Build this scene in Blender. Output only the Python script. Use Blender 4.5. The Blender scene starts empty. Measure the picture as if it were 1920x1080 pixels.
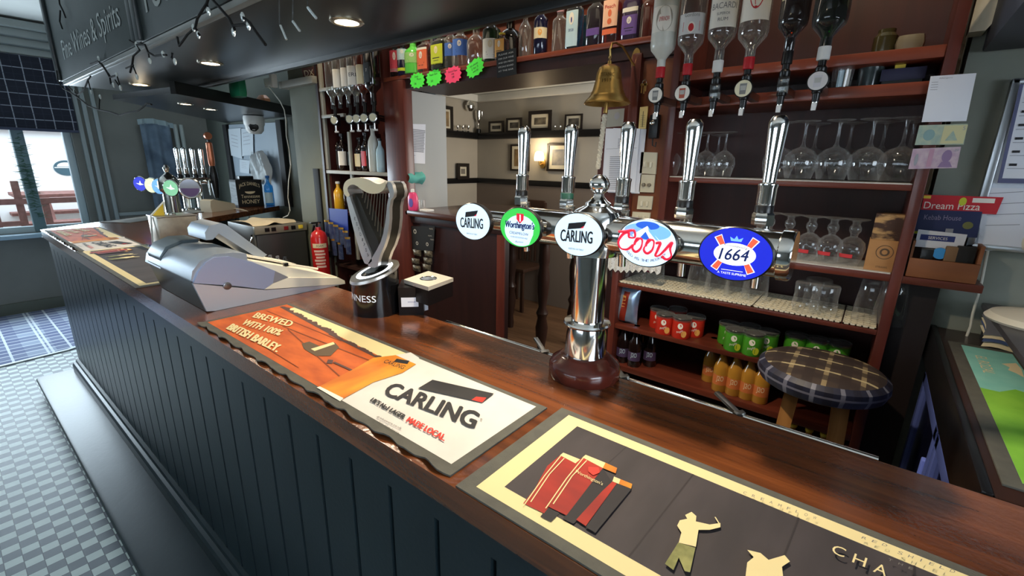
import bpy, bmesh, math, random
import numpy as np
from mathutils import Vector, Matrix

random.seed(7)
PI = math.pi
sc = bpy.context.scene
col = sc.collection

# ------------------------------------------------------------------ camera
F_PX, YAW, PITCH, ROLL = 850.741, .666129, .267099, .0190011
CAM = np.array([0., 0., 1.56])
_f = np.array([-math.sin(YAW)*math.cos(PITCH), math.cos(YAW)*math.cos(PITCH), -math.sin(PITCH)])
_r0 = np.array([math.cos(YAW), math.sin(YAW), 0.]); _u0 = np.cross(_r0, _f)
_r = _r0*math.cos(ROLL)+_u0*math.sin(ROLL); _u = -_r0*math.sin(ROLL)+_u0*math.cos(ROLL)
cd = bpy.data.cameras.new('camera'); cam = bpy.data.objects.new('camera', cd); col.objects.link(cam)
cd.sensor_width = 36; cd.lens = F_PX/1920*36; cd.clip_start = .02; cd.clip_end = 200
cam.matrix_world = Matrix(((_r[0], _u[0], -_f[0], CAM[0]), (_r[1], _u[1], -_f[1], CAM[1]), (_r[2], _u[2], -_f[2], CAM[2]), (0, 0, 0, 1)))
sc.camera = cam
sc.view_settings.view_transform = 'Standard'; sc.view_settings.look = 'None'
sc.view_settings.gamma = 1; sc.view_settings.use_curve_mapping = False
sc.view_settings.exposure = 0.0

# ------------------------------------------------------------------ sky, daylight and indoor lights, some of them assumed
w = bpy.data.worlds.new('sky'); sc.world = w; w.use_nodes = True
nt = w.node_tree; bg = nt.nodes['Background']
bg.inputs[0].default_value = (.80, .90, 1, 1); bg.inputs[1].default_value = 4.5
def area(name, loc, rot, sx, sy, power, color):
    l = bpy.data.lights.new(name, 'AREA'); l.shape = 'RECTANGLE'; l.size = sx; l.size_y = sy; l.energy = power; l.color = color
    o = bpy.data.objects.new(name, l); o.location = loc; o.rotation_euler = rot; col.objects.link(o); return o
COOL = (.72, .88, 1)
area('window_daylight', (-6.45, .2, 1.30), (0, -PI/2, 0), .9, 1.7, 80, COOL)
area('assumed_front_window_daylight', (-1.6, -3.25, 1.6), (PI/2, 0, 0), 3.2, .7, 5, (.80, .90, 1))  # assumed daylight from an unseen window behind the camera
area('assumed_lounge_daylight', (-.7, 3.3, 1.5), (0, PI/2, 0), 1.0, 1.2, 34, (1, .95, .88))  # assumed daylight, added inside the lounge with no window built
area('assumed_side_window_daylight', (2.5, -.6, 1.75), (0, PI/2, 0), 1.1, 2.0, 40, (.80, .90, 1))  # assumed unseen side window, added for chrome highlights and the right wall
area('ceiling_fill', (-1.6, -1.2, 2.25), (PI, 0, 0), 4.5, 2.2, 15, (1, .95, .88))  # added fill without a fitting, brightens the ceiling that the chrome reflects
for _x in (-2.6, -1.75, -.9, -.15): area('assumed_canopy_striplight', (_x, 1.375, 2.34), (PI/2-.25, 0, PI), .55, .16, 5.5, (1, .84, .62))  # assumed strip lights without fittings, added for warm streaks on the bottles
for _x in (-2.75, -1.9, -1.05, -.25, .45):
    _l = bpy.data.lights.new('assumed_ceiling_spot', 'SPOT'); _l.energy = 26; _l.color = (1, .82, .58); _l.spot_size = 1.1; _l.spot_blend = .6; _l.shadow_soft_size = .04  # assumed spots without fittings, added to light the top-shelf bottles
    _o = bpy.data.objects.new('assumed_ceiling_spot', _l); _o.location = (_x, 1.42, 2.72); _o.rotation_euler = (.68, 0, 0); col.objects.link(_o)

# ------------------------------------------------------------------ pixel rays to points on real planes
def ray(x, y): return _f+_r*(x-960)/F_PX-_u*(y-540)/F_PX
def PZ(x, y, z): d = ray(x, y); return CAM+d*((z-CAM[2])/d[2])
def PY(x, y, Y): d = ray(x, y); return CAM+d*(Y/d[1])
def PX(x, y, X): d = ray(x, y); return CAM+d*(X/d[0])

# ------------------------------------------------------------------ materials
def lin(c): return tuple(((v/255)/12.92 if v/255 <= .04045 else ((v/255+.055)/1.055)**2.4) for v in c[:3])+(1,)
MC = {}
def mat(name, c, rough=.5, metal=0., trans=0., ior=1.45, emit=0., c2=None, scale=(6, 6, 6), bump=0., bscale=60, coat=0., alpha=1., detail=4, wood=False, contrast=(.35, .65)):
    if name in MC: return MC[name]
    m = bpy.data.materials.new(name); m.use_nodes = True; n = m.node_tree; b = n.nodes['Principled BSDF']
    b.inputs['Base Color'].default_value = lin(c); b.inputs['Roughness'].default_value = rough; b.inputs['Metallic'].default_value = metal
    b.inputs['Transmission Weight'].default_value = trans; b.inputs['IOR'].default_value = ior; b.inputs['Coat Weight'].default_value = coat
    b.inputs['Coat Roughness'].default_value = .12
    if emit: b.inputs['Emission Color'].default_value = lin(c); b.inputs['Emission Strength'].default_value = emit
    tc = n.nodes.new('ShaderNodeTexCoord')
    if c2 is not None:
        mp = n.nodes.new('ShaderNodeMapping'); mp.inputs['Scale'].default_value = scale
        no = n.nodes.new('ShaderNodeTexNoise'); no.inputs['Scale'].default_value = 1; no.inputs['Detail'].default_value = detail
        if wood: no.inputs['Distortion'].default_value = .6
        mr = n.nodes.new('ShaderNodeMapRange'); mr.inputs[1].default_value = contrast[0]; mr.inputs[2].default_value = contrast[1]
        mx = n.nodes.new('ShaderNodeMix'); mx.data_type = 'RGBA'; mx.inputs['A'].default_value = lin(c); mx.inputs['B'].default_value = lin(c2)
        n.links.new(tc.outputs['Object'], mp.inputs[0]); n.links.new(mp.outputs[0], no.inputs['Vector']); n.links.new(no.outputs['Fac'], mr.inputs[0])
        n.links.new(mr.outputs[0], mx.inputs['Factor']); n.links.new(mx.outputs['Result'], b.inputs['Base Color'])
    if bump:
        nb = n.nodes.new('ShaderNodeTexNoise'); nb.inputs['Scale'].default_value = bscale; bu = n.nodes.new('ShaderNodeBump'); bu.inputs['Strength'].default_value = bump; bu.inputs['Distance'].default_value = .01
        n.links.new(tc.outputs['Object'], nb.inputs['Vector']); n.links.new(nb.outputs['Fac'], bu.inputs['Height']); n.links.new(bu.outputs[0], b.inputs['Normal'])
    MC[name] = m; return m
def clear(name, c, gloss=.05, edge=.9, tint=1.):
    """thin glass: clear through, edges part mirror, part diffuse white painted in to look bright"""
    if name in MC: return MC[name]
    m = bpy.data.materials.new(name); m.use_nodes = True; n = m.node_tree; n.nodes.remove(n.nodes['Principled BSDF'])
    out = n.nodes['Material Output']; t = n.nodes.new('ShaderNodeBsdfTransparent'); t.inputs[0].default_value = lin(c)
    g0 = n.nodes.new('ShaderNodeBsdfGlossy'); g0.inputs['Roughness'].default_value = .05; g0.inputs[0].default_value = (1, 1, 1, 1); df = n.nodes.new('ShaderNodeBsdfDiffuse'); df.inputs[0].default_value = (.8, .8, .8, 1); g = n.nodes.new('ShaderNodeMixShader'); g.inputs[0].default_value = .35; n.links.new(g0.outputs[0], g.inputs[1]); n.links.new(df.outputs[0], g.inputs[2])
    lw = n.nodes.new('ShaderNodeLayerWeight'); lw.inputs[0].default_value = .35
    mr = n.nodes.new('ShaderNodeMapRange'); mr.inputs[3].default_value = gloss; mr.inputs[4].default_value = edge
    pw = n.nodes.new('ShaderNodeMath'); pw.operation = 'POWER'; pw.inputs[1].default_value = 1.6
    mx = n.nodes.new('ShaderNodeMixShader')
    n.links.new(lw.outputs['Facing'], pw.inputs[0]); n.links.new(pw.outputs[0], mr.inputs[0]); n.links.new(mr.outputs[0], mx.inputs[0])
    n.links.new(t.outputs[0], mx.inputs[1]); n.links.new(g.outputs[0], mx.inputs[2]); n.links.new(mx.outputs[0], out.inputs[0])
    MC[name] = m; return m
CHROME = mat('chrome', (232, 232, 230), .11, 1)
STEEL = mat('brushed_steel', (170, 170, 168), .28, 1)
BRASS = mat('aged_brass', (206, 172, 104), .34, .9, c2=(180, 144, 80), scale=(20, 20, 20))
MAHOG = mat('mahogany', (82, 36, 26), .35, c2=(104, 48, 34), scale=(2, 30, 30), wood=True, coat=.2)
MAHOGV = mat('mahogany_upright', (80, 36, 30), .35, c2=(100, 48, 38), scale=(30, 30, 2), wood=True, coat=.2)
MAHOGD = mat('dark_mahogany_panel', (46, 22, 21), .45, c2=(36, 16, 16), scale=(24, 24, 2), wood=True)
TOPWOOD = mat('varnished_counter_wood', (118, 66, 34), .2, c2=(78, 42, 24), scale=(2.5, 34, 34), wood=True, bump=.08, bscale=130, coat=.35)
TEAL = mat('dark_teal_paint', (34, 46, 52), .33, c2=(29, 41, 47), scale=(3, 3, 3), bump=.03, bscale=90)
TEALD = mat('dark_teal_gloss_paint', (30, 41, 46), .33, c2=(36, 47, 51), scale=(4, 4, 4), bump=.03, bscale=60)
for _m in (TEAL, TEALD): _m.node_tree.nodes['Principled BSDF'].inputs['Specular IOR Level'].default_value = .28
CANOPY = mat('charcoal_canopy_paint', (38, 39, 39), .3, c2=(33, 34, 34), scale=(4, 4, 4))
SIGNB = mat('signboard_paint', (48, 58, 58), .5, c2=(42, 52, 52), scale=(5, 5, 5))
BLACK = mat('black_plastic', (16, 16, 18), .32)
BLACKM = mat('matt_black', (22, 22, 24), .7)
RUBBER = mat('grey_rubber', (88, 88, 82), .75, c2=(78, 78, 74), scale=(30, 30, 30), bump=.1, bscale=400)
WHITE = mat('white_paint', (226, 226, 222), .5)
PAPER = mat('white_paper', (222, 224, 232), .8)
CREAM = mat('cream_plastic', (214, 206, 184), .45)
GREYP = mat('grey_green_wall_paint', (128, 132, 122), .75, c2=(120, 124, 114), scale=(3, 3, 3), bump=.05, bscale=120)
GREYD = mat('dark_grey_wall_paint', (112, 114, 108), .7, c2=(104, 106, 100), scale=(3, 3, 3), bump=.05, bscale=120)
GREYB = mat('slate_green_wall_paint', (86, 92, 84), .7, c2=(80, 86, 78), scale=(3, 3, 3), bump=.05, bscale=120)
CEIL = mat('ceiling_paint', (206, 208, 204), .8, c2=(198, 200, 196), scale=(3, 3, 3))
LOUNGE = mat('lounge_wall_paint', (176, 170, 158), .8, c2=(168, 162, 150), scale=(2, 2, 2))
BLACKW = mat('black_gloss_wood', (20, 20, 22), .3)
OAK = mat('pale_oak', (176, 124, 70), .5, c2=(150, 100, 52), scale=(30, 30, 3), wood=True)
GOLD = mat('gold_foil', (226, 178, 84), .3, .8)
GLASS = clear('clear_glass', (250, 251, 251), .07, .85)
PLASTIC = clear('clear_plastic', (225, 228, 228), .07, .5)
PANE = clear('window_glass', (248, 252, 255), .04, .5)

# ------------------------------------------------------------------ mesh builder
_tc = {}
def text_geo(s):
    if s in _tc: return _tc[s]
    c = bpy.data.curves.new('lettering', 'FONT'); c.body = s; c.size = 1; c.resolution_u = 3
    o = bpy.data.objects.new('lettering', c); col.objects.link(o)
    bpy.context.view_layer.update()
    me = bpy.data.meshes.new_from_object(o.evaluated_get(bpy.context.evaluated_depsgraph_get()))
    v = np.array([x.co[:] for x in me.vertices]) if len(me.vertices) else np.zeros((0, 3)); f = [tuple(p.vertices) for p in me.polygons]
    bpy.data.objects.remove(o); bpy.data.curves.remove(c); bpy.data.meshes.remove(me)
    if len(v): v[:, 0] -= v[:, 0].min(); v[:, 0] /= max(v[:, 0].max(), 1e-6); y0 = v[:, 1].min() if not any(ch in s for ch in 'gjpqyQ,') else 0; v[:, 1] -= y0; v[:, 1] /= max(.72, v[:, 1].max() if len(s) < 3 else .72)
    _tc[s] = (v, f); return v, f

class MB:
    def __init__(s): s.v = []; s.f = []; s.mi = []; s.mats = []
    def ix(s, m):
        if m not in s.mats: s.mats.append(m)
        return s.mats.index(m)
    def add(s, vs, fs, m):
        o = len(s.v); s.v += [tuple(map(float, v)) for v in vs]; k = s.ix(m)
        for f in fs: s.f.append(tuple(i+o for i in f)); s.mi.append(k)
        return s
    def box(s, x0, x1, y0, y1, z0, z1, m, bev=0, M=None):
        bm = bmesh.new(); bmesh.ops.create_cube(bm, size=1)
        for v in bm.verts: v.co = Vector(((x0+x1)/2+v.co.x*(x1-x0), (y0+y1)/2+v.co.y*(y1-y0), (z0+z1)/2+v.co.z*(z1-z0)))
        if bev: bmesh.ops.bevel(bm, geom=bm.edges[:], offset=bev, segments=2, affect='EDGES', profile=.6)
        bm.verts.ensure_lookup_table(); bm.verts.index_update()
        vs = [(M @ v.co if M else v.co)[:] for v in bm.verts]; s.add(vs, [[v.index for v in f.verts] for f in bm.faces], m); bm.free(); return s
    def lathe(s, prof, m, seg=28, o=(0, 0, 0), M=None, sec=None, cap=(True, True), arc=None):
        """prof: list of (r, z); m: material or list per ring gap; sec: exponent of a squared section; arc: (a0, a1)"""
        vs = []; n = len(prof); full = arc is None; cnt = seg if full else seg+1
        for (r, z) in prof:
            for k in range(cnt):
                a = 2*PI*k/seg if full else arc[0]+(arc[1]-arc[0])*k/seg
                c, d = math.cos(a), math.sin(a)
                if sec:
                    e, ax, ay = sec; q = (abs(c)**e+abs(d)**e)**(-1/e); c *= q*ax; d *= q*ay
                p = Vector((r*c, r*d, z)); p = (M @ p) if M else p
                vs.append((p[0]+o[0], p[1]+o[1], p[2]+o[2]))
        base = len(s.v); s.v += vs
        for i in range(n-1):
            k2 = s.ix(m[i] if isinstance(m, list) else m)
            for k in range(seg):
                a, b = i*cnt+k, i*cnt+(k+1) % cnt if full else i*cnt+k+1
                s.f.append((base+a, base+b, base+b+cnt, base+a+cnt)); s.mi.append(k2)
        if full:
            if cap[0] and prof[0][0] > 1e-5: s.f.append(tuple(base+k for k in reversed(range(cnt)))); s.mi.append(s.ix(m[0] if isinstance(m, list) else m))
            if cap[1] and prof[-1][0] > 1e-5: s.f.append(tuple(base+(n-1)*cnt+k for k in range(cnt))); s.mi.append(s.ix(m[-1] if isinstance(m, list) else m))
        return s
    def cyl(s, p, q, r, m, seg=16, r2=None):
        p, q = Vector(p), Vector(q); d = q-p; M = d.to_track_quat('Z', 'Y').to_matrix()
        return s.lathe([(r, 0), (r if r2 is None else r2, d.length)], m, seg, p, M)
    def tube(s, pts, r, m, seg=8, closed=False):
        pts = [Vector(p) for p in pts]; n = len(pts); rings = []; up = Vector((.13, .21, .97))
        for i, p in enumerate(pts):
            t = (pts[(i+1) % n if closed else min(i+1, n-1)]-pts[(i-1) % n if closed else max(i-1, 0)]); t.normalize()
            a = t.cross(up); a = a.normalized() if a.length > 1e-4 else Vector((1, 0, 0)); b = t.cross(a)
            rr = r[i] if isinstance(r, (list, tuple)) else r
            rings.append([(p+a*math.cos(2*PI*k/seg)*rr+b*math.sin(2*PI*k/seg)*rr)[:] for k in range(seg)])
        vs = [v for g in rings for v in g]; fs = []
        for i in range(n if closed else n-1):
            for k in range(seg):
                j = (i+1) % n; fs.append((i*seg+k, i*seg+(k+1) % seg, j*seg+(k+1) % seg, j*seg+k))
        if not closed: fs += [tuple(reversed(range(seg))), tuple((n-1)*seg+k for k in range(seg))]
        return s.add(vs, fs, m)
    def prism(s, poly, fn, w0, w1, m, mside=None):
        n = len(poly); vs = [fn(u, v, w0) for u, v in poly]+[fn(u, v, w1) for u, v in poly]
        s.add(vs, [tuple(reversed(range(n))), tuple(range(n, 2*n))], m)
        return s.add(vs, [(i, (i+1) % n, n+(i+1) % n, n+i) for i in range(n)], mside or m)
    def grid(s, fn, nu, nv, m):
        vs = [fn(i/nu, j/nv) for j in range(nv+1) for i in range(nu+1)]
        return s.add(vs, [(j*(nu+1)+i, j*(nu+1)+i+1, (j+1)*(nu+1)+i+1, (j+1)*(nu+1)+i) for j in range(nv) for i in range(nu)], m)
    def poly(s, pts, m): return s.add(pts, [tuple(range(len(pts)))], m)
    def text(s, t, O, U, V, m, fn=None):
        """lettering filling the box with corner O, width vector U and cap-height vector V (or through fn(u, v))"""
        v, f = text_geo(t)
        if fn: vs = [fn(a, b) for a, b, _ in v]
        else:
            O, U, V = np.array(O, float), np.array(U, float), np.array(V, float)
            if t in ('I', '1'): O = O+U*.36; U = U*(.22 if t == 'I' else .45)
            vs = [O+U*a+V*b for a, b, _ in v]
        return s.add(vs, f, m)
    def bold(s, t, O, U, V, m, d=.010):
        O, U, V = np.array(O, float), np.array(U, float), np.array(V, float)
        N = np.cross(U, V); N = N/np.linalg.norm(N)*4e-5
        for k in (-1, 0, 1): s.text(t, O+U*d*k+N*(k+1), U, V, m)
        return s.text(t, O+V*.03+N*3, U, V, m)
    def build(s, name, parent=None, angle=35, loc=None, bev=None, solid=None):
        me = bpy.data.meshes.new(name); v = s.v
        if parent is not None:
            Mi = parent.matrix_basis.inverted()
            pp = parent.parent
            while pp is not None: Mi = Mi @ pp.matrix_basis.inverted(); pp = pp.parent
            v = [(Mi @ Vector(p))[:] for p in v]
        elif loc is not None: v = [(p[0]-loc[0], p[1]-loc[1], p[2]-loc[2]) for p in v]
        me.from_pydata(v, [], s.f); me.update()
        for mm in s.mats: me.materials.append(mm)
        me.polygons.foreach_set('material_index', s.mi); me.polygons.foreach_set('use_smooth', [True]*len(s.f))
        me.set_sharp_from_angle(angle=math.radians(angle))
        o = bpy.data.objects.new(name, me); col.objects.link(o)
        if parent is not None: o.parent = parent
        elif loc is not None: o.location = loc
        return o
def tag(o, label, cat, group=None):
    o['label'] = label; o['category'] = cat
    if group: o['group'] = group
    return o
def thing(name, label, cat, loc=(0, 0, 0), rz=0, group=None):
    o = bpy.data.objects.new(name, None); o.empty_display_size = .02; col.objects.link(o)
    o.matrix_basis = Matrix.Translation(Vector([float(c) for c in loc])) @ Matrix.Rotation(rz, 4, 'Z')
    return tag(o, label, cat, group)
def struct(name, mb, **k):
    o = mb.build(name, **k); o['kind'] = 'structure'; return o
def dup(root, loc, label=None, rz=None, group=None, scale=None):
    def cp(o, par):
        c = o.copy(); col.objects.link(c)
        if par is not None: c.parent = par
        for ch in o.children: cp(ch, c)
        return c
    c = cp(root, None); c.location = [float(a) for a in loc]
    if rz is not None: c.rotation_euler = (0, 0, rz)
    if scale: c.scale = scale
    if label: c['label'] = label
    if group: c['group'] = group
    return c
def circ(cx, cy, rx, ry, n=40, a0=0, a1=2*PI, end=False):
    return [(cx+rx*math.cos(a0+(a1-a0)*k/n), cy+ry*math.sin(a0+(a1-a0)*k/n)) for k in range(n+(1 if end else 0))]

# ================================================================== SETTING
def nodes_of(name):
    m = bpy.data.materials.new(name); m.use_nodes = True; n = m.node_tree
    return m, n, n.nodes['Principled BSDF']
def math_node(n, op, a, b=None):
    k = n.nodes.new('ShaderNodeMath'); k.operation = op
    for i, v in enumerate((a, b)):
        if v is None: continue
        if isinstance(v, (int, float)): k.inputs[i].default_value = v
        else: n.links.new(v, k.inputs[i])
    return k.outputs[0]
def mix_node(n, f, a, b):
    k = n.nodes.new('ShaderNodeMix'); k.data_type = 'RGBA'
    if isinstance(f, (int, float)): k.inputs['Factor'].default_value = f
    else: n.links.new(f, k.inputs['Factor'])
    for nm, v in (('A', a), ('B', b)):
        if isinstance(v, tuple): k.inputs[nm].default_value = v
        else: n.links.new(v, k.inputs[nm])
    return k.outputs['Result']
def coords(n):
    tc = n.nodes.new('ShaderNodeTexCoord'); sp = n.nodes.new('ShaderNodeSeparateXYZ'); n.links.new(tc.outputs['Object'], sp.inputs[0]); return tc, sp
# small two-tone checker tiles
m, n, b = nodes_of('checker_floor_tiles'); tc, sp = coords(n)
fx = math_node(n, 'DIVIDE', sp.outputs[0], .05); fy = math_node(n, 'DIVIDE', sp.outputs[1], .052)
par = math_node(n, 'MODULO', math_node(n, 'ABSOLUTE', math_node(n, 'ADD', math_node(n, 'FLOOR', fx), math_node(n, 'FLOOR', fy))), 2)
gx = math_node(n, 'LESS_THAN', math_node(n, 'FRACT', fx), .06); gy = math_node(n, 'LESS_THAN', math_node(n, 'FRACT', fy), .05)
g = math_node(n, 'MAXIMUM', gx, gy)
no = n.nodes.new('ShaderNodeTexNoise'); no.inputs['Scale'].default_value = 14; n.links.new(tc.outputs['Object'], no.inputs['Vector'])
c1 = mix_node(n, no.outputs['Fac'], lin((72, 82, 92)), lin((84, 93, 101))); c2 = mix_node(n, no.outputs['Fac'], lin((168, 184, 182)), lin((186, 198, 192)))
c = mix_node(n, g, mix_node(n, par, c1, c2), lin((44, 54, 60))); n.links.new(c, b.inputs['Base Color']); b.inputs['Roughness'].default_value = .5
TILES = m
# tartan carpet
m, n, b = nodes_of('tartan_carpet'); tc, sp = coords(n)
def stripes(s, per, lo, hi): return math_node(n, 'MULTIPLY', math_node(n, 'GREATER_THAN', math_node(n, 'FRACT', math_node(n, 'DIVIDE', s, per)), lo), math_node(n, 'LESS_THAN', math_node(n, 'FRACT', math_node(n, 'DIVIDE', s, per)), hi))
base = mix_node(n, math_node(n, 'MULTIPLY', stripes(sp.outputs[0], .30, .1, .6), .6), lin((140, 152, 172)), lin((84, 94, 128)))
base = mix_node(n, math_node(n, 'MULTIPLY', stripes(sp.outputs[1], .34, .2, .7), .6), base, lin((84, 92, 128)))
for s_, per, lo in ((0, .30, .02), (0, .30, .34), (1, .34, .02), (1, .34, .10), (1, .34, .43), (0, .30, .66)):
    base = mix_node(n, math_node(n, 'MULTIPLY', stripes(sp.outputs[s_], per, lo, lo+.045), .75), base, lin((214, 222, 228)))
n.links.new(base, b.inputs['Base Color']); b.inputs['Roughness'].default_value = .95; CARPET = m
m, n, b = nodes_of('tartan_blind_cloth'); tc, sp = coords(n)
base = lin((26, 30, 44))
for s_, per, lo, wd, cc in ((1, .135, .0, .06, (170, 178, 190)), (2, .115, .0, .06, (170, 178, 190)), (1, .135, .5, .05, (40, 46, 62)), (2, .115, .5, .05, (40, 46, 62))):
    base = mix_node(n, math_node(n, 'MULTIPLY', stripes(sp.outputs[s_], per, lo, lo+wd), .6), base, lin(cc))
n.links.new(base, b.inputs['Base Color']); b.inputs['Roughness'].default_value = .9; BLIND = m
m, n, b = nodes_of('stool_tartan'); tc, sp = coords(n)
base = lin((66, 56, 52))
for s_, per, lo, wd, cc in ((0, .085, .1, .14, (150, 134, 104)), (1, .085, .1, .10, (190, 176, 138)), (0, .085, .55, .3, (50, 42, 42)), (1, .085, .5, .35, (54, 46, 46))):
    base = mix_node(n, math_node(n, 'MULTIPLY', stripes(sp.outputs[s_], per, lo, lo+wd), .8), base, lin(cc))
n.links.new(base, b.inputs['Base Color']); b.inputs['Roughness'].default_value = .45; STOOLCLOTH = m
m, n, b = nodes_of('stool_tartan_side'); tc, sp = coords(n)
ang = math_node(n, 'ARCTAN2', sp.outputs[1], sp.outputs[0])
base = lin((40, 42, 62))
for s_, per, lo, wd, cc in ((ang, .42, .1, .16, (120, 122, 140)), (ang, .42, .55, .3, (34, 34, 48)), (sp.outputs[2], .05, .3, .12, (120, 120, 138))):
    base = mix_node(n, math_node(n, 'MULTIPLY', stripes(s_, per, lo, lo+wd), .8), base, lin(cc))
n.links.new(base, b.inputs['Base Color']); b.inputs['Roughness'].default_value = .45; STOOLSIDE = m
WOODFLOOR = mat('lounge_floorboards', (116, 86, 62), .45, c2=(92, 66, 46), scale=(2, 26, 2), wood=True)

# floors -------------------------------------------------------------
def slab(name, pts, z0, z1, m):
    q = MB(); q.prism(pts, lambda u, v, w: (u, v, w), z0, z1, m); return struct(name, q)
slab('floor', [(-4.60, -3.4), (2.6, -3.4), (2.6, 2.05), (-5.75, 2.05), (-5.02, .46)], -.1, 0, TILES)
slab('floor', [(-6.7, -3.4), (-4.62, -3.4), (-5.045, .46), (-5.77, 2.05), (-6.7, 2.05)], -.1, .008, CARPET)
slab('trim_1', [(-4.62, -3.4), (-4.59, -3.4), (-5.015, .46), (-5.745, 2.05), (-5.775, 2.05), (-5.045, .46)], -.1, .011, mat('carpet_edge_strip', (170, 178, 182), .4, .3))
slab('floor', [(-6.0, 2.05), (2.6, 2.05), (2.6, 4.3), (-6.0, 4.3)], -.1, 0, WOODFLOOR)

# window wall on the left ---------------------------------------------
XW = -6.6; WZ0, WZ1, WY0, WY1 = .80, 2.40, -.75, 1.03
q = MB()
q.box(XW-.2, XW, -3.4, 2.3, 0, WZ0, GREYD); q.box(XW-.2, XW, -3.4, 2.3, WZ1, 2.75, GREYD)
q.box(XW-.2, XW, -3.4, WY0, WZ0, WZ1, GREYD); q.box(XW-.2, XW, WY1, 2.3, WZ0, WZ1, GREYD); struct('wall_left', q)
q = MB(); FR = mat('window_frame_paint', (176, 192, 196), .4)
for y0, y1, z0, z1 in ((WY0, WY1, WZ0, WZ0+.06), (WY0, WY1, WZ1-.06, WZ1), (WY0, WY0+.06, WZ0, WZ1), (WY1-.06, WY1, WZ0, WZ1), (-.16, -.10, WZ0, WZ1)):
    q.box(XW-.13, XW-.06, y0, y1, z0, z1, FR, .006)
fr = struct('window_1', q)
q = MB(); q.box(XW-.14, XW-.05, .60, .69, WZ0, WZ1, mat('window_mullion_paint', (104, 128, 134), .5), .01); q.build('mullion', fr)
q = MB(); q.box(XW-.098, XW-.092, WY0+.05, WY1-.05, WZ0+.05, WZ1-.05, PANE); q.build('pane', fr)
q = MB(); q.box(XW-.02, XW+.10, WY0-.06, WY1+.05, WZ0-.04, WZ0, mat('sill_paint', (150, 176, 190), .3), .008); q.build('window_sill', fr)
for y in (1.11, 1.17, 1.25):
    q = MB(); q.box(XW-.005, XW+.03, y-.018, y+.018, .1, 2.6, mat('pale_moulding', (138, 148, 148), .5), .008); struct('trim_2', q)
q = MB(); q.box(XW-.001, XW+.02, 1.27, 1.62, .92, .955, mat('pale_moulding', 0), .004); struct('trim_3', q)
for k in range(4):
    q = MB(); q.box(XW-.01, XW+.05+.07*k, -3.4, 2.25, 2.47+.065*k, 2.47+.065*(k+1), mat('cornice_paint', (150, 158, 156), .7), .012); struct('trim_4', q)
q = MB(); q.box(XW, XW+.02, -3.4, 1.0, 0, .12, GREYB, .004); struct('baseboard_left', q)

# back wall, left part; green pillar; ceilings; remaining room walls ---
q = MB(); q.box(-6.8, -3.44, 2.28, 2.45, 0, 2.75, GREYB); struct('wall_back', q)
q = MB(); q.box(-3.44, -3.03, 1.75, 2.3, 0, 2.75, mat('olive_grey_paint', (112, 114, 96), .7, c2=(104, 106, 90), scale=(3, 3, 3)), .004); struct('pillar', q)
q = MB(); q.box(-6.8, 2.8, -3.5, 2.1, 2.75, 2.85, CEIL); struct('ceiling', q)
q = MB(); q.box(2.6, 2.8, -3.5, -1.65, 0, 2.75, GREYD); q.box(2.6, 2.8, .45, 4.3, 0, 2.75, GREYD); q.box(2.6, 2.8, -1.65, .45, 0, 1.15, GREYD); q.box(2.6, 2.8, -1.65, .45, 2.35, 2.75, GREYD); struct('wall_right', q)
q = MB(); q.box(-6.8, -3.3, -3.6, -3.4, 0, 2.75, GREYD); q.box(.1, 2.8, -3.6, -3.4, 0, 2.75, GREYD); q.box(-3.3, .1, -3.6, -3.4, 0, 1.2, GREYD); q.box(-3.3, .1, -3.6, -3.4, 2.0, 2.75, GREYD); struct('wall_front', q)
q = MB()
for x in (-3.3, -2.48, -1.63, -.78, .04): q.box(x, x+.06, -3.55, -3.48, 1.2, 2.0, FR)
q.box(-3.3, .1, -3.55, -3.48, 1.2, 1.26, FR); q.box(-3.3, .1, -3.55, -3.48, 1.94, 2.0, FR); q.box(-3.3, .1, -3.55, -3.48, 1.78, 1.82, FR); wf = struct('assumed_window_2', q)  # assumed window behind the camera, out of view
q = MB(); q.box(-3.28, .08, -3.52, -3.514, 1.22, 1.98, PANE); q.build('pane', wf)
q = MB()
for y in (-1.65, -.62, .40): q.box(2.66, 2.72, y, y+.05, 1.15, 2.35, FR)
for z in (1.15, 2.30): q.box(2.66, 2.72, -1.65, .45, z, z+.05, FR)
wf = struct('assumed_window_3', q); q = MB(); q.box(2.686, 2.692, -1.63, .43, 1.17, 2.33, PANE); q.build('pane', wf)  # assumed window in the unseen right wall, added for daylight
q = MB(); q.box(.125, 2.6, 1.86, 2.05, 0, 2.75, GREYP); struct('wall_back', q)

# lounge seen through the serving hatch --------------------------------
LX, LY, LC = -3.87, 4.2, 2.32
q = MB(); q.box(LX-.1, LX, 2.05, LY, 0, LC, LOUNGE); struct('wall_left', q)
q = MB(); q.box(LX-.1, 2.6, LY, LY+.1, 0, LC, LOUNGE); struct('wall_back', q)
q = MB(); q.box(LX-.1, 2.7, 2.0, LY+.1, LC, LC+.1, CEIL); struct('ceiling', q)
COR = mat('lounge_cornice_paint', (214, 214, 208), .7)
q = MB(); q.box(LX, LX+.07, 2.1, LY, LC-.08, LC, COR, .02); q.box(LX, 2.6, LY-.07, LY, LC-.08, LC, COR, .02); struct('trim_5', q)
ZR = PY(895, 262, LY)[2]; ZD = PY(895, 338, LY)[2]
q = MB(); q.box(LX, LX+.09, 2.1, LY, ZR-.0, ZR+.07, BLACKW, .006); q.box(LX+.09, 2.6, LY-.09, LY, ZR, ZR+.07, BLACKW, .006); struct('trim_6', q)
q = MB(); q.box(LX, LX+.025, 2.1, LY, ZD-.03, ZD+.03, BLACKW, .006); q.box(LX, 2.6, LY-.025, LY, ZD-.03, ZD+.03, BLACKW, .006); struct('trim_7', q)
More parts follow.
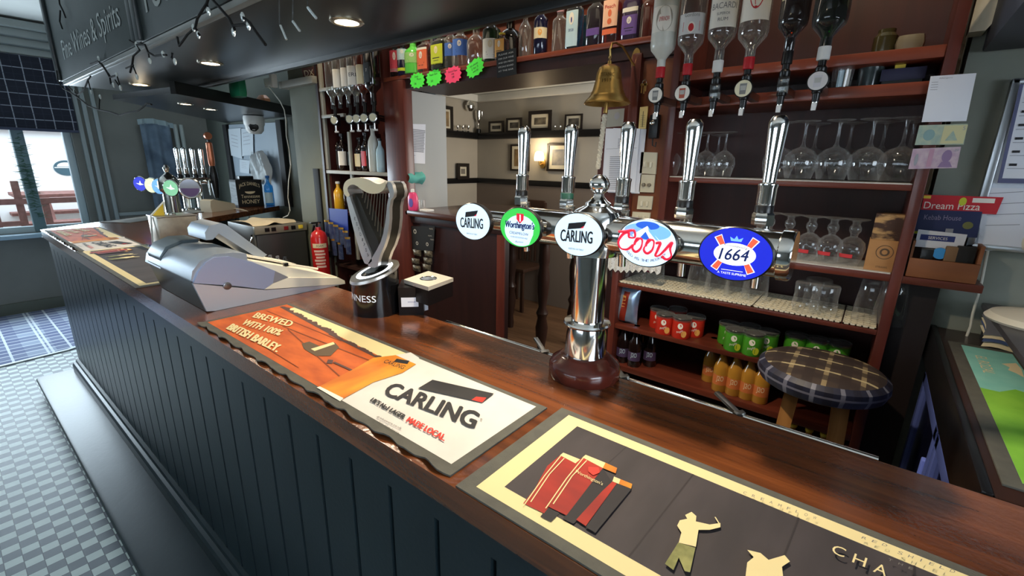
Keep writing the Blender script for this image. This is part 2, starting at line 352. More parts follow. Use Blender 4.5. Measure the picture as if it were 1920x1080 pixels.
q = MB(); q.box(LX+.001, 2.6, LY-.012, LY-.001, 0, ZD-.03, mat('lounge_lower_wall', (120, 108, 98), .8)); struct('trim_8', q)

# ================================================================== BAR
NX, NY = .8, .6; DX, DY = -.6, .8                      # return of the bar: normal and direction
A0, B0 = (-4.14, .395), (-3.81, .885); TR = 2.1
def along(p, t): return (p[0]+DX*t, p[1]+DY*t)
YF = .42
# front panel of tongue-and-groove boards
bf = thing('bar_panelling', 'dark teal tongue-and-groove bar front with plinth and foot step', 'bar front', (-1.2, YF, 0))
pts = []; P = .126; x = -4.13; x0s = -1.237-23*P
def groove_line(q, frm, U, N, length, first):
    prof = [(0, 0)]; s = first
    while s < length-.02:
        if s > .02: prof += [(s-.006, 0), (s-.003, .009), (s+.003, .009), (s+.006, 0)]
        s += P
    prof.append((length, 0)); vs = []
    for z in (.06, .99):
        vs += [(frm[0]+U[0]*a-N[0]*d, frm[1]+U[1]*a-N[1]*d, z) for a, d in prof]
    k = len(prof); q.add(vs, [(i, i+1, k+i+1, k+i) for i in range(k-1)], TEAL)
q = MB(); groove_line(q, (-4.13, YF), (1, 0), (0, -1), 5.9, (-1.237+4.13) % P)
q.box(-4.13, 1.77, YF-.001, YF+.05, .988, 1.054, TEAL); q.build('panel', bf, angle=20)
q = MB(); groove_line(q, along((-4.13, YF), 0), (DX, DY), (-NX, -NY), 2.0, .05); e = along((-4.13, YF), 2.0)
q.prism([(-4.13, YF), e, (e[0]+.04, e[1]+.03), (-4.08, YF+.03)], lambda u, v, w: (u, v, w), .985, 1.054, TEAL); q.build('end_panel', bf, angle=20)
def sweep(q, prof, x0, x1, m, y0=0):
    k = len(prof); vs = [(x0, a, z) for a, z in prof]+[(x1, a, z) for a, z in prof]
    q.add(vs, [(i, i+1, k+i+1, k+i) for i in range(k-1)]+[tuple(reversed(range(k))), tuple(range(k, 2*k))], m)
q = MB(); sweep(q, [(.42, 0), (.225, 0), (.225, .072), (.208, .08), (.203, .094), (.208, .106), (.222, .112), (.42, .112)], -4.22, 1.77, TEALD); q.build('foot_step', bf, angle=25)
q = MB(); sweep(q, [(.42, .112), (.385, .112), (.385, .165), (.392, .178), (.404, .184), (.408, .198), (.418, .205), (.42, .205)], -4.15, 1.77, TEALD); q.build('skirting', bf, angle=25)
# dark carcass behind the bar
q = MB(); q.box(-3.7, 1.77, .47, .84, .05, 1.05, BLACKM); q.build('carcass', bf)

# worktop
ct = thing('bar_counter', 'long varnished mahogany bar top turning a corner at the far end', 'counter', (-1.2, .64, 1.06))
q = MB(); e1, e2 = along(A0, TR), along(B0, TR-.42)
poly = [A0, (-3.9, .395), (1.75, .395), (1.75, .885), B0, e2, e1]
q.prism(poly, lambda u, v, w: (u, v, w), 1.055, 1.10, TOPWOOD); o = q.build('worktop', ct)
bv = o.modifiers.new('round_edge', 'BEVEL'); bv.width = .019; bv.segments = 5; bv.limit_method = 'ANGLE'
# under the return: dark shelves seen from inside the bar
us = thing('back_bar_shelving', 'dark open shelving under the far return of the counter', 'shelving', (-4.6, 1.75, 0))
q = MB()
for t0, t1, s0, s1, z0, z1 in ((.30, 1.5, .30, .46, .02, .06), (.30, 1.5, .12, .46, .55, .58), (.30, 1.5, .10, .13, .02, 1.05), (.30, .33, .12, .46, .02, 1.05), (.9, .93, .12, .46, .02, 1.05)):
    pl = [(A0[0]+DX*t+NX*s, A0[1]+DY*t+NY*s) for t, s in ((t0, s0), (t1, s0), (t1, s1), (t0, s1))]
    q.prism(pl, lambda u, v, w: (u, v, w), z0, z1, mat('dark_shelving', (38, 30, 28), .6))
q.build('carcass', us)
# speed rail with clips on the staff edge of the counter
sr = thing('towel_rail', 'chrome rail with sprung clips along the staff edge of the counter', 'rail', (-.4, .92, 1.06))
q = MB(); q.box(-.98, .08, .905, .935, 1.055, 1.075, BLACK, .004); q.cyl((-.98, .92, 1.083), (.08, .92, 1.083), .0065, CHROME); q.build('rail', sr)
for cx in (-.62, -.40, -.155):
    q = MB(); c = Vector((cx, .92, 1.095)); M = Matrix.Translation(c) @ Matrix.Rotation(-.55, 4, 'Z') @ Matrix.Rotation(.25, 4, 'Y')
    q.box(-.045, .02, -.006, .006, -.002, .004, STEEL, .001, M=M); q.box(.014, .024, -.012, .012, -.016, .006, STEEL, .001, M=M); q.build('clip', sr)

# ================================================================== CANOPY
CZ, CY0, CY1, CX0 = 2.05, .785, 1.335, -4.76
cn = thing('bar_canopy', 'charcoal boxed canopy hanging over the whole bar with a lettered signboard face', 'canopy', (-1.5, 1.06, CZ))
q = MB(); q.box(CX0, 2.4, CY0, CY1, CZ, CZ+.7, CANOPY, .008); q.build('soffit', cn)
q = MB(); q.box(CX0-.02, 2.4, CY0-.025, CY0+.005, CZ+.001, CZ+.024, mat('canopy_edge_bead', (120, 122, 118), .35), .006); q.build('bead', cn)
q = MB(); q.box(CX0+.03, 2.4, CY1-.012, CY1+.018, CZ-.022, CZ+.03, CANOPY, .006); q.build('back_rail', cn)
TXT = mat('sign_lettering', (150, 158, 156), .6)
pb = [-4.80, PY(262, 60, .76)[0], .1, 2.4]
for i in range(3):
    q = MB(); q.box(pb[i]+.012, pb[i+1]-.012, CY0-.03, CY0+.002, CZ+.026, CZ+.7, SIGNB, .003); bd = q.build('signboard', cn)
    for xx in (pb[i]+.03, pb[i+1]-.03): q = MB(); q.box(xx-.03, xx+.03, CY0-.05, CY0-.028, CZ+.026, CZ+.7, mat('sign_frame', (34, 42, 44), .4), .008); q.build('frame', bd)
    if i < 2:
        q = MB()
        def SG(x, y): return PY(x, y, CY0-.033)
        if i == 0: a, b_, c_ = SG(121, 112), SG(227, 48), SG(119, 84); q.text('Fine Wines & Spirits', a, (b_[0]-a[0], 0, 0), (.0, 0, .12), TXT)
        else: a = SG(266, 30); q.text('Your', a, (.52, 0, 0), (0, 0, .18), TXT)
        q.build('lettering', bd)
LAMPW = mat('lit_lamp_lens', (255, 236, 200), .5, emit=14)
def downlight(x, y, z, label, power=52, r=.042, blend=.8, size=2.5):
    t = thing('downlight', label, 'downlight', (x, y, z), group='recessed downlights')
    q = MB(); q.lathe([(r*1.0, -.001), (r*1.02, -.006), (r*1.3, -.007), (r*1.45, -.003), (r*1.45, 0), (r*.9, .0)], mat('downlight_rim', (200, 190, 168), .25, .8), 32, (x, y, z)); q.build('rim', t)
    q = MB(); q.lathe([(.0001, -.004), (r, -.0035)], LAMPW, 32, (x, y, z)); q.build('lamp', t)
    l = bpy.data.lights.new('downlight_beam', 'SPOT'); l.energy = power; l.color = (1, .83, .6); l.spot_size = size; l.spot_blend = blend; l.shadow_soft_size = .03
    lo = bpy.data.objects.new('downlight_beam', l); col.objects.link(lo); lo.parent = t; lo.location = (0, 0, -.012)
    return t
for x, nm in ((-1.63, 'largest lit downlight in the canopy, above the coin-grey till'), (-2.915, 'second lit downlight along the canopy from the far end'), (-4.19, 'lit downlight nearest the far end of the canopy'), (-.355, 'assumed canopy downlight directly above the five-badge beer font'), (.92, 'assumed canopy downlight above the near end of the bar')):
    downlight(-.50 if x == -.355 else x, .87 if x == -.355 else 1.07, CZ, nm, 64 if x == -.355 else 52)  # the last two are out of view and assumed
# second canopy over the return
c2 = thing('return_canopy', 'dark boxed canopy over the far return with open shelf of oddments', 'canopy', (-4.6, 1.9, 1.95))
q = MB(); pl = [(-4.40, .95), (-3.60, 1.07), (-4.35, 2.27), (-6.0, 2.27)]
q.prism(pl, lambda u, v, w: (u, v, w), 1.95, 1.985, CANOPY); q.build('soffit', c2)
q = MB(); q.prism([(-3.60, 1.07), (-3.57, 1.09), (-4.32, 2.27), (-4.35, 2.27)], lambda u, v, w: (u, v, w), 1.945, 2.02, CANOPY); q.build('fascia', c2)
for (a, b_), nm in (((348, 195), 'pale downlight under the far return canopy, nearer the window'), ((395, 205), 'small warm downlight under the far return canopy, nearer the dome camera')):
    p = PZ(a, b_, 1.948); downlight(p[0], p[1], 1.95, nm, power=5, r=.035)
for (px, py, c, r1, h, nm, kd) in ((448, 168, (30, 120, 84), .07, .17, 'dark green foil bag on the return canopy shelf', 'foil_bag'), (495, 188, (176, 120, 84), .07, .10, 'orange-brown box on the return canopy shelf', 'snack_box')):
    p = PZ(px, py+14, 1.99); q = MB(); q.lathe([(r1*.9, 0), (r1, .03), (r1*.95, h*.7), (r1*.5, h)], mat(kd, c, .4), 12, p, sec=(3.5, 1.2, .6)); tag(q.build(kd, loc=p), nm, kd.split('_')[1])

# right-hand dark soffit over the near return
q = MB(); q.box(.15, 1.5, .95, 1.85, 1.875, 2.026, mat('blue_grey_soffit', (74, 80, 92), .6), .006); tag(q.build('side_canopy', loc=(.8, 1.4, 1.875)), 'blue-grey boxed soffit above the whiteboard at the near end', 'canopy')

# ================================================================== BAR RUNNERS
INK = mat('black_ink', (40, 40, 44), .7); ORANGE = mat('orange_print', (206, 98, 34), .7, c2=(176, 78, 26), scale=(10, 30, 10)); PWHITE = mat('white_print', (216, 212, 208), .7, c2=(206, 202, 198), scale=(9, 9, 9))
PCREAM = mat('cream_print', (226, 210, 158), .7); RED = mat('red_print', (206, 48, 36), .6); AMBER = mat('amber_print', (222, 150, 40), .7, c2=(196, 104, 30), scale=(14, 5, 5)); HEDGE = mat('hedge_print', (84, 58, 54), .7)
CHARC = mat('charcoal_print', (66, 60, 64), .7, c2=(52, 48, 52), scale=(14, 4, 14)); MAROON = mat('maroon_print', (140, 34, 28), .7, c2=(190, 48, 30), scale=(4, 12, 4)); BROWNP = mat('brown_print', (128, 60, 26), .7); SAGE = mat('sage_print', (150, 150, 96), .8, c2=(120, 122, 76), scale=(60, 60, 60)); GREYI = mat('grey_ink', (120, 118, 112), .7); WOODI = mat('wood_line_print', (44, 40, 44), .7)
ZT = 1.1002
class Flat:
    """print laid on a horizontal sheet, taken from points on that sheet"""
    def __init__(s, z): s.q = MB(); s.z = z; s.k = 0
    def P(s, x, y): p = PZ(x, y, s.z); return p
    def lift(s): s.k += 1; return s.z+.00012*s.k
    def poly(s, px, m):
        z = s.lift(); s.q.poly([(s.P(x, y)[0], s.P(x, y)[1], z) for x, y in px], m)
    def rect(s, x0, x1, y0, y1, m): z = s.lift(); s.q.poly([(x0, y0, z), (x1, y0, z), (x1, y1, z), (x0, y1, z)], m)
    def w(s, pts, m): z = s.lift(); s.q.poly([(a, b, z) for a, b in pts], m)
    def line(s, a, b, wd, m):
        a, b = s.P(*a)[:2], s.P(*b)[:2]; d = (b-a)/np.linalg.norm(b-a); nn = np.array([-d[1], d[0]])*wd/2; z = s.lift()
        s.q.poly([(*(a-nn), z), (*(b-nn), z), (*(b+nn), z), (*(a+nn), z)], m)
    def text(s, t, bl, br, tl, m, bold=False):
        z = s.lift(); a, b, c = s.P(*bl), s.P(*br), s.P(*tl); a[2] = z; U = b-a; U[2] = 0; V = c-a; V[2] = 0; (s.q.bold if bold else s.q.text)(t, a, U, V, m)
def runner_base(t, x0, x1, y0, y1, wave=True):
    q = MB(); nx = 90
    prof = [(0, 0), (.006, .35), (.02, 1), (y1-y0, 1)]
    def top(i, f):
        x = x0+(x1-x0)*i/nx; a = (.5+.5*math.sin(i*.95+math.sin(i*.31)*1.5))*.007 if wave else 0
        return a
    vs = []
    for i in range(nx+1):
        x = x0+(x1-x0)*i/nx; a = top(i, 0); dy = -(.0035*math.sin(i*.95) if wave else 0)
        vs += [(x, y0+dy, ZT+a), (x, y0+dy, ZT+.003+a), (x, y0+.018, ZT+.003), (x, y1, ZT+.003), (x, y1, ZT)]
    fs = [tuple(5*i+k for k in (0, 5, 6, 1)) for i in range(nx)]
    fs += [(5*i+k, 5*i+5+k, 5*i+6+k, 5*i+1+k) for i in range(nx) for k in (1, 2, 3)]
    fs += [(4, 3, 2, 1, 0), tuple(5*nx+k for k in (0, 1, 2, 3, 4))]
    q.add(vs, fs, RUBBER); q.build('rubber_mat', t, angle=50)
L_C = 'orange and white lager bar runner between the till and the beer font'
R3 = (-1.462, -.432, .405, .668)
rc = thing('bar_runner', L_C, 'bar runner', (-.95, .53, ZT), group='bar runners along the counter')
runner_base(rc, *R3)
f = Flat(ZT+.0032)
ix0, ix1, iy0, iy1 = R3[0]+.012, R3[1]-.018, R3[2]+.022, R3[3]-.012
xm = -.905
f.w([(ix0, iy0), (-.826, iy0), (-.82, iy1), (ix0, iy1)], ORANGE)
f.w([(-.826, iy0), (ix1, iy0), (ix1, iy1), (-.82, iy1)], PWHITE)
hz = [(ix0+.06, iy1-.02)]
rr = random.Random(3)
f.w([(ix0+.05, iy1), (-.82, iy1), (-.83, iy1-.055), (ix0+.05, iy1-.03)], PCREAM)
def ragged(x0, ya, x1, yb, amp, n=36):
    top = [(x0+(x1-x0)*i/n, ya+(yb-ya)*i/n+amp*(.35+.65*rr.random())*(.5+.5*abs(math.sin(i*.35)))) for i in range(n+1)]
    return [(x0, ya-.004), (x1, yb-.004)]+top[::-1]
f.w(ragged(ix0+.01, iy1-.024, xm-.18, iy1-.050, .02), HEDGE); f.w(ragged(xm-.2, iy1-.052, -.83, iy1-.062, .012), HEDGE)
for a, b_, wd in (((500, 583), (640, 640), .003), ((530, 612), (745, 697), .004), ((540, 618), (650, 718), .003), ((430, 610), (560, 690), .002)): f.line(a, b_, wd, BROWNP)
f.poly([(566, 645), (580, 641), (600, 650), (628, 643), (636, 652), (620, 668), (592, 668), (570, 655)], mat('harvester_print', (92, 74, 54), .7)); f.poly([(583, 655), (625, 642), (628, 646), (590, 659)], PCREAM)
f.poly([(615, 675), (625, 676), (623, 683), (612, 682)], HEDGE); f.line((626, 680), (668, 699), .006, HEDGE)
# glass of lager lying across the join
f.poly([(594, 728), (662, 694), (700, 672), (742, 667), (780, 684), (755, 700), (700, 718), (638, 752)], AMBER)
f.poly([(742, 667), (770, 662), (786, 672), (780, 684)], PWHITE); f.poly([(594, 728), (600, 726), (644, 748), (638, 754)], mat('glass_foot_print', (232, 228, 214), .6))
f.text('CARLING', (718, 681), (755, 694), (725, 675), INK); f.poly([(738, 680), (744, 674), (768, 678), (764, 684)], INK)
for i, (bl, br, tl, s) in enumerate((((473, 596), (543, 614), (484, 587), 'BREWED'), ((452, 609), (522, 631), (464, 600), 'WITH 100%'), ((424, 618), (518, 662), (438, 608), 'BRITISH BARLEY.'))):
    f.text(s, bl, br, tl, PCREAM, True)
f.text('CARLING', (717, 741), (887, 806), (738, 718), INK, True)
f.poly([(784, 730), (811, 714), (926, 740), (904, 757)], INK); f.poly([(884, 752), (893, 746), (912, 748), (904, 757)], RED)
f.text("UK'S No1 LAGER.", (693, 754), (756, 789), (701, 748), INK, True); f.text('MADE LOCAL.', (761, 793), (832, 830), (769, 784), RED, True)
f.text('drinkaware.co.uk', (706, 785), (752, 808), (709, 782), INK); f.text('for the facts', (710, 794), (748, 816), (712, 792), GREYI); f.text('R', (900, 790), (904, 792), (902, 787), INK)
f.q.build('print', rc)
# second kind: charcoal creamflow runner
rw = thing('bar_runner', 'charcoal and cream ale bar runner at the near end of the counter', 'bar runner', (.1, .53, ZT), group='bar runners along the counter')
R4 = (-.410, .62, .397, .686)
runner_base(rw, *R4, wave=False)
f = Flat(ZT+.0032); jx0, jx1, jy0, jy1 = R4[0]+.025, R4[1]-.022, .414, .671
f.rect(jx0, jx1, jy0, jy1, PCREAM); f.rect(jx0+.032, jx1-.026, .440, .648, CHARC)
for xx in (-.27, -.16, -.02, .10, .22, .36, .5): f.w([(xx, .440), (xx+.002, .440), (xx+.014, .648), (xx+.012, .648)], WOODI)
GLS = mat('print_shadow', (38, 36, 42), .7)
def pint_print(off, wide=1):
    o_ = off
    def S(pts): return [(x+o_[0], y+o_[1]) for x, y in pts]
    f.poly(S([(1020, 958), (1060, 978), (1125, 900), (1155, 888), (1180, 868)]) if 0 else S([(1055, 975), (1075, 985), (1150, 910), (1130, 880)]), GLS)
    f.poly(S([(1023, 950), (1062, 969), (1130, 880), (1092, 860), (1068, 880), (1045, 922)]), MAROON)
    f.poly(S([(1092, 860), (1130, 880), (1135, 870), (1098, 855)]), PCREAM); f.poly(S([(1130, 880), (1154, 890), (1157, 880), (1135, 870)]), AMBER)
    for a, b_ in (((1023, 956), (1062, 900)), ((1062, 900), (1096, 858)), ((1037, 948), (1072, 896)), ((1072, 896), (1100, 866))): f.line((a[0]+o_[0], a[1]+o_[1]), (b_[0]+o_[0], b_[1]+o_[1]), .0016, PCREAM)
pint_print((-42, -5)); pint_print((0, 0))
f.poly([(1080, 978), (1098, 990), (1156, 910), (1148, 906), (1128, 925)], MAROON); f.poly([(1098, 992), (1116, 1003), (1184, 920), (1158, 908)], GLS); f.poly([(1151, 897), (1163, 902), (1160, 911), (1148, 906)], PCREAM); f.poly([(1163, 902), (1185, 911), (1183, 920), (1160, 911)], AMBER)
f.text("Worthington's", (1077, 889), (1129, 914), (1080, 884), PCREAM); f.poly([(1103, 879), (1122, 880), (1124, 890), (1112, 895), (1103, 888)], RED)
# people silhouettes
f.poly([(1284, 970), (1296, 964), (1305, 972), (1304, 982), (1330, 988), (1350, 985), (1350, 993), (1330, 998), (1309, 998), (1304, 1030), (1272, 1022), (1277, 1003), (1269, 990), (1274, 980), (1288, 977)], PCREAM)
f.poly([(1271, 1022), (1303, 1032), (1293, 1078), (1283, 1076), (1272, 1050), (1262, 1074), (1246, 1062)], SAGE)
f.line((1340, 974), (1348, 987), .0016, PCREAM)
f.poly([(1400, 1036), (1425, 1042), (1440, 1055), (1470, 1046), (1480, 1058), (1465, 1068), (1470, 1110), (1440, 1125), (1395, 1100), (1400, 1060), (1412, 1050)], PCREAM)
f.poly([(1395, 1100), (1470, 1110), (1450, 1170), (1380, 1150)], SAGE)
for i, ch in enumerate('CREAMFLOW'): f.text(ch, (1392+i*16.3, 930.5+i*6), (1398+i*16.3, 932.5+i*6), (1394+i*16.3, 925.5+i*6), GREYI)
for i, ch in enumerate('RED'): f.text(ch, (1613+i*19, 1016+i*6.6), (1622+i*19, 1019+i*6.6), (1616+i*19, 1012+i*6.6), GREYI)
for i, ch in enumerate('SHIELD'): f.text(ch, (1680+i*19.5, 1045+i*7), (1689+i*19.5, 1048+i*7), (1683+i*19.5, 1040+i*7), GREYI)
for i, ch in enumerate('CHA'): f.text(ch, (1556+i*39, 1044+i*18), (1580+i*39, 1054+i*18), (1562+i*39, 1028+i*17), PCREAM)
for i, ch in enumerate('THE'): f.text(ch, (1662+i*19, 1059+i*8), (1670+i*19, 1062+i*8), (1664+i*19, 1055+i*8), GREYI)
f.q.build('print', rw)
dup(rc, (-.95-2.585, .53, ZT), 'orange and white lager bar runner at the far corner of the counter')
r2_ = dup(rw, (.1-2.66, .53, ZT), 'charcoal and cream ale bar runner tucked up to the till')
# dark runner on the return
rt = thing('bar_runner', 'grey bar runner lying on the far return of the counter', 'bar runner', (-4.5, 1.4, ZT), group='bar runners along the counter')
q = MB(); q.prism([along((-4.17+NX*.05, .45+NY*.05), t) if 0 else (A0[0]+DX*t+NX*s, A0[1]+DY*t+NY*s) for t, s in ((.38, .04), (1.3, .04), (1.3, .26), (.38, .26))], lambda u, v, w: (u, v, w), ZT, ZT+.003, RUBBER); q.build('rubber_mat', rt)
q = MB(); q.poly([(A0[0]+DX*t+NX*s, A0[1]+DY*t+NY*s, ZT+.0034) for t, s in ((.40, .06), (1.28, .06), (1.28, .24), (.40, .24))], mat('runner_grey_print', (96, 98, 96), .6, c2=(150, 150, 140), scale=(9, 9, 9), contrast=(.5, .62))); q.build('print', rt)

# ================================================================== BEER FONT
def badge_face(q, cx, cy, cz, a, b, items, face, emit=1.0):
    """oval lit badge facing -Y; items drawn in unit coordinates"""
    pts = [(cx+a*math.cos(t), cz+b*math.sin(t)) for t in np.linspace(0, 2*PI, 56, endpoint=False)]
    q.poly([(x, cy, z) for x, z in pts], face)
    for k, it in enumerate(items):
        y = cy-.0003-.00012*k
        if it[0] == 'p': q.poly([(cx+a*u, y, cz+b*v) for u, v in it[1]], it[2])
        else: _, s, (u0, v0), (u1, v1), h, m, sh = it; (q.bold if h > .2 else q.text)(s, (cx+a*u0, y, cz+b*v0), (a*(u1-u0), 0, b*(v1-v0)), (a*sh, 0, b*h), m)
def lit(name, c, e=.9): return mat('lit_'+name, c, .4, emit=e)
LWHITE = lit('pale_blue', (206, 230, 246), .95); LGREEN = lit('green', (60, 200, 80), .8); LBLUE = lit('deep_blue', (22, 36, 200), .8); LSKY = lit('sky_blue', (120, 180, 236), .9); LRED = lit('red', (214, 30, 58), .8); LORANGE = lit('orange_red', (246, 90, 60), .85); LPURE = lit('white', (250, 250, 252), 1.0); LMID = lit('mid_blue', (40, 96, 210), .8)
DINK = mat('badge_ink', (34, 34, 40), .5); NINK = mat('badge_navy_ink', (22, 50, 130), .5)
def ell(cx, cy, rx, ry, n=36, a0=0, a1=2*PI): return circ(cx, cy, rx, ry, n, a0, a1)
def arc_text(s, r, a0, a1, h, m):
    out = []; n = len(s)
    for i, ch in enumerate(s):
        if ch == ' ': continue
        t = a0+(a1-a0)*i/(n-1); wd = .055
        c, d = r*math.cos(t), r*math.sin(t); tx, ty = -math.sin(t), math.cos(t)
        out.append(('t', ch, (c-tx*wd, d-ty*wd), (c+tx*wd, d+ty*wd), h, m, 0))
    return out
CARL = [('p', [(-.44, .20), (-.40, .50), (.34, .66), (.22, .34)], DINK), ('p', [(.10, .32), (.22, .34), (.26, .46)], LRED), ('t', 'CARLING', (-.72, -.40), (.62, -.34), .58, DINK, .0), ('t', 'BURTON ON TRENT', (-.34, -.74), (.30, -.74), .09, DINK, 0)]
WORTH = [('p', ell(.04, -.16, .80, .80), LWHITE), ('p', [(.72, .15), (.95, .2), (.92, -.3), (.62, -.72), (.5, -.80), (.68, -.3)], LGREEN), ('p', [(-.16, .72), (.20, .72), (.20, .42), (.02, .2), (-.16, .42)], LRED), ('p', [(.0, .66), (.05, .66), (.06, .32), (.0, .32)], LPURE), ('t', "Worthington's", (-.74, -.06), (.72, -.02), .36, NINK, .03), ('t', 'CREAMFLOW', (-.50, -.38), (.46, -.38), .15, NINK, 0), ('t', 'OUR DELICIOUS ALE', (-.44, -.56), (.42, -.56), .08, NINK, 0), ('t', 'Burton', (-.2, -.80), (.2, -.78), .10, NINK, .05)]
COORS = [('p', ell(0, .50, .80, .36), LSKY), ('p', ell(0, .76, .40, .17), LMID), ('p', [(-.5, .3), (.0, .74), (.16, .52), (.5, .12), (.3, .1), (.0, .2), (-.3, .1)], LPURE), ('p', [(.02, .70), (.12, .60), (.44, .16), (.34, .16), (.06, .52)], LSKY), ('p', [(-.24, .18), (-.04, .50), (.14, .16)], LMID)]
COORS += arc_text('COLD AS THE ROCKIES', .80, -2.5, -.55, .12, NINK)
K = []
for sx, sy in ((-1, 1), (1, 1), (-1, -1), (1, -1)):
    K += [('p', [(sx*.30, sy*.36), (sx*.42, sy*.22), (sx*.62, sy*.58), (sx*.42, sy*.72)], LPURE), ('p', [(sx*.30, sy*.36), (sx*.40, sy*.24), (sx*.585, sy*.58), (sx*.43, sy*.68)], LORANGE)]
K += [('p', ell(0, .0, .58, .43), LPURE), ('t', '1664', (-.42, -.26), (.36, -.22), .46, NINK, .06), ('t', 'Kronenbourg', (-.32, .30), (.32, .24), .10, DINK, .02), ('t', 'A TASTE SUPREME', (-.40, -.80), (.40, -.80), .09, LPURE, 0), ('p', [(-.14, .50), (-.18, .66), (-.06, .58), (0, .72), (.06, .58), (.18, .66), (.14, .50)], LSKY), ('p', [(-.3, -.64), (.3, -.64), (.3, -.62), (-.3, -.62)], LPURE)]
bfont = thing('beer_font', 'chrome T-bar beer font with five oval lit badges and tall handles', 'beer font', (-.455, .85, 1.10))
FX, FY = -.455, .85
q = MB(); q.lathe([(.078, 0), (.080, .006), (.080, .026), (.076, .034), (.066, .040), (.058, .048), (.052, .052)], mat('turned_dark_wood', (70, 28, 22), .2, c2=(92, 38, 28), scale=(20, 20, 20), coat=.5), 48, (FX, FY, 1.10)); q.build('base', bfont)
q = MB(); q.lathe([(.046, .05), (.044, .10), (.040, .118), (.050, .121), (.052, .125), (.050, .129), (.036, .131), (.0355, .24), (.0365, .30)], CHROME, 40, (FX, FY, 1.10)); q.build('column', bfont)
BZ = 1.425
q = MB()
Mx = Matrix.Rotation(PI/2, 3, 'Y')
q.lathe([(.018, -.315), (.022, -.312), (.024, -.30), (.024, -.20), (.036, -.19), (.0385, -.18), (.0385, .345), (.0425, .347), (.0425, .362), (.040, .366), (.0, .366)], CHROME, 40, (FX, FY, BZ), Mx); q.build('bar', bfont)
q = MB(); q.lathe([(.05, -.045), (.052, -.03), (.052, .035), (.047, .045), (.034, .052), (.026, .056), (.026, .061), (.018, .066), (.011, .074), (.010, .079), (.014, .083), (.019, .090), (.021, .098), (.018, .108), (.010, .116), (.0, .118)], CHROME, 36, (FX+.008, FY, BZ)); q.build('finial', bfont)
LX_ = (-.748, -.606, -.459, -.316, -.166)
DEF = [('pale blue lager badge', LWHITE, CARL), ('green rimmed ale badge', LGREEN, WORTH), ('pale blue lager badge', LWHITE, CARL), ('sky blue badge with red script', LWHITE, COORS), ('deep blue badge with crossed red bars', LBLUE, K)]
for i, lx in enumerate(LX_):
    ly = .80; lz = 1.425
    q = MB(); E_ = Matrix.Rotation(PI/2, 3, 'X')
    q.lathe([(.012, -.06), (.013, -.03), (.020, -.018), (.9*.05, -.012), (.0555, -.008), (.0575, -.002), (.0575, .004), (.0555, .006)], [CHROME]*4+[BLACK]*3, 56, (lx, ly, lz), E_ @ Matrix.Diagonal((1, .775, 1)))
    h = q.build('badge_housing', bfont)
    q = MB(); a, b_ = .0548, .0424
    badge_face(q, lx, ly-.0062, lz, a, b_, DEF[i][2], DEF[i][1])
    if i == 3:
        # red script: a run of joined strokes over the oval
        def C(u, v): return (lx+a*u, ly-.009, lz+b_*v)
        def stroke(pts, wds):
            pts = [np.array(p) for p in pts]; sm = []
            for k in range(len(pts)-1):
                p0, p1, p2, p3 = pts[max(k-1, 0)], pts[k], pts[k+1], pts[min(k+2, len(pts)-1)]
                for t in np.linspace(0, 1, 7, endpoint=False): sm.append(.5*((2*p1)+(-p0+p2)*t+(2*p0-5*p1+4*p2-p3)*t*t+(-p0+3*p1-3*p2+p3)*t**3))
            sm.append(pts[-1]); q.tube([C(*p) for p in sm], [wds*(.55+.45*abs(math.sin(2.2*k/len(sm)*PI+.8))) for k in range(len(sm))], LRED, 6)
        stroke([(-.98, .38), (-.72, .42), (-.44, .50), (-.38, .22), (-.58, .18), (-.62, .38), (-.80, .30), (-.96, -.05), (-.86, -.34), (-.62, -.36), (-.42, -.14)], .0027)
        for ox in (-.24, .16): stroke([(ox-.14, -.12), (ox-.06, .16), (ox+.12, .14), (ox+.10, -.22), (ox-.06, -.42), (ox-.19, -.28), (ox-.13, -.05), (ox+.02, .2)], .0025)
        stroke([(.36, .06), (.50, .10), (.44, -.2), (.38, -.46), (.50, -.44), (.66, -.2), (.80, .06), (.88, .16), (.84, -.10), (.90, -.40), (.76, -.56), (.60, -.46)], .0027)
    fo = q.build('badge_face', h); fo['label'] = DEF[i][0]
    hx = lx; hy = .985
    q = MB(); q.lathe([(.019, .030), (.0195, .036), (.0195, .05), (.017, .054)], CHROME, 6, (hx, hy, BZ)); q.lathe([(.0165, .054), (.0165, .066), (.0155, .068)], mat('tap_collar_green', (22, 60, 52), .4) if i == 1 else BLACK, 20, (hx, hy, BZ)); tp = q.build('tap', bfont)
    q = MB(); q.cyl((hx, hy-.10, BZ), (hx, hy+.025, BZ+.01), .013, CHROME, 16); q.cyl((hx, hy+.018, BZ+.035), (hx, hy+.022, BZ-.025), .013, CHROME, 16); q.cyl((hx, hy+.022, BZ-.02), (hx, hy+.03, BZ-.10), .009, CHROME, 14); q.build('spout', tp)
    q = MB(); tilt = Matrix.Rotation(-.03, 3, 'X')
    q.lathe([(.0155, .066), (.0165, .072), (.0165, .100), (.0175, .103), (.0175, .107), (.0115, .110), (.012, .13), (.0145, .17), (.0165, .205), (.0168, .214), (.0155, .222), (.011, .228), (.0, .2295)], CHROME, 24, (hx, hy, BZ), tilt); q.build('handle', bfont)

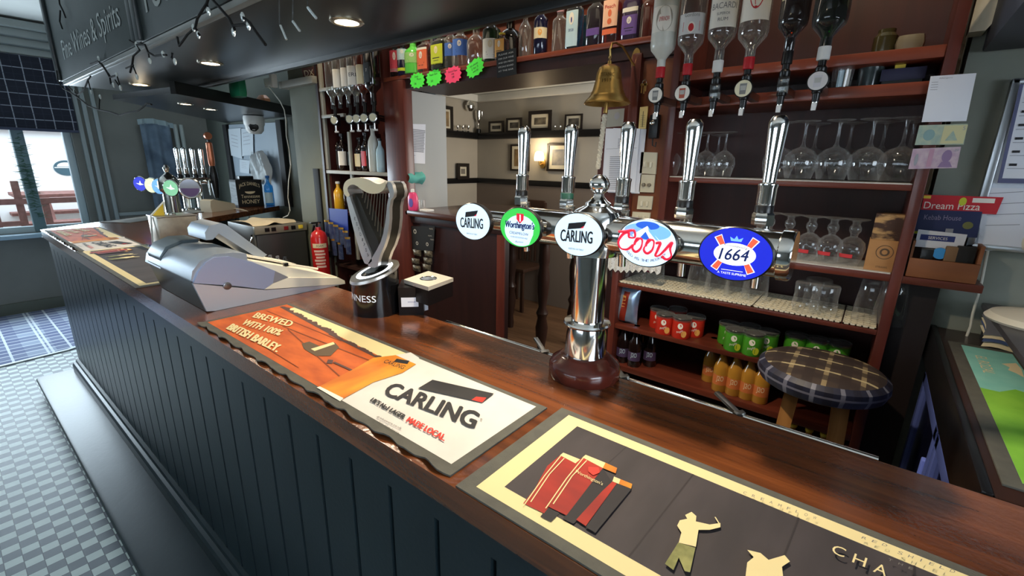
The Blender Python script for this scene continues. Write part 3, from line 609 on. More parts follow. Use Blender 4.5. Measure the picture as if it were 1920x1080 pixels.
# ================================================================== HARP STOUT FONT
hf = thing('stout_font', 'black stout font with silver harp rising from a glowing ring', 'beer font', (-1.185, .815, 1.10))
gx, gy, gr = -1.185, .815, .072
SILV = mat('harp_silver', (214, 212, 208), .34, .85); HDARK = mat('harp_dark_inlay', (66, 64, 58), .3, .7); HGOLD = mat('harp_pale_gold', (232, 216, 176), .35, .25)
tdir = Vector((-.35, -.94, 0)).normalized()           # the top slopes down to the customer
q = MB(); n = 48; zt = lambda a, r: 1.232-(math.cos(a)*tdir.x+math.sin(a)*tdir.y)*r*.34
ring = lambda r, dz: [(gx+r*math.cos(2*PI*k/n), gy+r*math.sin(2*PI*k/n), zt(2*PI*k/n, r)+dz) for k in range(n)]
lo = [(gx+gr*math.cos(2*PI*k/n), gy+gr*math.sin(2*PI*k/n), 1.10) for k in range(n)]; md = [(v[0], v[1], v[2]) for v in ring(gr, -.012)]
vs = lo+md; q.add(vs, [(k, (k+1) % n, n+(k+1) % n, n+k) for k in range(n)]+[tuple(reversed(range(n)))], mat('stout_black', (14, 14, 16), .18, coat=.5))
q.build('body', hf)
def ringpiece(nm, r0, r1, dz0, dz1, m, par=hf):
    q = MB(); vs = ring(r0, dz0)+ring(r1, dz1); q.add(vs, [(k, (k+1) % n, n+(k+1) % n, n+k) for k in range(n)], m); return q, vs
q, _ = ringpiece('', gr, gr+.004, -.012, -.008, SILV)
for r0, r1, z0, z1, m in ((gr+.004, gr+.002, -.008, 0, SILV), (gr+.002, .056, 0, .001, mat('collar_grey', (110, 108, 102), .3, .8))):
    vs = ring(r0, z0)+ring(r1, z1); q.add(vs, [(k, (k+1) % n, n+(k+1) % n, n+k) for k in range(n)], m)
cl = q.build('collar', hf)
q, _ = ringpiece('', .056, .042, .0012, .0018, mat('glowing_ring', (226, 238, 255), .4, emit=2.6)); q.build('light_ring', hf)
q, vs = ringpiece('', .042, .030, .0018, .006, mat('stout_black', 0)); q.add(vs[n:], [tuple(range(n))], mat('stout_black', 0)); q.build('plinth', hf)
q = MB()
def wrap(u0, u1, z0, h): # lettering round the body, facing the camera side
    def fn(a, b): t = u0+(u1-u0)*a; return (gx+(gr+.0006)*math.cos(t), gy+(gr+.0006)*math.sin(t), z0+h*b)
    return fn
q.text('GUINNESS', None, None, None, mat('stout_lettering', (226, 232, 238), .5, emit=.25), fn=wrap(-2.72, -.62, 1.150, .021)); q.build('lettering', hf)
# harp outline traced in its own plane, Y = .80, given real thickness
HYF, HYB = .795, .842
def HP(px): return [tuple(PY(x, y, .80)[[0, 2]]) for x, y in px]
def Hm(u, v, w): return (u, w, v)
def sm(pts, it=2):
    for _ in range(it):
        o_ = []
        for i in range(len(pts)):
            a, b_ = pts[i], pts[(i+1) % len(pts)]; o_ += [(.75*a[0]+.25*b_[0], .75*a[1]+.25*b_[1]), (.25*a[0]+.75*b_[0], .25*a[1]+.75*b_[1])]
        pts = o_
    return pts
q = MB()
pillar = sm(HP([(726, 342), (737, 340), (743, 366), (733, 378), (733, 420), (726, 455), (713, 482), (711, 502), (688, 500), (706, 474), (720, 446), (726, 410), (729, 376), (735, 365)]), 1)
q.prism(pillar, Hm, HYF, HYF+.010, SILV); q.prism(pillar, Hm, HYF+.010, HYB-.010, HDARK); q.prism(pillar, Hm, HYB-.010, HYB, SILV); q.build('pillar', hf, angle=50)
q = MB(); sound = HP([(651, 366), (657, 364), (664, 385), (683, 440), (703, 487), (692, 496), (684, 492), (668, 440), (657, 395)])
q.prism(sm(sound, 1), Hm, HYF, HYB, SILV); q.build('soundboard_edge', hf, angle=50)
q = MB(); inner = HP([(658, 364), (668, 362), (690, 415), (714, 462), (703, 480), (690, 455), (672, 402)])
q.prism(sm(inner, 1), Hm, HYF+.006, HYB-.004, HDARK); q.build('soundboard', hf, angle=50)
q = MB(); neck = HP([(647, 352), (650, 341), (660, 334), (680, 332), (697, 337), (712, 346), (724, 342), (727, 338), (727, 352), (716, 362), (698, 364), (682, 356), (670, 346), (661, 346), (655, 352), (656, 360), (661, 366), (654, 370), (648, 362)])
q.prism(sm(neck, 2), Hm, HYF-.002, HYB+.002, HGOLD, mside=SILV); q.build('neck', hf, angle=50)
for k in range(9):
    t = k/8; a = PY(682+t*42, 358+4*math.sin(t*3), .815); b_ = PY(671+t*40, 380+t*82, .815)
    b_ = PY(676+t*42, 385+t*72, .815); q = MB(); q.cyl(a, b_, .0013, mat('harp_string', (120, 116, 104), .4, .6), 6); q.build('string', hf)
q = MB()
for i, ch in enumerate('ESTD1759'):
    t = i/7; p = PY(664+t*24, 412+t*68, .7935); q.text(ch, p, (.008, 0, -.003), (.002, 0, .010), DINK)
q.build('date_lettering', hf)
# drip tray block behind it
dt = thing('drip_tray', 'square silver topped drip tray on black block beside the harp font', 'drip tray', (-1.08, .9, 1.10))
zt_ = 1.205; cs = [PZ(x, y, zt_) for x, y in ((757, 524), (803, 538), (850, 521), (803, 508))]
c = sum(cs)/4
q = MB(); q.prism([(p[0], p[1]) for p in cs], lambda u, v, w: (u, v, w), zt_-.012, zt_, mat('satin_steel', (214, 208, 196), .5, .5)); q.build('plate', dt)
q = MB(); q.lathe([(.028, .0005), (.026, .002), (.022, .0), (.020, -.001), (0, -.001)], CHROME, 28, (c[0], c[1], zt_)); q.build('cup_ring', dt)
q = MB(); q.prism([((p[0]-c[0])*.97+c[0], (p[1]-c[1])*.97+c[1]) for p in cs], lambda u, v, w: (u, v, w), zt_-.06, zt_-.012, BLACK); q.build('tray_body', dt)
a = cs[0]; d = Vector((c[0]-gx, c[1]-gy, 0)).normalized(); e = Vector((-d.y, d.x, 0)); p0 = Vector((gx, gy, 0))+d*.075; 
q = MB(); pl = [p0+e*.05, p0-e*.05, p0-e*.05+d*.075, p0+e*.05+d*.075]; q.prism([(p.x, p.y) for p in pl], lambda u, v, w: (u, v, w), 1.10, 1.19, BLACK); bk = q.build('block', dt)
q = MB(); s0 = p0-e*.0508+d*.008; q.poly([(s0+d*t_+Vector((0, 0, z)))[:] for t_, z in ((0, 1.128), (.052, 1.128), (.052, 1.158), (0, 1.158))], PAPER)
s0 = p0-e*.0512+d*.008; q.text('stout', (s0.x+d.x*.02, s0.y+d.y*.02, 1.142), d*.024, (0, 0, .005), NINK); q.build('sticker', bk)
q = MB()
for k in range(3): q.box(c[0]-.03+.01*k, c[0]-.026+.01*k, c[1]-.03, c[1]+.0, 1.10, 1.15-.006*k, PAPER)
tag(q.build('beer_mats', loc=(c[0], c[1], 1.1)), 'few white cards tucked upright beside the drip tray', 'cards')

# ================================================================== TILL
tl = thing('till', 'silver pub till seen from behind with raised customer display', 'till', (-1.78, .66, 1.10))
TSIL = mat('till_silver', (170, 180, 190), .35, .55, c2=(160, 170, 182), scale=(5, 5, 5)); TLITE = mat('till_pale_silver', (186, 190, 200), .38, .35); TCREAM = mat('till_cream', (222, 216, 198), .5); TDARK = mat('till_dark_back', (58, 56, 54), .35); TLID = mat('till_dark_lid', (84, 96, 102), .3, .5)
XR, XL = -1.555, -2.02
side = [(.462, 1.101), (.436, 1.205), (.444, 1.235), (.468, 1.262), (.51, 1.277), (.56, 1.276), (.60, 1.266), (.70, 1.21), (.80, 1.172), (.89, 1.142), (.91, 1.13), (.912, 1.11), (.90, 1.101)]
q = MB(); q.prism([(.462, 1.101), (.436, 1.205), (.52, 1.205), (.90, 1.122), (.90, 1.101)], lambda u, v, w: (w, u, v), XL+.03, XR-.012, TDARK); q.build('back_panel', tl)
def TS(pts): return [tuple(PX(x, y, XR)[1:]) for x, y in pts]
sd = lambda u, v, w: (w, u, max(v, 1.1006))
q = MB(); q.prism(TS([(362, 532), (388, 584), (405, 586), (500, 570), (646, 546), (648, 543), (498, 544)]), sd, XR-.012, XR, TLITE); q.build('side_lower', tl)
q = MB(); q.prism(TS([(363, 531), (372, 510), (386, 493), (402, 483), (430, 481), (475, 492), (516, 508), (512, 531), (496, 542.5), (440, 536)]), sd, XR-.012, XR-.0005, mat('till_blue_silver', (160, 172, 204), .35, .4)); sp_ = q.build('side_cover', tl, angle=60)
kc = PX(426, 536, XR); q = MB(); q.lathe([(.0, .004), (.009, .004), (.012, .003), (.012, 0)], mat('till_lock', (120, 120, 122), .3, .9), 20, kc, Matrix.Rotation(PI/2, 3, 'Y')); q.build('key_lock', sp_)
q = MB(); q.prism(TS([(516, 508), (541, 520), (512, 531)]), sd, XR-.012, XR-.0005, mat('till_grey_insert', (140, 142, 150), .4, .3)); q.build('side_insert', tl)
q = MB(); q.prism(TS([(496, 542.5), (512, 531.5), (541, 520.5), (636, 521), (646, 526), (648, 542)]), sd, XR-.014, XR+.001, TCREAM); q.build('side_trim', tl)
hump = side[1:7]+[(.60, 1.20), (.50, 1.2)]
q = MB(); q.prism([(a, b_-.002) for a, b_ in hump], lambda u, v, w: (w, u, v), XL+.17, XR-.010, TSIL); q.build('printer_cover', tl, angle=50)
q = MB(); q.prism([(a*.98+.008, b_-.008) for a, b_ in hump], lambda u, v, w: (w, u, v), XL, XL+.17, TSIL); q.build('printer_end', tl, angle=50)
q = MB(); q.prism([(.442, 1.222), (.440, 1.236), (.462, 1.268), (.51, 1.285), (.56, 1.283), (.56, 1.27), (.47, 1.255), (.45, 1.222)], lambda u, v, w: (w, u, v), XL+.03, XL+.165, TLID); q.build('paper_lid', tl, angle=50)
q = MB(); q.prism([(.58, 1.255)]+TS([(478, 491), (560, 505), (636, 520)])+[(.90, 1.11), (.6, 1.13)], lambda u, v, w: (w, u, v), XL+.04, XR-.014, TCREAM); q.prism([(.62, 1.248), (.80, 1.185), (.80, 1.18), (.62, 1.24)], lambda u, v, w: (w, u, v), XR-.20, XR-.10, TCREAM); q.build('keyboard_deck', tl)
q = MB(); a, b_ = Vector((0, .72, 1.205)), Vector((0, .855, 1.158)); q.cyl((XR-.03, .735, 1.205), (XR-.05, .855, 1.165), .004, TCREAM, 8); q.box(XR-.035, XR-.025, .722, .737, 1.198, 1.21, BLACK); q.build('stylus', tl)
# customer display on its arm
q = MB(); prof = [(.535, 1.30), (.535, 1.325), (.55, 1.345), (.585, 1.352), (.60, 1.346), (.72, 1.225), (.70, 1.215), (.69, 1.215), (.575, 1.318), (.555, 1.30)]
q.prism(prof, lambda u, v, w: (w, u, v), -1.86, -1.70, TSIL, mside=mat('till_display_side', (150, 162, 178), .35, .4)); q.build('customer_display', tl, angle=40)

# ================================================================== BACK BAR
YB, YK = 1.75, 2.03
def zy(x, y): return float(PY(x, y, YB)[2])
def xy(x, y, Y=YB): return float(PY(x, y, Y)[0])
EDGEW = mat('shelf_edge_wood', (112, 52, 34), .35, c2=(132, 64, 42), scale=(3, 30, 30), wood=True, coat=.3)
PANELW = mat('back_panel_wood', (120, 58, 34), .5, c2=(98, 44, 26), scale=(22, 22, 3), wood=True)
# post left of the hatch, hatch surround, hatch ledge and panel
XP0, XP1, XH1, XU0, XU1 = -2.335, -2.155, -.95, -.66, .10
pl_ = thing('hatch_surround', 'mahogany posts and overhead valance framing the serving hatch', 'hatch surround', (-1.6, 1.75, 0))
ZS = zy(1100, 86)
q = MB(); q.box(XP0, XP1, 1.735, 1.80, 0, ZS-.0235, MAHOGV, .008); q.build('post', pl_)
q = MB(); q.box(XP0-.03, XP0-.004, 1.745, 2.05, ZS-.0235, 2.6, MAHOGV, .004); q.build('post', pl_)
XLO = xy(1145, 560); ZLO = 1.235
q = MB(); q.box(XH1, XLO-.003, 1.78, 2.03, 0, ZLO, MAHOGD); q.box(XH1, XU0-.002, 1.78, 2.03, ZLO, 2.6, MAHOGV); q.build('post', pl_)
q = MB(); xm_ = xy(1190, 170)
q.box(xm_-.022, xm_+.022, 1.742, 1.782, ZLO, 1.97, MAHOGV, .015); q.build('moulding', pl_)
q = MB(); q.box(xm_+.022, XU0-.003, 1.765, 1.781, ZLO, 1.94, mat('tan_wood_panel', (126, 70, 34), .5, c2=(108, 56, 28), scale=(20, 20, 3), wood=True)); q.build('panel', pl_)
ZO, ZS = zy(1150, 115), zy(1100, 86)
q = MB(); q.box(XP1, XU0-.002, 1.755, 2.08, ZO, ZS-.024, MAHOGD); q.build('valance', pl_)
REV = mat('pale_reveal_paint', (168, 170, 168), .7)
q = MB(); q.box(XP1-.06, XP1-.03, 1.80, 2.085, 0, ZO, REV); q.box(XP1-.34, XP1-.06, 2.03, 2.085, 0, 2.6, REV); struct('wall_left', q)
ZL = zy(765, 393)
lg = thing('hatch_counter', 'dark mahogany counter top in the serving hatch to the next room', 'counter', (-1.6, 2.0, ZL))
q = MB(); q.box(XP1-.03+.0, XH1, 1.735, 2.44, ZL-.035, ZL, mat('hatch_counter_wood', (84, 48, 34), .25, c2=(64, 36, 26), scale=(3, 24, 24), wood=True, coat=.3), .008); q.build('worktop', lg)
q = MB(); xp = xy(952, 500, 1.79); q.box(XP1-.02, xp, 1.77, 1.80, .0, ZL-.035, MAHOGD); q.box(xp-.05, xp, 1.76, 1.77, 0, ZL-.036, MAHOGV); q.box(XP1-.02, xp, 1.755, 1.77, ZL-.075, ZL-.036, MAHOGD, .006); q.build('front_panel', lg)

# top shelf with its backing
ts = thing('bottle_shelf', 'long mahogany shelf over the hatch lined with spirit bottles', 'shelf', (-1.5, 1.88, ZS))
q = MB(); q.box(XP0, XU0-.004, YB-.005, YK+.05, ZS-.022, ZS, EDGEW, .004); q.build('shelf', ts)
q = MB(); q.box(XP0+.02, XU0-.004, YK+.052, YK+.07, ZS-.02, 2.62, PANELW); struct('trim_11', q)
# glass shelf unit
gu = thing('glass_shelf_unit', 'mahogany shelf unit holding glasses, snacks and bottled drinks', 'shelf unit', (-.28, 1.88, 0))
for x, z0, z1 in ((XU0, ZLO, 2.6), (XU1-.028, 0, 2.6), (XLO, 0, ZLO-.03)):
    q = MB(); q.box(x, x+.028, YB-.004, YK, z0, z1, MAHOGV, .003); q.build('stile', gu)
q = MB(); q.box(XLO, XU0, YB-.004, YK, ZLO-.03, ZLO-.001, MAHOG, .003); q.build('shelf', gu)
q = MB(); q.box(XLO, XU0, YK, YK+.02, 0, ZLO, mat('dark_unit_back', (58, 22, 18), .45, c2=(46, 17, 15), scale=(20, 20, 3), wood=True)); q.build('back_panel', gu)
q = MB(); q.box(XU0, XU1, YK, YK+.02, 0, 2.6, mat('dark_unit_back', 0)); q.build('back_panel', gu)
SH = {'upper': (zy(1690, 91), zy(1690, 114)), 'optic': (zy(1690, 155), zy(1690, 179)), 'wine': (zy(1722, 347), zy(1722, 359)), 'goblet': (zy(1680, 516), zy(1680, 530)), 'pint': (zy(1690, 628), zy(1690, 638)), 'tube': (zy(1285, 639), zy(1285, 648))}
SH['soda'] = (SH['tube'][0]-.185, SH['tube'][0]-.21); SH['low'] = (SH['tube'][0]-.40, SH['tube'][0]-.425)
for k, (a, b_) in SH.items():
    q = MB(); q.box((XLO if k in ('pint', 'tube', 'soda', 'low') else XU0)+.028, XU1-.028+(.20 if k == 'goblet' else 0), YB, YK if k != 'goblet' else 1.855, b_, a, EDGEW if k in ('upper', 'optic') else MAHOG, .003)
    if k == 'goblet': q.box(XU0+.028, XU1-.028, 1.84, YK, b_, a, MAHOG)
    q.build('shelf', gu)
Z = {k: v[0] for k, v in SH.items()}
q = MB(); q.box(XU1+.001, .192, 1.80, 1.856, 0, SH['goblet'][1]-.002, mat('shadow_panel_black', (26, 16, 16), .6)); q.build('end_panel', gu)  # dark panel added where the wall only lies in shadow
# perforated shelf mats
def perf(x0, x1, z, lab):
    q = MB(); nx, ny = int((x1-x0)/.016), 9; q.box(x0, x1, YB+.004, YB+.008, z, z+.008, CREAM); 
    for i in range(nx+1): x = x0+(x1-x0-.004)*i/nx; q.box(x, x+.004, YB+.004, YB+.24, z+.001, z+.006, CREAM)
    for j in range(ny+1): y = YB+.006+.228*j/ny; q.box(x0, x1, y, y+.006, z+.002, z+.007, CREAM)
    q.box(x0, x1, YB+.004, YB+.24, z, z+.0015, mat('mat_shadow_white', (190, 186, 176), .7)); tag(q.build('shelf_mat', loc=(x0, YB, z)), lab, 'shelf mat', 'white perforated shelf mats')
xs_ = [XLO+.03, xy(1410, 575), xy(1578, 605), XU1-.03]
for i, nm in enumerate(('white perforated shelf mat under the lace-hung pint glasses', 'white perforated shelf mat in the middle of the pint shelf', 'white perforated shelf mat at the right end of the pint shelf')): perf(xs_[i]+.002, xs_[i+1]-.002, Z['pint'], nm)
for k, nm in (('wine', 'thin white drip mat under the wine glasses'), ('goblet', 'thin white drip mat under the goblets')):
    q = MB(); q.box(XU0+.03, XU1-.03, YB+.003, YB+.2, Z[k], Z[k]+.003, mat('white_mesh', (206, 204, 198), .8, bump=.6, bscale=260)); tag(q.build('shelf_mat', loc=(-.3, YB, Z[k])), nm, 'shelf mat', 'white perforated shelf mats')

# ------------------------------------------------------------------ bottles
def facing(x, y): return math.atan2(-y, -x)
def bottle(nm, label, loc, h, r, glass, cap, lab=None, lz=(.12, .55), prof=None, sec=None, group=None, lab2=None, text=None, tcol=None, inv=False, cat='bottle', labw=1.1, fill=None, foil=None):
    t = thing(nm, label, cat, loc, group=group); x, y, z = loc
    pr = prof or [(.0, 0), (.92, 0), (1, .02), (1, .58), (.93, .66), (.62, .74), (.40, .79), (.36, .84), (.36, .925), (.42, .93), (.42, .945)]
    pr = [(r*a, h*b) for a, b in pr]; M = Matrix.Diagonal((1, 1, -1)) if inv else None
    q = MB(); q.lathe(pr, glass, 28, loc, M, sec); q.build('glass', t)
    nr = pr[-1][0]; sg = -1 if inv else 1
    if fill:
        q = MB(); top = fill[1]; fp = [(a*.9, b+.002) for a, b in pr if b < h*top]; fp.append((fp[-1][0], h*top)); q.lathe(fp, fill[0], 24, loc, M, sec); q.build('drink', t)
    if cap is not None:
        q = MB(); z0 = h*(.885 if foil else .925)
        cp = [(nr*1.06, z0), (nr*1.1, z0+.002), (nr*1.1, h-.002), (nr*.95, h)]; q.lathe(cp, cap, 20, loc, M); q.build('cap', t)
    a0 = facing(x, y)*.75-PI/2*.25 if not sec else -PI/2
    for lb, zz in ((lab, lz), (lab2, None)):
        if lb is None: continue
        if zz is None: lb, zz = lb
        rr_ = r*1.012; q = MB()
        if sec: q.lathe([(rr_, zz[0]*h), (rr_, zz[1]*h)], lb, 24, loc, M, sec, arc=(a0-.78, a0+.78))
        else: q.lathe([(rr_, zz[0]*h), (rr_, zz[1]*h)], lb, 24, loc, M, sec, arc=(a0-labw, a0+labw))
        if text and lb is lab:
            for (s, b0, b1, w_, m_) in text:
                hb = (zz[1]-zz[0])*h
                def fn(a, b, b0=b0, b1=b1, w_=w_):
                    zloc = zz[0]*h+hb*(max(b0, b1)+(min(b0, b1)-max(b0, b1))*b if inv else b0+(b1-b0)*b); zz_ = z+sg*zloc
                    t_ = a0+(a-.5)*2*w_*labw; c_, d_ = math.cos(t_), math.sin(t_); R_ = rr_+.0006
                    if sec: e_, ax, ay = sec; k_ = (abs(c_)**e_+abs(d_)**e_)**(-1/e_); c_ *= k_*ax; d_ *= k_*ay
                    return (x+R_*c_, y+R_*d_, zz_)
                if s.startswith('#'):
                    n_ = 20 if s == '#o' else 4; pts = [(.5+.5*math.cos(2*PI*k/n_+(0 if n_ == 20 else PI/4)*1), .5+.5*math.sin(2*PI*k/n_+(0 if n_ == 20 else PI/4))) for k in range(n_)]
                    q.poly([fn(a, b) for a, b in pts], m_)
                else: q.text(s, None, None, None, m_, fn=fn)
        q.build('paper_label', t)
    return t
C_CLR = clear('clear_bottle_glass', (232, 238, 236), .12, .85); C_GRN = clear('green_bottle_glass', (70, 150, 60), .06, .7); C_DGR = clear('dark_green_bottle_glass', (14, 92, 28), .06, .75); C_AMB = clear('amber_bottle_glass', (220, 140, 40), .06, .7); C_BLU = clear('blue_bottle_glass', (96, 186, 226), .06, .7); C_PUR = clear('purple_bottle_glass', (120, 88, 170), .06, .7); C_ORG = clear('orange_bottle_glass', (236, 120, 60), .06, .7)
C_DRK = mat('dark_bottle_glass', (26, 16, 16), .06, coat=1); C_NAV = mat('navy_bottle_glass', (24, 24, 52), .06, coat=1); C_LIME = mat('lime_bottle_sleeve', (92, 196, 76), .2, coat=.5); C_FRO = mat('frosted_bottle_glass', (206, 208, 200), .35, coat=.3); C_BRN = clear('brown_bottle_glass', (110, 56, 20), .06, .7)
W_ = mat('label_white', (232, 228, 218), .4); Cm = mat('label_cream', (228, 214, 178), .6); BL_ = mat('label_black', (26, 26, 28), .5); OR_ = mat('label_orange', (226, 110, 70), .55); YE_ = mat('label_lime_yellow', (196, 206, 50), .5); RD_ = mat('label_red', (190, 40, 46), .5); PU_ = mat('label_purple', (104, 78, 150), .5); BU_ = mat('label_blue', (70, 110, 190), .5); PK_ = mat('label_pink_red', (214, 74, 90), .5); GD_ = GOLD; PALE = mat('label_pale_blue', (186, 214, 226), .5); AMBL = mat('label_amber', (232, 170, 90), .5)
CAPB = mat('cap_black', (24, 24, 26), .35); CAPW = mat('cap_white', (224, 224, 222), .4); CAPY = mat('cap_yellow', (224, 196, 60), .4); CAPO = mat('cap_copper', (196, 96, 50), .35, .5); CAPP = mat('cap_pink', (226, 176, 186), .4); CAPR = mat('cap_red', (186, 34, 44), .4); CAPS = mat('cap_silver', (190, 190, 190), .25, .9)
GT = 'spirit bottles on the shelf over the hatch'
TALL = [(.0, 0), (.92, 0), (1, .02), (1, .70), (.9, .76), (.5, .82), (.42, .86), (.42, .94), (.44, .945)]
ROUND = [(.0, 0), (.92, 0), (1, .03), (1.02, .5), (.98, .58), (.7, .68), (.36, .74), (.34, .92), (.38, .945)]
def onshelf(x, Y=1.83): return (float(PY(x, 100, Y)[0]), Y, ZS)
def gloss(n_, c_): return mat(n_, c_, .25, coat=.6)
spec = [  # px x, Y, h, r, glass, cap, label, label zone, profile, section, text, label2
 (741, 1.80, .235, .026, C_DRK, CAPB, PK_, (.15, .85), TALL, None, None, (W_, (.16, .26)), 'slim bottle in pink-red sleeve at the left end of the top shelf'),
 (756, 1.80, .245, .027, C_NAV, CAPB, PALE, (.5, .85), TALL, None, None, (YE_, (.14, .24)), 'slim dark bottle with pale blue shoulder band next to the pink-red one'),
 (775, 1.80, .27, .036, C_LIME, CAPB, mat('label_lime', (150, 206, 120), .4), (.3, .6), None, None, None, None, 'lime green opaque bottle on the top shelf'),
 (799, 1.81, .29, .037, C_ORG, CAPS, OR_, (.08, .62), TALL, (3.2, 1, .8), None, (W_, (.62, .68)), 'clear bottle with salmon-orange label on the top shelf'),
 (817, 1.86, .29, .038, C_NAV, CAPB, BU_, (.1, .45), None, None, None, None, 'dark blue bottle half hidden behind the lime-labelled one'),
 (828, 1.80, .29, .040, C_GRN, CAPB, YE_, (.12, .66), TALL, (5, 1, .8), None, (BL_, (.12, .15)), 'square green bottle with lime yellow label'),
 (846, 1.81, .31, .038, C_CLR, CAPS, BU_, (.3, .62), TALL, None, None, None, 'first of two clear bottles with a blue band, beside the lime label'),
 (864, 1.81, .31, .039, C_CLR, CAPS, BU_, (.28, .68), TALL, None, None, None, 'second clear bottle with a blue band, above the pink price star'),
 (893, 1.81, .31, .043, C_CLR, CAPS, None, (0, 0), ROUND, None, None, None, 'bare clear round bottle above the tilted green price star'),
 (922, 1.81, .30, .041, C_GRN, CAPB, W_, (.06, .52), TALL, None, None, None, 'green bottle with a frosted white label'),
 (941, 1.79, .20, .026, C_AMB, CAPY, AMBL, (.1, .75), TALL, (4, 1, .7), None, None, 'small flat bottle with amber label behind the chalk price card'),
 (957, 1.87, .30, .050, C_DRK, CAPO, None, (0, 0), ROUND, None, None, None, 'broad dark bottle with a copper neck'),
 (984, 1.82, .28, .035, C_CLR, CAPY, None, (.1, .4), None, None, None, None, 'clear bottle with a yellow cap'),
 (1013, 1.82, .29, .036, C_NAV, CAPO, Cm, (.34, .56), TALL, None, [('#o', .25, .85, .26, AMBL)], None, 'dark blue bottle with cream label and copper foil neck'),
 (1048, 1.82, .27, .034, C_CLR, CAPP, None, (.1, .4), TALL, None, None, None, 'clear patterned bottle with a pale pink cap'),
 (1075, 1.81, .30, .037, C_BLU, CAPB, PALE, (.05, .70), TALL, (4, 1, .8), [('#o', .6, .95, .3, W_), ('#o', .66, .82, .08, NINK), ('DRY GIN', .42, .5, .3, NINK)], None, 'pale blue square bottle with a long pale label'),
 (1092, 1.88, .22, .036, C_BLU, None, None, (0, 0), [(0, 0), (1, 0), (1, .95), (.9, 1)], (5, 1, 1), None, None, 'turquoise block bottle half hidden behind the pale blue one'),
 (1114, 1.81, .30, .038, C_PUR, CAPB, None, (.1, .4), TALL, (4, 1, .8), None, (PU_, (.2, .34)), 'violet glass bottle beside the pale blue one'),
 (1145, 1.81, .30, .042, C_ORG, CAPR, mat('label_pale_orange', (240, 190, 160), .55), (.30, .80), TALL, (4, 1, .8), [('#o', .35, .62, .18, OR_), ('#o', .08, .3, .22, OR_), ('Peach', .66, .8, .5, RD_)], (OR_, (.16, .26)), 'orange bottle with pale fruit label, over the brass bell'),
 (1181, 1.81, .30, .042, mat('smoky_bottle_glass', (60, 46, 74), .06, coat=1), CAPB, PU_, (.10, .46), TALL, (4, 1, .8), None, (W_, (.52, .60)), 'dark bottle with violet flower label'),
 (1212, 1.82, .30, .038, C_AMB, CAPB, None, (.1, .4), None, None, None, None, 'amber bottle at the right end of the top shelf')]
TOPY = (88, 85, 75, 70, 66, 62, 54, 52, 46, 36, 62, 32, 22, 14, 18, -8, 32, -8, -18, -22, -20); WPX = (23, 25, 35, 36, 30, 38, 28, 32, 36, 36, 27, 46, 25, 28, 29, 31, 20, 33, 36, 37, 36)
for (px, Y, h, r, g, cp, lb, lz, pr, sc_, tx, l2, nm), ty, wp in zip(spec, TOPY, WPX):
    Y -= .025; p = PY(px, 100, Y); h = float(PY(px, ty, Y)[2])-ZS; r = wp/2*float((p-CAM)@_f)/F_PX*.96
    if lb is not None and tx is None: tx = [('#o', .55, .92, .22, Cm if lb in (W_, YE_) else W_), ('#s', .30, .36, .6, DINK), ('#s', .18, .22, .45, DINK), ('GIN' if px % 2 else 'RUM', .62, .80, .12, lb)]
    bottle('spirit_bottle', nm, onshelf(px, Y), h, r, g, cp, lb, lz, pr, sc_, GT, l2, tx)
q = MB(); p = onshelf(733, 1.77); q.box(p[0]-.016, p[0]+.016, p[1], p[1]+.004, ZS, ZS+.035, W_); tag(q.build('price_card', loc=p), 'tiny white card at the left end of the top shelf', 'card')
# price stars and chalk card on the shelf edge
def star(px, m, nm, rot, lines, n=13):
    c = PY(px[0], px[1], 1.742); ra, rb = .050, .041; q = MB(); cs_, sn = math.cos(rot), math.sin(rot)
    pts = []
    for k in range(2*n):
        t = 2*PI*k/(2*n); R_ = ra if k % 2 == 0 else rb
        u, v = 1.22*R_*math.copysign(abs(math.cos(t))**.75, math.cos(t)), .80*R_*math.copysign(abs(math.sin(t))**.75, math.sin(t)); pts.append((c[0]+u*cs_-v*sn, c[2]+u*sn+v*cs_))
    t_ = thing('price_star', nm, 'price sign', c, group='fluorescent price stars'); q.prism(pts, lambda u, v, w: (u, w, v), 1.7425, 1.744, m); q.build('card', t_)
    q = MB()
    for s, u0, u1, v in [(a_, b_*1.6, c_*1.6, d_*1.25) for a_, b_, c_, d_ in lines]: q.text(s, (c[0]+u0*cs_-v*sn, 1.7418, c[2]+u0*sn+v*cs_), ((u1-u0)*cs_, 0, (u1-u0)*sn), (-.008*sn, 0, .010*cs_), DINK)
    q.build('handwriting', t_)
FG = mat('fluorescent_green_card', (84, 240, 70), .7, emit=.12); FP = mat('fluorescent_pink_card', (250, 70, 110), .7, emit=.12)
star((782, 151), FG, 'green price star at the left end of the shelf edge', -.02, [('Dark', -.012, .006, .012), ('Rum', .0, .02, .002), ('2.80', -.016, -.004, -.016)])
star((813, 146), FG, 'green price star between the pink star and the leftmost one', .10, [('Peach', -.018, .0, .010), ('Gin', .004, .018, .010), ('3.0', -.014, -.004, -.014)])
star((849, 140), FP, 'pink price star on the shelf edge', .06, [('Spiced Rum', -.02, .02, .010), ('only', -.006, .006, .0), ('2.80', -.006, .006, -.012)])
star((890, 127), FG, 'green price star tilted above the hatch next to the chalk card', .32, [('All shots', -.018, .016, .008), ('2 for 5', -.014, .014, -.004), ('every day', -.01, .012, -.015)])
c = PY(950, 117, 1.742); t_ = thing('price_card', 'small black chalk price card on the shelf edge', 'price sign', c); q = MB(); q.box(c[0]-.056, c[0]+.056, 1.738, 1.744, c[2]-.058, c[2]+.05, BLACKM, M=Matrix.Translation(Vector(c)) @ Matrix.Rotation(-.05, 4, 'Y') @ Matrix.Translation(-Vector(c))); q.build('card', t_)
q = MB()
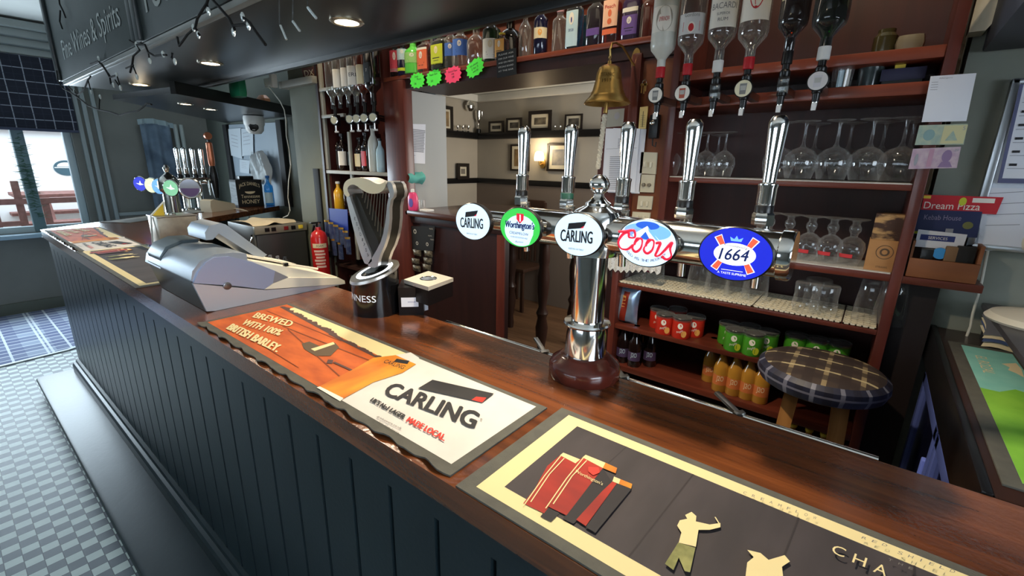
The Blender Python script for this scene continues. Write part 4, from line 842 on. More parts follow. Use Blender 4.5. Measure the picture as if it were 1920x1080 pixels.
for i, s in enumerate(('PLEASE ASK', 'FOR OUR WINE', 'AND GIN MENU', 'SPECIALS BOARD', 'AT THE BAR')): q.text(s, (c[0]-.045, 1.7372, c[2]+.03-.017*i), (.088, 0, .004), (0, 0, .007), mat('chalk', (190, 190, 186), .8))
q.build('chalk_lettering', t_)

# ------------------------------------------------------------------ optics
ot = 1.60
def optic(px, py, nm, badge=True, face=W_, glassm=RD_, lean=0):
    c = PY(px, py, ot); x, z = float(c[0]), float(c[2]); t = thing('optic', nm, 'optic measure', (x, ot, z), group='optics on the glass shelf unit')
    q = MB(); q.lathe([(.009, -.052), (.010, -.03), (.013, -.028), (.013, -.02)], BLACK, 18, (x, ot, z)); q.lathe([(.0125, .02), (.0145, .024), (.0145, .036), (.010, .042), (.010, .058)], BLACK, 18, (x, ot, z)); q.box(x-.013, x+.013, ot-.012, ot+.014, z-.02, z+.022, BLACK if badge else PLASTIC, .003); q.build('measure', t)
    q = MB(); q.lathe([(.006, -.066), (.008, -.05)], CHROME, 14, (x, ot, z)); q.box(x-.006, x+.006, ot-.016, ot-.01, z-.075, z-.055, CAPW, .001); q.build('spout', t)
    q = MB(); q.box(x-.005, x+.005, ot+.016, ot+.022, z-.04, z+.11, PLASTIC); q.box(x-.012, x+.012, ot+.02, YB-.003, z-.02, z+.0, STEEL); q.build('bracket', t)
    if badge:
        q = MB(); E_ = Matrix.Rotation(PI/2, 3, 'X'); q.lathe([(.025, -.004), (.0265, 0), (.0265, .004), (.024, .005)], BLACK, 32, (x, ot-.02, z), E_); b2 = q.build('badge', t)
        q = MB(); yb = ot-.0256; q.poly([(x+.0235*math.cos(a), yb, z+.0235*math.sin(a)) for a in np.linspace(0, 2*PI, 32, endpoint=False)], face); q.poly([(x-.009, yb-.0004, z-.016), (x+.008, yb-.0004, z-.016), (x+.010, yb-.0004, z+.014), (x-.010, yb-.0004, z+.014)], glassm); q.poly([(x-.007, yb-.0008, z-.005), (x+.007, yb-.0008, z-.005), (x+.008, yb-.0008, z+.008), (x-.008, yb-.0008, z+.008)], mat('badge_grey', (176, 176, 172), .5)); q.build('badge_print', b2)
    return x, z
GO = 'inverted bottles on the optics'
GREYL = mat('badge_tumbler_grey', (120, 122, 122), .5)
SQ = [(.0, 1), (.0, 0)]
def inv_prof(sh, neck): return [(0, 0), (.95, 0), (1, .02), (1, sh), (.93, sh+.05), (.55, sh+.11), (neck, sh+.15), (neck, .95)]
osp = [(1234, 180, W_, GREYL, True, 'optic under the frosted white bottle', C_FRO, W_, (.30, .55), [('#o', .0, 1.0, .60, mat('label_frost_silver', (196, 190, 176), .3, .5)), ('SMIRNOFF', .60, .42, .36, RD_)], CAPR, .040, .66, 'frosted white vodka bottle hanging upside down'),
 (1284, 176, W_, mat('badge_tumbler_red', (176, 84, 62), .5), True, 'optic with pink tumbler badge', C_CLR, mat('label_grey_white', (204, 204, 204), .5), (.42, .62), [('Gordons', .18, .0, .5, GREYL), ('#s', .3, .95, .8, RD_), ('#o', .42, .95, .26, W_), ('#o', .50, .88, .18, RD_)], CAPR, .040, .64, 'clear gin bottle with red and white label hanging upside down'),
 (1340, 172, W_, GREYL, False, 'optic without a badge, third from the left', C_CLR, W_, (.20, .60), [('BACARDI', .58, .44, .8, GREYL), ('SUPERIOR', .72, .66, .4, GREYL), ('RUM', .86, .78, .3, GREYL)], CAPW, .041, .62, 'clear rum bottle with large white label hanging upside down'),
 (1397, 168, mat('badge_cream', (226, 220, 190), .5), GREYL, True, 'optic with cream grey-tumbler badge beneath the red neck', C_CLR, W_, (.10, .58), [('#o', .12, .8, .44, RD_), ('#o', .17, .75, .40, W_), ('TRIPLE', .5, .38, .26, DINK), ('SEC', .64, .54, .2, DINK)], CAPR, .041, .66, 'clear bottle with red crest label hanging upside down'),
 (1468, 160, W_, AMBL, False, 'slim optic holding a last drop of amber', C_BRN, Cm, (.10, .46), [('RESERVE', .5, .4, .6, DINK), ('#s', .72, .82, .8, GD_)], CAPB, .038, .62, 'dark brown bottle with beige label hanging upside down'),
 (1535, 154, mat('badge_pale', (208, 204, 204), .4), mat('badge_pale2', (196, 194, 200), .4), True, 'optic with large plain pale badge under the green bottle', C_DGR, None, (0, 0), None, CAPW, .042, .66, 'dark green bottle hanging upside down')]
for (px, py, fc, gl, bd, nm, g, lb, lz, tx, cp, r, shd, bnm) in osp:
    x, z = optic(px, py, nm, bd, fc, gl)
    h = .295; base = z+.055+h
    if lb is not None: lz = (lz[0], lz[1])
    bottle('optic_bottle', bnm, (x, ot, base), h, r, g, cp, lb, lz, inv_prof(shd, .34), None, GO, None, tx, inv=True, foil=True)
# small items on the two short shelves right of the optics
def small(nm, lab, cat, px, Y, z, build): x = xy(px, 100, Y); q = MB(); build(q, x, Y, z); tag(q.build(nm, loc=(x, Y, z)), lab, cat)
small('tumbler', 'clear tumbler of cocktail sticks on the short upper shelf', 'glass', 1588, 1.82, Z['optic'], lambda q, x, Y, z: (q.lathe([(.024, 0), (.03, .075)], GLASS, 20, (x, Y, z)), q.box(x-.012, x+.004, Y-.004, Y, z+.01, z+.085, PALE), q.box(x+.006, x+.02, Y-.006, Y, z+.01, z+.07, W_)))
small('tumbler', 'dark smoky tumbler next to the cocktail sticks', 'glass', 1640, 1.83, Z['optic'], lambda q, x, Y, z: q.lathe([(.03, 0), (.034, .085), (.031, .085), (.027, .006)], mat('smoky_glass', (60, 70, 72), .1, coat=.5), 22, (x, Y, z), cap=(True, False)))
small('card_box', 'dark blue box with a yellow label on the short upper shelf', 'box', 1702, 1.83, Z['optic'], lambda q, x, Y, z: (q.box(x-.05, x+.05, Y-.04, Y+.05, z+.012, z+.045, mat('dark_blue_box', (44, 44, 74), .5), .002), q.box(x-.045, x+.045, Y-.045, Y+.05, z, z+.012, BLACK), q.box(x-.022, x+.002, Y-.02, Y+.02, z+.045, z+.072, CAPY)))
small('olive_jar', 'squat brown jar on the uppermost shelf', 'jar', 1655, 1.88, Z['upper'], lambda q, x, Y, z: q.lathe([(.028, 0), (.03, .01), (.03, .06), (.022, .07), (.022, .08)], mat('olive_brown_glass', (62, 58, 34), .2, coat=.5), 18, (x, Y, z)))
small('ashtray', 'cream and black dish on the uppermost shelf', 'dish', 1702, 1.86, Z['upper'], lambda q, x, Y, z: q.lathe([(.028, 0), (.034, .03), (.03, .05), (.026, .05)], mat('dish_cream', (120, 112, 92), .4), 18, (x, Y, z), sec=(4, 1, 1)))

# ------------------------------------------------------------------ glassware (all stand mouth down)
def glass_proto(nm, label, cat, prof, loc, group, seg=28, band=None):
    t = thing(nm, label, cat, loc, group=group); q = MB(); q.lathe(prof, GLASS, seg, loc, cap=(False, True)); q.build('bowl', t)
    if band: q = MB(); q.lathe([(band[0], band[1]), (band[2], band[3])], band[4], 12, loc, arc=(-PI/2-.9, -PI/2+.2)); q.build('print', t)
    return t
WINE = [(.030, .004), (.037, .03), (.040, .05), (.036, .07), (.022, .086), (.008, .094), (.0042, .104), (.0038, .135), (.005, .15), (.033, .156), (.034, .158)]
GIN = [(.038, .004), (.047, .035), (.050, .058), (.046, .078), (.030, .096), (.010, .105), (.0048, .115), (.0042, .165), (.006, .178), (.037, .184), (.038, .186)]
GOB = [(.027, .004), (.034, .03), (.037, .055), (.033, .075), (.020, .088), (.010, .093), (.011, .102), (.016, .110), (.016, .122), (.010, .132), (.012, .140), (.034, .147), (.035, .149)]
PINT = [(.044, .003), (.0425, .05), (.038, .10), (.035, .135), (.033, .1385)]
TUMB = [(.034, .003), (.033, .05), (.031, .075), (.026, .0785)]
MUG = [(.036, .003), (.041, .02), (.038, .06), (.040, .095), (.037, .10)]
G1 = 'small wine glasses upside down on the wine shelf'; G2 = 'large gin glasses upside down on the wine shelf'; G3 = 'stemmed beer goblets upside down'; G4 = 'pint glasses upside down on the perforated mats'
def row(proto_args, px_list, z, labels, y_px):
    first = None
    for (px, Y), lb in zip(px_list, labels):
        loc = (xy(px, y_px, Y), Y, z)
        if first is None: first = glass_proto(proto_args[0], lb, proto_args[1], proto_args[2], loc, proto_args[3], band=proto_args[4] if len(proto_args) > 4 else None)
        else: dup(first, loc, lb)
same = lambda s, n: [s]*n
row(('wine_glass', 'wine glass', WINE, G1), [(1258, 1.81), (1291, 1.88), (1324, 1.81), (1358, 1.82), (1303, 1.96), (1345, 1.96)], Z['wine']+.003, ['small wine glass beside the left edge of the shelf unit', 'small wine glass second from the left edge of the unit, set back', 'small wine glass just right of the fourth tap handle', 'rightmost of the small wine glasses', 'small wine glass at the back, half behind the fourth tap handle', 'small wine glass at the back, between the two rightmost small ones'], 290)
row(('gin_glass', 'gin glass', GIN, G2), [(1462, 1.84), (1503, 1.82), (1565, 1.82), (1628, 1.82), (1688, 1.82), (1524, 1.94), (1588, 1.94), (1650, 1.94), (1702, 1.95)], Z['wine']+.003, ['gin glass half hidden behind the rightmost tap handle', 'gin glass in the front row, next right of the rightmost tap handle', 'gin glass in the front row, second right of the rightmost handle', 'gin glass in the front row, third right of the rightmost handle', 'gin glass in the front row nearest the purple banknote', 'gin glass in the back row above the first oval gap', 'gin glass in the back row, second from the handle', 'gin glass in the back row, third from the handle', 'gin glass in the back row nearest the banknotes'], 290)
row(('beer_goblet', 'goblet', GOB, G3, (.0345, .028, .0365, .040, mat('goblet_red_print', (206, 60, 66), .6))), [(1440, 1.83), (1478, 1.82), (1519, 1.81), (1560, 1.81), (1602, 1.81)], Z['goblet']+.003, ['goblet mostly hidden behind the end of the beer font', 'goblet just right of the beer font end', 'goblet third from the cardboard box', 'goblet second from the cardboard box', 'goblet standing next to the cardboard straw box'], 440)
row(('tumbler', 'tumbler', TUMB, 'short tumblers behind the tap handles'), [(1258, 1.80), (1281, 1.87), (1310, 1.80), (1330, 1.88)], Z['goblet']+.003, ['short tumbler left of the fourth tap handle', 'short tumbler directly behind the fourth tap handle', 'short tumbler right of the fourth tap handle', 'short tumbler at the back, rightmost of its four'], 420)
row(('pint_glass', 'pint glass', PINT, G4, (.0425, .05, .0405, .085, mat('pint_red_print', (150, 60, 70), .6))), [(1160, 1.82), (1193, 1.82), (1226, 1.82), (1176, 1.92), (1212, 1.92)], Z['pint']+.009, ['pint glass under the lace trim, leftmost in front', 'pint glass under the lace trim, middle of the front three', 'pint glass under the lace trim, third in front', 'pint glass under the lace trim, left in the back row', 'pint glass under the lace trim, right in the back row'], 510)
row(('pint_glass', 'pint glass', PINT, G4), [(1310, 1.83), (1345, 1.83), (1384, 1.83), (1418, 1.84), (1330, 1.93), (1368, 1.93)], Z['pint']+.009, ['plain pint glass left below the blue badge', 'plain pint glass second from left below the blue badge', 'plain pint glass third from left below the blue badge', 'plain pint glass rightmost below the blue badge', 'plain pint glass in the back row, left below the blue badge', 'plain pint glass in the back row, right below the blue badge'], 530)
row(('pint_glass', 'pint glass', PINT, G4), [(1632, 1.82), (1672, 1.82)], Z['pint']+.009, ['tall pint glass at the right end of the perforated mats, left of two', 'tall pint glass at the very right end of the perforated mats'], 575)
row(('dimple_mug', 'mug', MUG, 'stacked half-pint mugs'), [(1512, 1.80), (1546, 1.80), (1530, 1.89)], Z['pint']+.009, ['heavy half-pint mug, left of the pair on the perforated mat', 'heavy half-pint mug, right of the pair on the perforated mat', 'heavy half-pint mug behind the pair'], 560)
# lace trim
q = MB(); n = 96; x0, x1 = xy(1143, 470), xy(1243, 480); zt0 = ZLO-.031; vs = []
for i in range(n+1):
    t = i/n; d = .055+.012*abs(math.sin(t*PI*9))+.010*math.sin(t*5+.6); x = x0+(x1-x0)*t
    vs += [(x, YB-.006+.004*math.sin(t*60), zt0), (x, YB-.010+.005*math.sin(t*52), zt0-d*.55), (x, YB-.012+.005*math.sin(t*57), zt0-d)]
m, nn_, b = nodes_of('lace'); tc, sp = coords(nn_); vo = nn_.nodes.new('ShaderNodeTexVoronoi'); vo.inputs['Scale'].default_value = 170; nn_.links.new(tc.outputs['Object'], vo.inputs['Vector'])
nn_.links.new(math_node(nn_, 'GREATER_THAN', vo.outputs['Distance'], .22), b.inputs['Alpha']); b.inputs['Base Color'].default_value = lin((206, 206, 204)); LACE = m
q.add(vs, [(3*i+k, 3*i+3+k, 3*i+4+k, 3*i+1+k) for i in range(n) for k in (0, 1)], LACE); tag(q.build('lace_trim', loc=((x0+x1)/2, YB, zt0)), 'white lace edging hanging over the pint glasses', 'lace')

# ------------------------------------------------------------------ snacks and bottled drinks
def can(px, py, Y, colr, nm, key):
    loc = (xy(px, py, Y), Y, Z['tube']); t = thing('crisp_tube', nm, 'crisp tube', loc, group='short crisp tubes'); x, y, z = loc
    q = MB(); q.lathe([(.034, 0), (.036, .004), (.036, .074), (.034, .076)], colr, 28, loc); q.build('tube', t)
    q = MB(); q.lathe([(.037, .072), (.038, .074), (.038, .083), (.036, .085), (.034, .083)], clear('tube_lid_plastic', (200, 205, 205), .12, .6), 28, loc); q.lathe([(.0, .0775), (.034, .0775)], mat('tube_seal', (170, 168, 160), .4), 24, loc); q.build('lid', t)
    q = MB(); a0 = facing(x, y)*.6-PI/2*.4
    def fn(a, b, w=.5, zz=(0, 1)): th = a0+(a-.5)*2*w; return (x+.0365*math.cos(th), y+.0365*math.sin(th), z+zz[0]+(zz[1]-zz[0])*b)
    q.poly([fn(.5+.5*math.cos(2*PI*k/20), .5+.5*math.sin(2*PI*k/20), .28, (.042, .066)) for k in range(20)], W_)
    q.poly([fn(.5+.5*math.cos(2*PI*k/14)+.75, .5+.5*math.sin(2*PI*k/14), .30, (.008, .036)) for k in range(14)], AMBL if key == 'r' else YE_)
    q.text('Pringles', None, None, None, W_, fn=lambda a, b: fn(a, b, .34, (.022+.012*a, .032+.012*a))); q.build('print', t)
TR_ = mat('crisp_tube_red', (196, 44, 28), .4); TG_ = mat('crisp_tube_green', (70, 150, 40), .4)
for px, Y, nm in ((1233, 1.84, 'red crisp tube at the back left of the red group'), (1246, 1.785, 'red crisp tube at the front left of the red group'), (1278, 1.785, 'red crisp tube at the front right of the red group'), (1303, 1.84, 'red crisp tube at the back right of the red group'), (1268, 1.89, 'red crisp tube hidden at the back middle of the red group')): can(px, 610, Y, TR_, nm, 'r')
for px, Y, nm in ((1363, 1.84, 'green crisp tube at the back left of the green group'), (1377, 1.785, 'green crisp tube at the front left of the green group'), (1412, 1.785, 'green crisp tube at the front right of the green group'), (1402, 1.86, 'green crisp tube at the back middle of the green group'), (1438, 1.84, 'green crisp tube at the back right of the green group, beside the stool'), (1492, 1.87, 'crisp tube whose lid shows over the left rear of the stool'), (1534, 1.87, 'crisp tube whose lid shows behind the middle of the stool'), (1574, 1.88, 'crisp tube whose lid shows over the right rear of the stool')): can(px, 640, Y, TG_, nm, 'g')
# crisp bag
FOIL = mat('crisp_bag_silver', (176, 196, 218), .28, .6, c2=(120, 150, 190), scale=(12, 12, 12)); loc = (xy(1170, 575, 1.80)+.012, 1.80, Z['tube'])
bg_ = thing('crisp_bag', 'silver-blue bag of crisps leaning at the left end of the snack shelf', 'crisp bag', loc)
q = MB(); hx_, hz = .055, .165
def bagf(sd):
    def fn(u, v):
        U, V = 2*u-1, 2*v-1; pu = max(0, (1-U*U))*max(0, 1-V**4); wv = .004*math.sin(9*u+7*v)*pu
        return (loc[0]+U*hx_*(1-.12*(1-V*V)), loc[1]+sd*(.032*pu**.6)+wv+.02*v, loc[2]+hz*v)
    return fn
q.grid(bagf(-1), 14, 14, FOIL); q.grid(bagf(1), 14, 14, FOIL); q.build('bag', bg_)
q = MB(); fb = bagf(-1.05); q.grid(lambda u, v: fb(.30+.26*u+.1*v, .06+.8*v), 8, 10, mat('crisp_bag_red_band', (150, 50, 34), .35, .3)); q.grid(lambda u, v: fb(.34+.16*u+.02*v, .45+.3*v), 6, 6, AMBL); q.build('print', bg_)
def mixer(px, Y, z, lab, gl, cp, lb, lb2, h=.185, r=.029, grp='dark fruit juice bottles'):
    return bottle('juice_bottle', lab, (xy(px, 700, Y), Y, z), h, r, gl, cp, lb, (.16, .38), [(0, 0), (.95, 0), (1, .02), (1, .50), (.85, .60), (.52, .72), (.42, .78), (.42, .90), (.46, .92)], None, grp, None, [('J2O', .3, .8, .4, lb2)])
pw_ = C_DRK; DKL = mat('label_dark_violet', (74, 60, 96), .5)
for px, Y, nm in ((1143, 1.82, 'dark juice bottle at the left end of its shelf, behind the font column'), (1164, 1.80, 'dark juice bottle second from the left in front'), (1186, 1.79, 'dark juice bottle third from the left in front'), (1215, 1.84, 'dark juice bottle standing apart at the right of its group'), (1150, 1.92, 'dark juice bottle back row left'), (1172, 1.92, 'dark juice bottle back row middle'), (1194, 1.92, 'dark juice bottle back row right')): mixer(px, Y, Z['soda'], nm, C_DRK, CAPS, DKL, PALE)
OJ = mat('orange_juice_bottle', (176, 126, 48), .12, coat=.7); OJL = mat('label_dark_orange', (196, 110, 60), .5)
for px, Y, nm in ((1330, 1.86, 'orange juice bottle at the far left of the orange group'), (1352, 1.80, 'orange juice bottle front row, first'), (1379, 1.80, 'orange juice bottle front row, second'), (1406, 1.80, 'orange juice bottle front row, third'), (1432, 1.80, 'orange juice bottle front row, fourth, nearest the stool'), (1358, 1.92, 'orange juice bottle back row left'), (1385, 1.92, 'orange juice bottle back row middle'), (1412, 1.92, 'orange juice bottle back row right')): mixer(px, Y, Z['soda'], nm, OJ, CAPS, OJL, Cm, grp='orange juice bottles')
for px, nm in ((1489, 'squat amber bottle under the stool seat, left'), (1521, 'squat amber bottle under the stool seat, middle'), (1551, 'squat amber bottle under the stool seat, right by the leg')):
    bottle('juice_bottle', nm, (xy(px, 790, 1.80), 1.80, Z['low']), .17, .028, OJ, CAPY, AMBL, (.2, .5), None, None, 'amber bottles on the lowest shelf')

# ------------------------------------------------------------------ bar stool
sx, sy, sz = -.04, 1.555, 1.0
st = thing('bar_stool', 'round bar stool with dark tartan seat and pale wooden legs', 'stool', (sx, sy, 0))
q = MB(); q.lathe([(0, sz+.012), (.08, sz+.010), (.13, sz+.004), (.152, sz-.004)], STOOLCLOTH, 48, (sx, sy, 0)); seat = q.build('seat', st)
q = MB(); q.lathe([(.150, sz-.062), (.160, sz-.056), (.168, sz-.035), (.166, sz-.016), (.152, sz-.004)], STOOLSIDE, 48, (sx, sy, 0), cap=(True, False)); q.build('seat_side', st)
# the object-space pattern of the seat follows the seat itself
for k in range(4):
    a = PI/4+k*PI/2+.05; q = MB(); c0, c1 = Vector((sx+.085*math.cos(a), sy+.085*math.sin(a), sz-.064)), Vector((sx+.15*math.cos(a), sy+.15*math.sin(a), 0))
    q.cyl(c0, c1, .027, OAK, 4, .021); q.build('leg', st)
q = MB()
for k in range(4):
    a, b_ = PI/4+k*PI/2+.05, PI/4+(k+1)*PI/2+.05; q.cyl((sx+.125*math.cos(a), sy+.125*math.sin(a), .36), (sx+.125*math.cos(b_), sy+.125*math.sin(b_), .36), .009, OAK, 10)
q.build('footrest', st)

# ================================================================== HATCH AND POST ITEMS
def quad(nm, lab, cat, px, Y, m, th=.0012, prints=(), group=None, X=None):
    f_ = (lambda x, y: PX(x, y, X)) if X is not None else (lambda x, y: PY(x, y, Y))
    c4 = [f_(x, y) for x, y in px]; c = sum(c4)/4; t = thing(nm, lab, cat, c, group=group); q = MB()
    n_ = np.array((0, -1, 0.)) if X is None else np.array((1., 0, 0)); fr_ = c4; bk = [p-n_*th for p in c4]
    q.add(list(fr_)+list(bk), [(0, 1, 2, 3), (7, 6, 5, 4), (0, 4, 5, 1), (1, 5, 6, 2), (2, 6, 7, 3), (3, 7, 4, 0)], m); q.build('sheet', t)
    if prints:
        q = MB(); A, B, D = c4[3], c4[2], c4[0]      # bottom-left, bottom-right, top-left
        for k, it in enumerate(prints):
            of = n_*(.0004+.00012*k)
            P2 = lambda u, v: A+(B-A)*u+(D-A)*v+of
            if it[0] == 'p': q.poly([P2(u, v) for u, v in it[1]], it[2])
            else: _, s, u0, u1, v0, h, mm = it; q.text(s, P2(u0, v0), (B-A)*(u1-u0), (D-A)*h, mm)
        q.build('print', t)
    return t
R_ = lambda u0, u1, v0, v1: [(u0, v0), (u1, v0), (u1, v1), (u0, v1)]
def lines(n, u0, u1, v0, v1, m, h=.012, jit=.2):
    return [('p', R_(u0, u1-(u1-u0)*jit*rr.random(), v, v+h), m) for v in np.linspace(v0, v1, n)]
LG = mat('print_grey', (150, 152, 160), .8)
quad('paper_sheet', 'second white sheet hanging behind the price list on the post', 'paper', [(1150, 240), (1212, 242), (1199, 363), (1140, 361)], 1.752, PAPER)
quad('paper_sheet', 'long price list with a dark red heading on the post behind the taps', 'paper', [(1136, 241), (1200, 241), (1190, 361), (1128, 359)], 1.744, PAPER, prints=[('p', R_(.46, .72, .84, .90), mat('dark_red_print', (120, 40, 44), .6)), ('t', 'AR', .50, .68, .85, .04, W_), ('p', R_(.05, .95, .68, .685), LG)]+lines(6, .4, .7, .70, .82, LG)+lines(18, .2, .62, .04, .55, LG)+lines(16, .68, .8, .06, .55, LG))
quad('photo_card', 'small square faded photo on the dark post, under the bell', 'photo', [(1139, 206), (1171, 203), (1168, 236), (1136, 239)], 1.745, mat('faded_photo', (150, 150, 142), .6), prints=[('p', circ(.6, .6, .16, .2, 16), LG), ('p', R_(0, 1, 0, .0), LG)])
quad('thermometer', 'narrow cream wooden thermometer on the post', 'thermometer', [(1200, 201), (1215, 199), (1211, 241), (1197, 242)], 1.745, mat('pale_wood', (216, 188, 120), .5), .006, prints=[('p', R_(.46, .54, .08, .8), INK)]+[('p', R_(.2, .8, v, v+.012), INK) for v in np.linspace(.1, .6, 7)])
def switch(px, nm, kind):
    t = quad('light_switch', nm, 'switch', px, 1.752, mat('ivory_switch_plate', (196, 188, 164), .4), .008, group='ivory switch plates')
    c4 = [PY(x, y, 1.752) for x, y in px]; A, B, D = c4[3], c4[2], c4[0]; q = MB()
    for u in (.3, .68):
        c = A+(B-A)*u+(D-A)*.42
        if kind == 'd': q.lathe([(.007, 0), (.0065, .009), (0, .010)], mat('dimmer_grey', (120, 112, 96), .4), 14, c+np.array((0, -.0002, 0)), Matrix.Rotation(PI/2, 3, 'X'))
        else: q.box(c[0]-.005, c[0]+.005, 1.746, 1.7515, c[2]-.010, c[2]+.010, mat('switch_rocker', (206, 198, 176), .4), .001)
    q.build('knob' if kind == 'd' else 'rocker', t)
switch([(1202, 285), (1232, 286), (1229, 327), (1199, 325)], 'topmost ivory double switch beside the shelf unit', 'r')
switch([(1201, 327), (1228, 328), (1225, 361), (1198, 360)], 'ivory dimmer plate with two grey knobs', 'd')
switch([(1197, 367), (1224, 368), (1221, 393), (1194, 392)], 'ivory double switch below the dimmers', 'r')
switch([(1186, 397), (1219, 399), (1217, 418), (1184, 416)], 'lowest ivory switch plate, half behind the beer font', 'r')
kx = PY(1211, 152, 1.76); t = thing('key_bunch', 'bunch of brass keys hanging on a hook on the tan panel', 'keys', kx); q = MB(); q.cyl(kx, kx+np.array((0, -.02, -.004)), .002, BRASS, 8); q.tube([(kx[0]+.008*math.cos(a), 1.748, kx[2]-.006+.008*math.sin(a)) for a in np.linspace(0, 2*PI, 14, endpoint=False)], .0012, STEEL, 6, True); q.build('hook', t)
for k, (dx, dz) in enumerate(((-.008, -.035), (.002, -.038), (.008, -.03))): q = MB(); q.box(kx[0]+dx-.002, kx[0]+dx+.002, 1.745, 1.747, kx[2]+dz-.008, kx[2]-.012, BRASS); q.lathe([(.005, -.001), (.005, .001)], BRASS, 12, (kx[0]+dx, 1.746, kx[2]-.014), Matrix.Rotation(PI/2, 3, 'X')); q.build('key', t)
c = PY(1226, 236, 1.74); q = MB(); q.box(c[0]-.017, c[0]+.017, 1.735, 1.764, c[2]-.045, c[2]+.04, BLACK, .004); q.tube([(c[0], 1.74, c[2]-.045), (c[0]+.002, 1.738, c[2]-.07), (c[0]+.014, 1.738, c[2]-.075), (c[0]+.016, 1.738, c[2]-.058)], .0025, BLACK, 8); q.lathe([(.008, 0), (.009, .012), (.006, .014)], CHROME, 12, (c[0], 1.735, c[2]+.01), Matrix.Rotation(PI/2, 3, 'X')); tag(q.build('bottle_opener', loc=c), 'black wall-mounted bottle opener under the frosted bottle optic', 'bottle opener')
# bell
bx, by, bz = float(PY(1138, 196, 1.61)[0]), 1.61, float(PY(1138, 196, 1.61)[2])
bl = thing('bell', 'brass bar bell with white plaited rope hanging under the bottle shelf', 'bell', (bx, by, bz+.16))
q = MB(); q.lathe([(.080, 0), (.084, .003), (.081, .010), (.066, .026), (.061, .034), (.060, .040), (.052, .052), (.049, .066), (.046, .088), (.043, .108), (.036, .124), (.022, .132), (.008, .134), (.007, .146), (.0, .147)], BRASS, 48, (bx, by, bz), cap=(False, True)); q.lathe([(.079, 0), (.060, .03), (.042, .10), (.0, .125)], BRASS, 40, (bx, by, bz), cap=(False, False)); bb = q.build('body', bl)
q = MB()
for s, zz, w_ in (('TITANIC', .088, .52), ('1912', .068, .34)):
    rr_ = .0475 if zz > .08 else .0498
    q.text(s, None, None, None, mat('engraving', (96, 70, 30), .4, .8), fn=lambda a, b, zz=zz, w_=w_, rr_=rr_: (bx+rr_*math.cos(-1.22+(a-.5)*2*w_), by+rr_*math.sin(-1.22+(a-.5)*2*w_), bz+zz+.013*b))
q.build('engraving', bb)
q = MB(); q.tube([(bx, by, bz+.146), (bx+.004, by, bz+.158), (bx, by, bz+.166), (bx-.004, by, bz+.158)], .0022, BRASS, 8, True)
arc = [(bx, by, bz+.162), (bx, by-.002, bz+.185), (bx, by+.01, bz+.205), (bx, by+.035, bz+.212), (bx+.01, by+.07, bz+.205), (bx+.02, by+.10, bz+.18), (bx+.03, by+.125, bz+.155), (bx+.035, by+.143, bz+.145)]
q.tube(arc, .004, BRASS, 10); q.prism(circ(0, 0, .018, .045, 20), lambda u, v, w: (bx+.035+u, w, bz+.165+v), by+.138, by+.1445, BRASS); q.build('bracket', bl)
q = MB(); q.tube([(bx, by, bz+.10), (bx, by-.002, bz+.0), (bx-.002, by-.004, bz-.03)], [.004, .006, .009], BRASS, 10); q.build('clapper', bl)
rope = [(bx-.003, by-.005, bz-.035+.0)]+[(bx-.004-.012*k/20, by-.006+.0*k, bz-.045-.175*k/20) for k in range(21)]
ROPE = mat('cotton_rope', (216, 208, 188), .9)
q = MB()
for ph in (0, 2.1, 4.2): q.tube([(p[0]+.005*math.cos(i*1.3+ph), p[1]+.005*math.sin(i*1.3+ph), p[2]) for i, p in enumerate(rope)], .0055, ROPE, 6)
q.lathe([(.006, -.01), (.010, 0), (.008, .012), (.004, .016)], ROPE, 10, rope[-1]); q.build('rope', bl)
# notice, cloth, soap and cup at the hatch; nut cards below it
XRV = XP1-.028
quad('paper_sheet', 'printed rota sheet taped to the pale reveal of the hatch', 'paper', [(762, 232), (798, 233), (797, 307), (759, 305)], None, PAPER, X=XP1-.027, prints=lines(14, .08, .92, .3, .86, LG, .03, .05)+lines(3, .1, .5, .08, .2, LG))
c = PX(778, 334, XP1-.01); q = MB(); q.grid(lambda u, v: (XP1-.020+.035*math.sin(PI*v)+.004*math.sin(9*u), c[1]-.06+.12*u, c[2]+.034-.07*v+.006*math.sin(7*u+3*v)), 12, 8, mat('turquoise_cloth', (96, 176, 168), .9)); q.grid(lambda u, v: (XP1-.024, c[1]-.05+.10*u, c[2]+.034-.06*v), 4, 4, mat('turquoise_cloth', 0)); tag(q.build('cloth', loc=c), 'turquoise cleaning cloth folded over above the pink bottle', 'cloth')
p = (-2.118, float(PX(775, 392, -2.118)[1]), ZL); t = thing('soap_bottle', 'pink washing-up liquid bottle on the hatch counter', 'bottle', p); q = MB(); q.lathe([(.030, 0), (.034, .01), (.034, .075), (.024, .10), (.012, .105)], mat('pink_soap', (224, 66, 120), .3, coat=.3), 24, p, None, (3, 1, .6)); q.build('bottle', t); q = MB(); q.lathe([(.011, .104), (.011, .118), (.005, .124)], CAPW, 14, p); q.build('cap', t); q = MB(); q.prism(circ(.006, .045, .018, .025, 20), lambda u, v, w: (p[0]+u, w, p[2]+v), p[1]-.0225, p[1]-.0205, mat('soap_label_blue', (86, 70, 160), .5)); q.build('paper_label', t)
p = (-2.08, float(PX(791, 390, -2.08)[1]), ZL); q = MB(); q.lathe([(.020, 0), (.022, .06), (.020, .06), (.018, .004)], GLASS, 18, p, cap=(True, False)); tag(q.build('shot_glass', loc=p), 'small clear glass beside the pink bottle', 'glass')
p = (-2.03, float(PX(800, 392, -2.03)[1]), ZL); q = MB(); q.box(p[0]-.035, p[0]+.035, p[1]-.025, p[1]+.025, ZL, ZL+.012, CAPW, .003); tag(q.build('soap_dish', loc=p), 'low white dish on the hatch counter', 'dish')
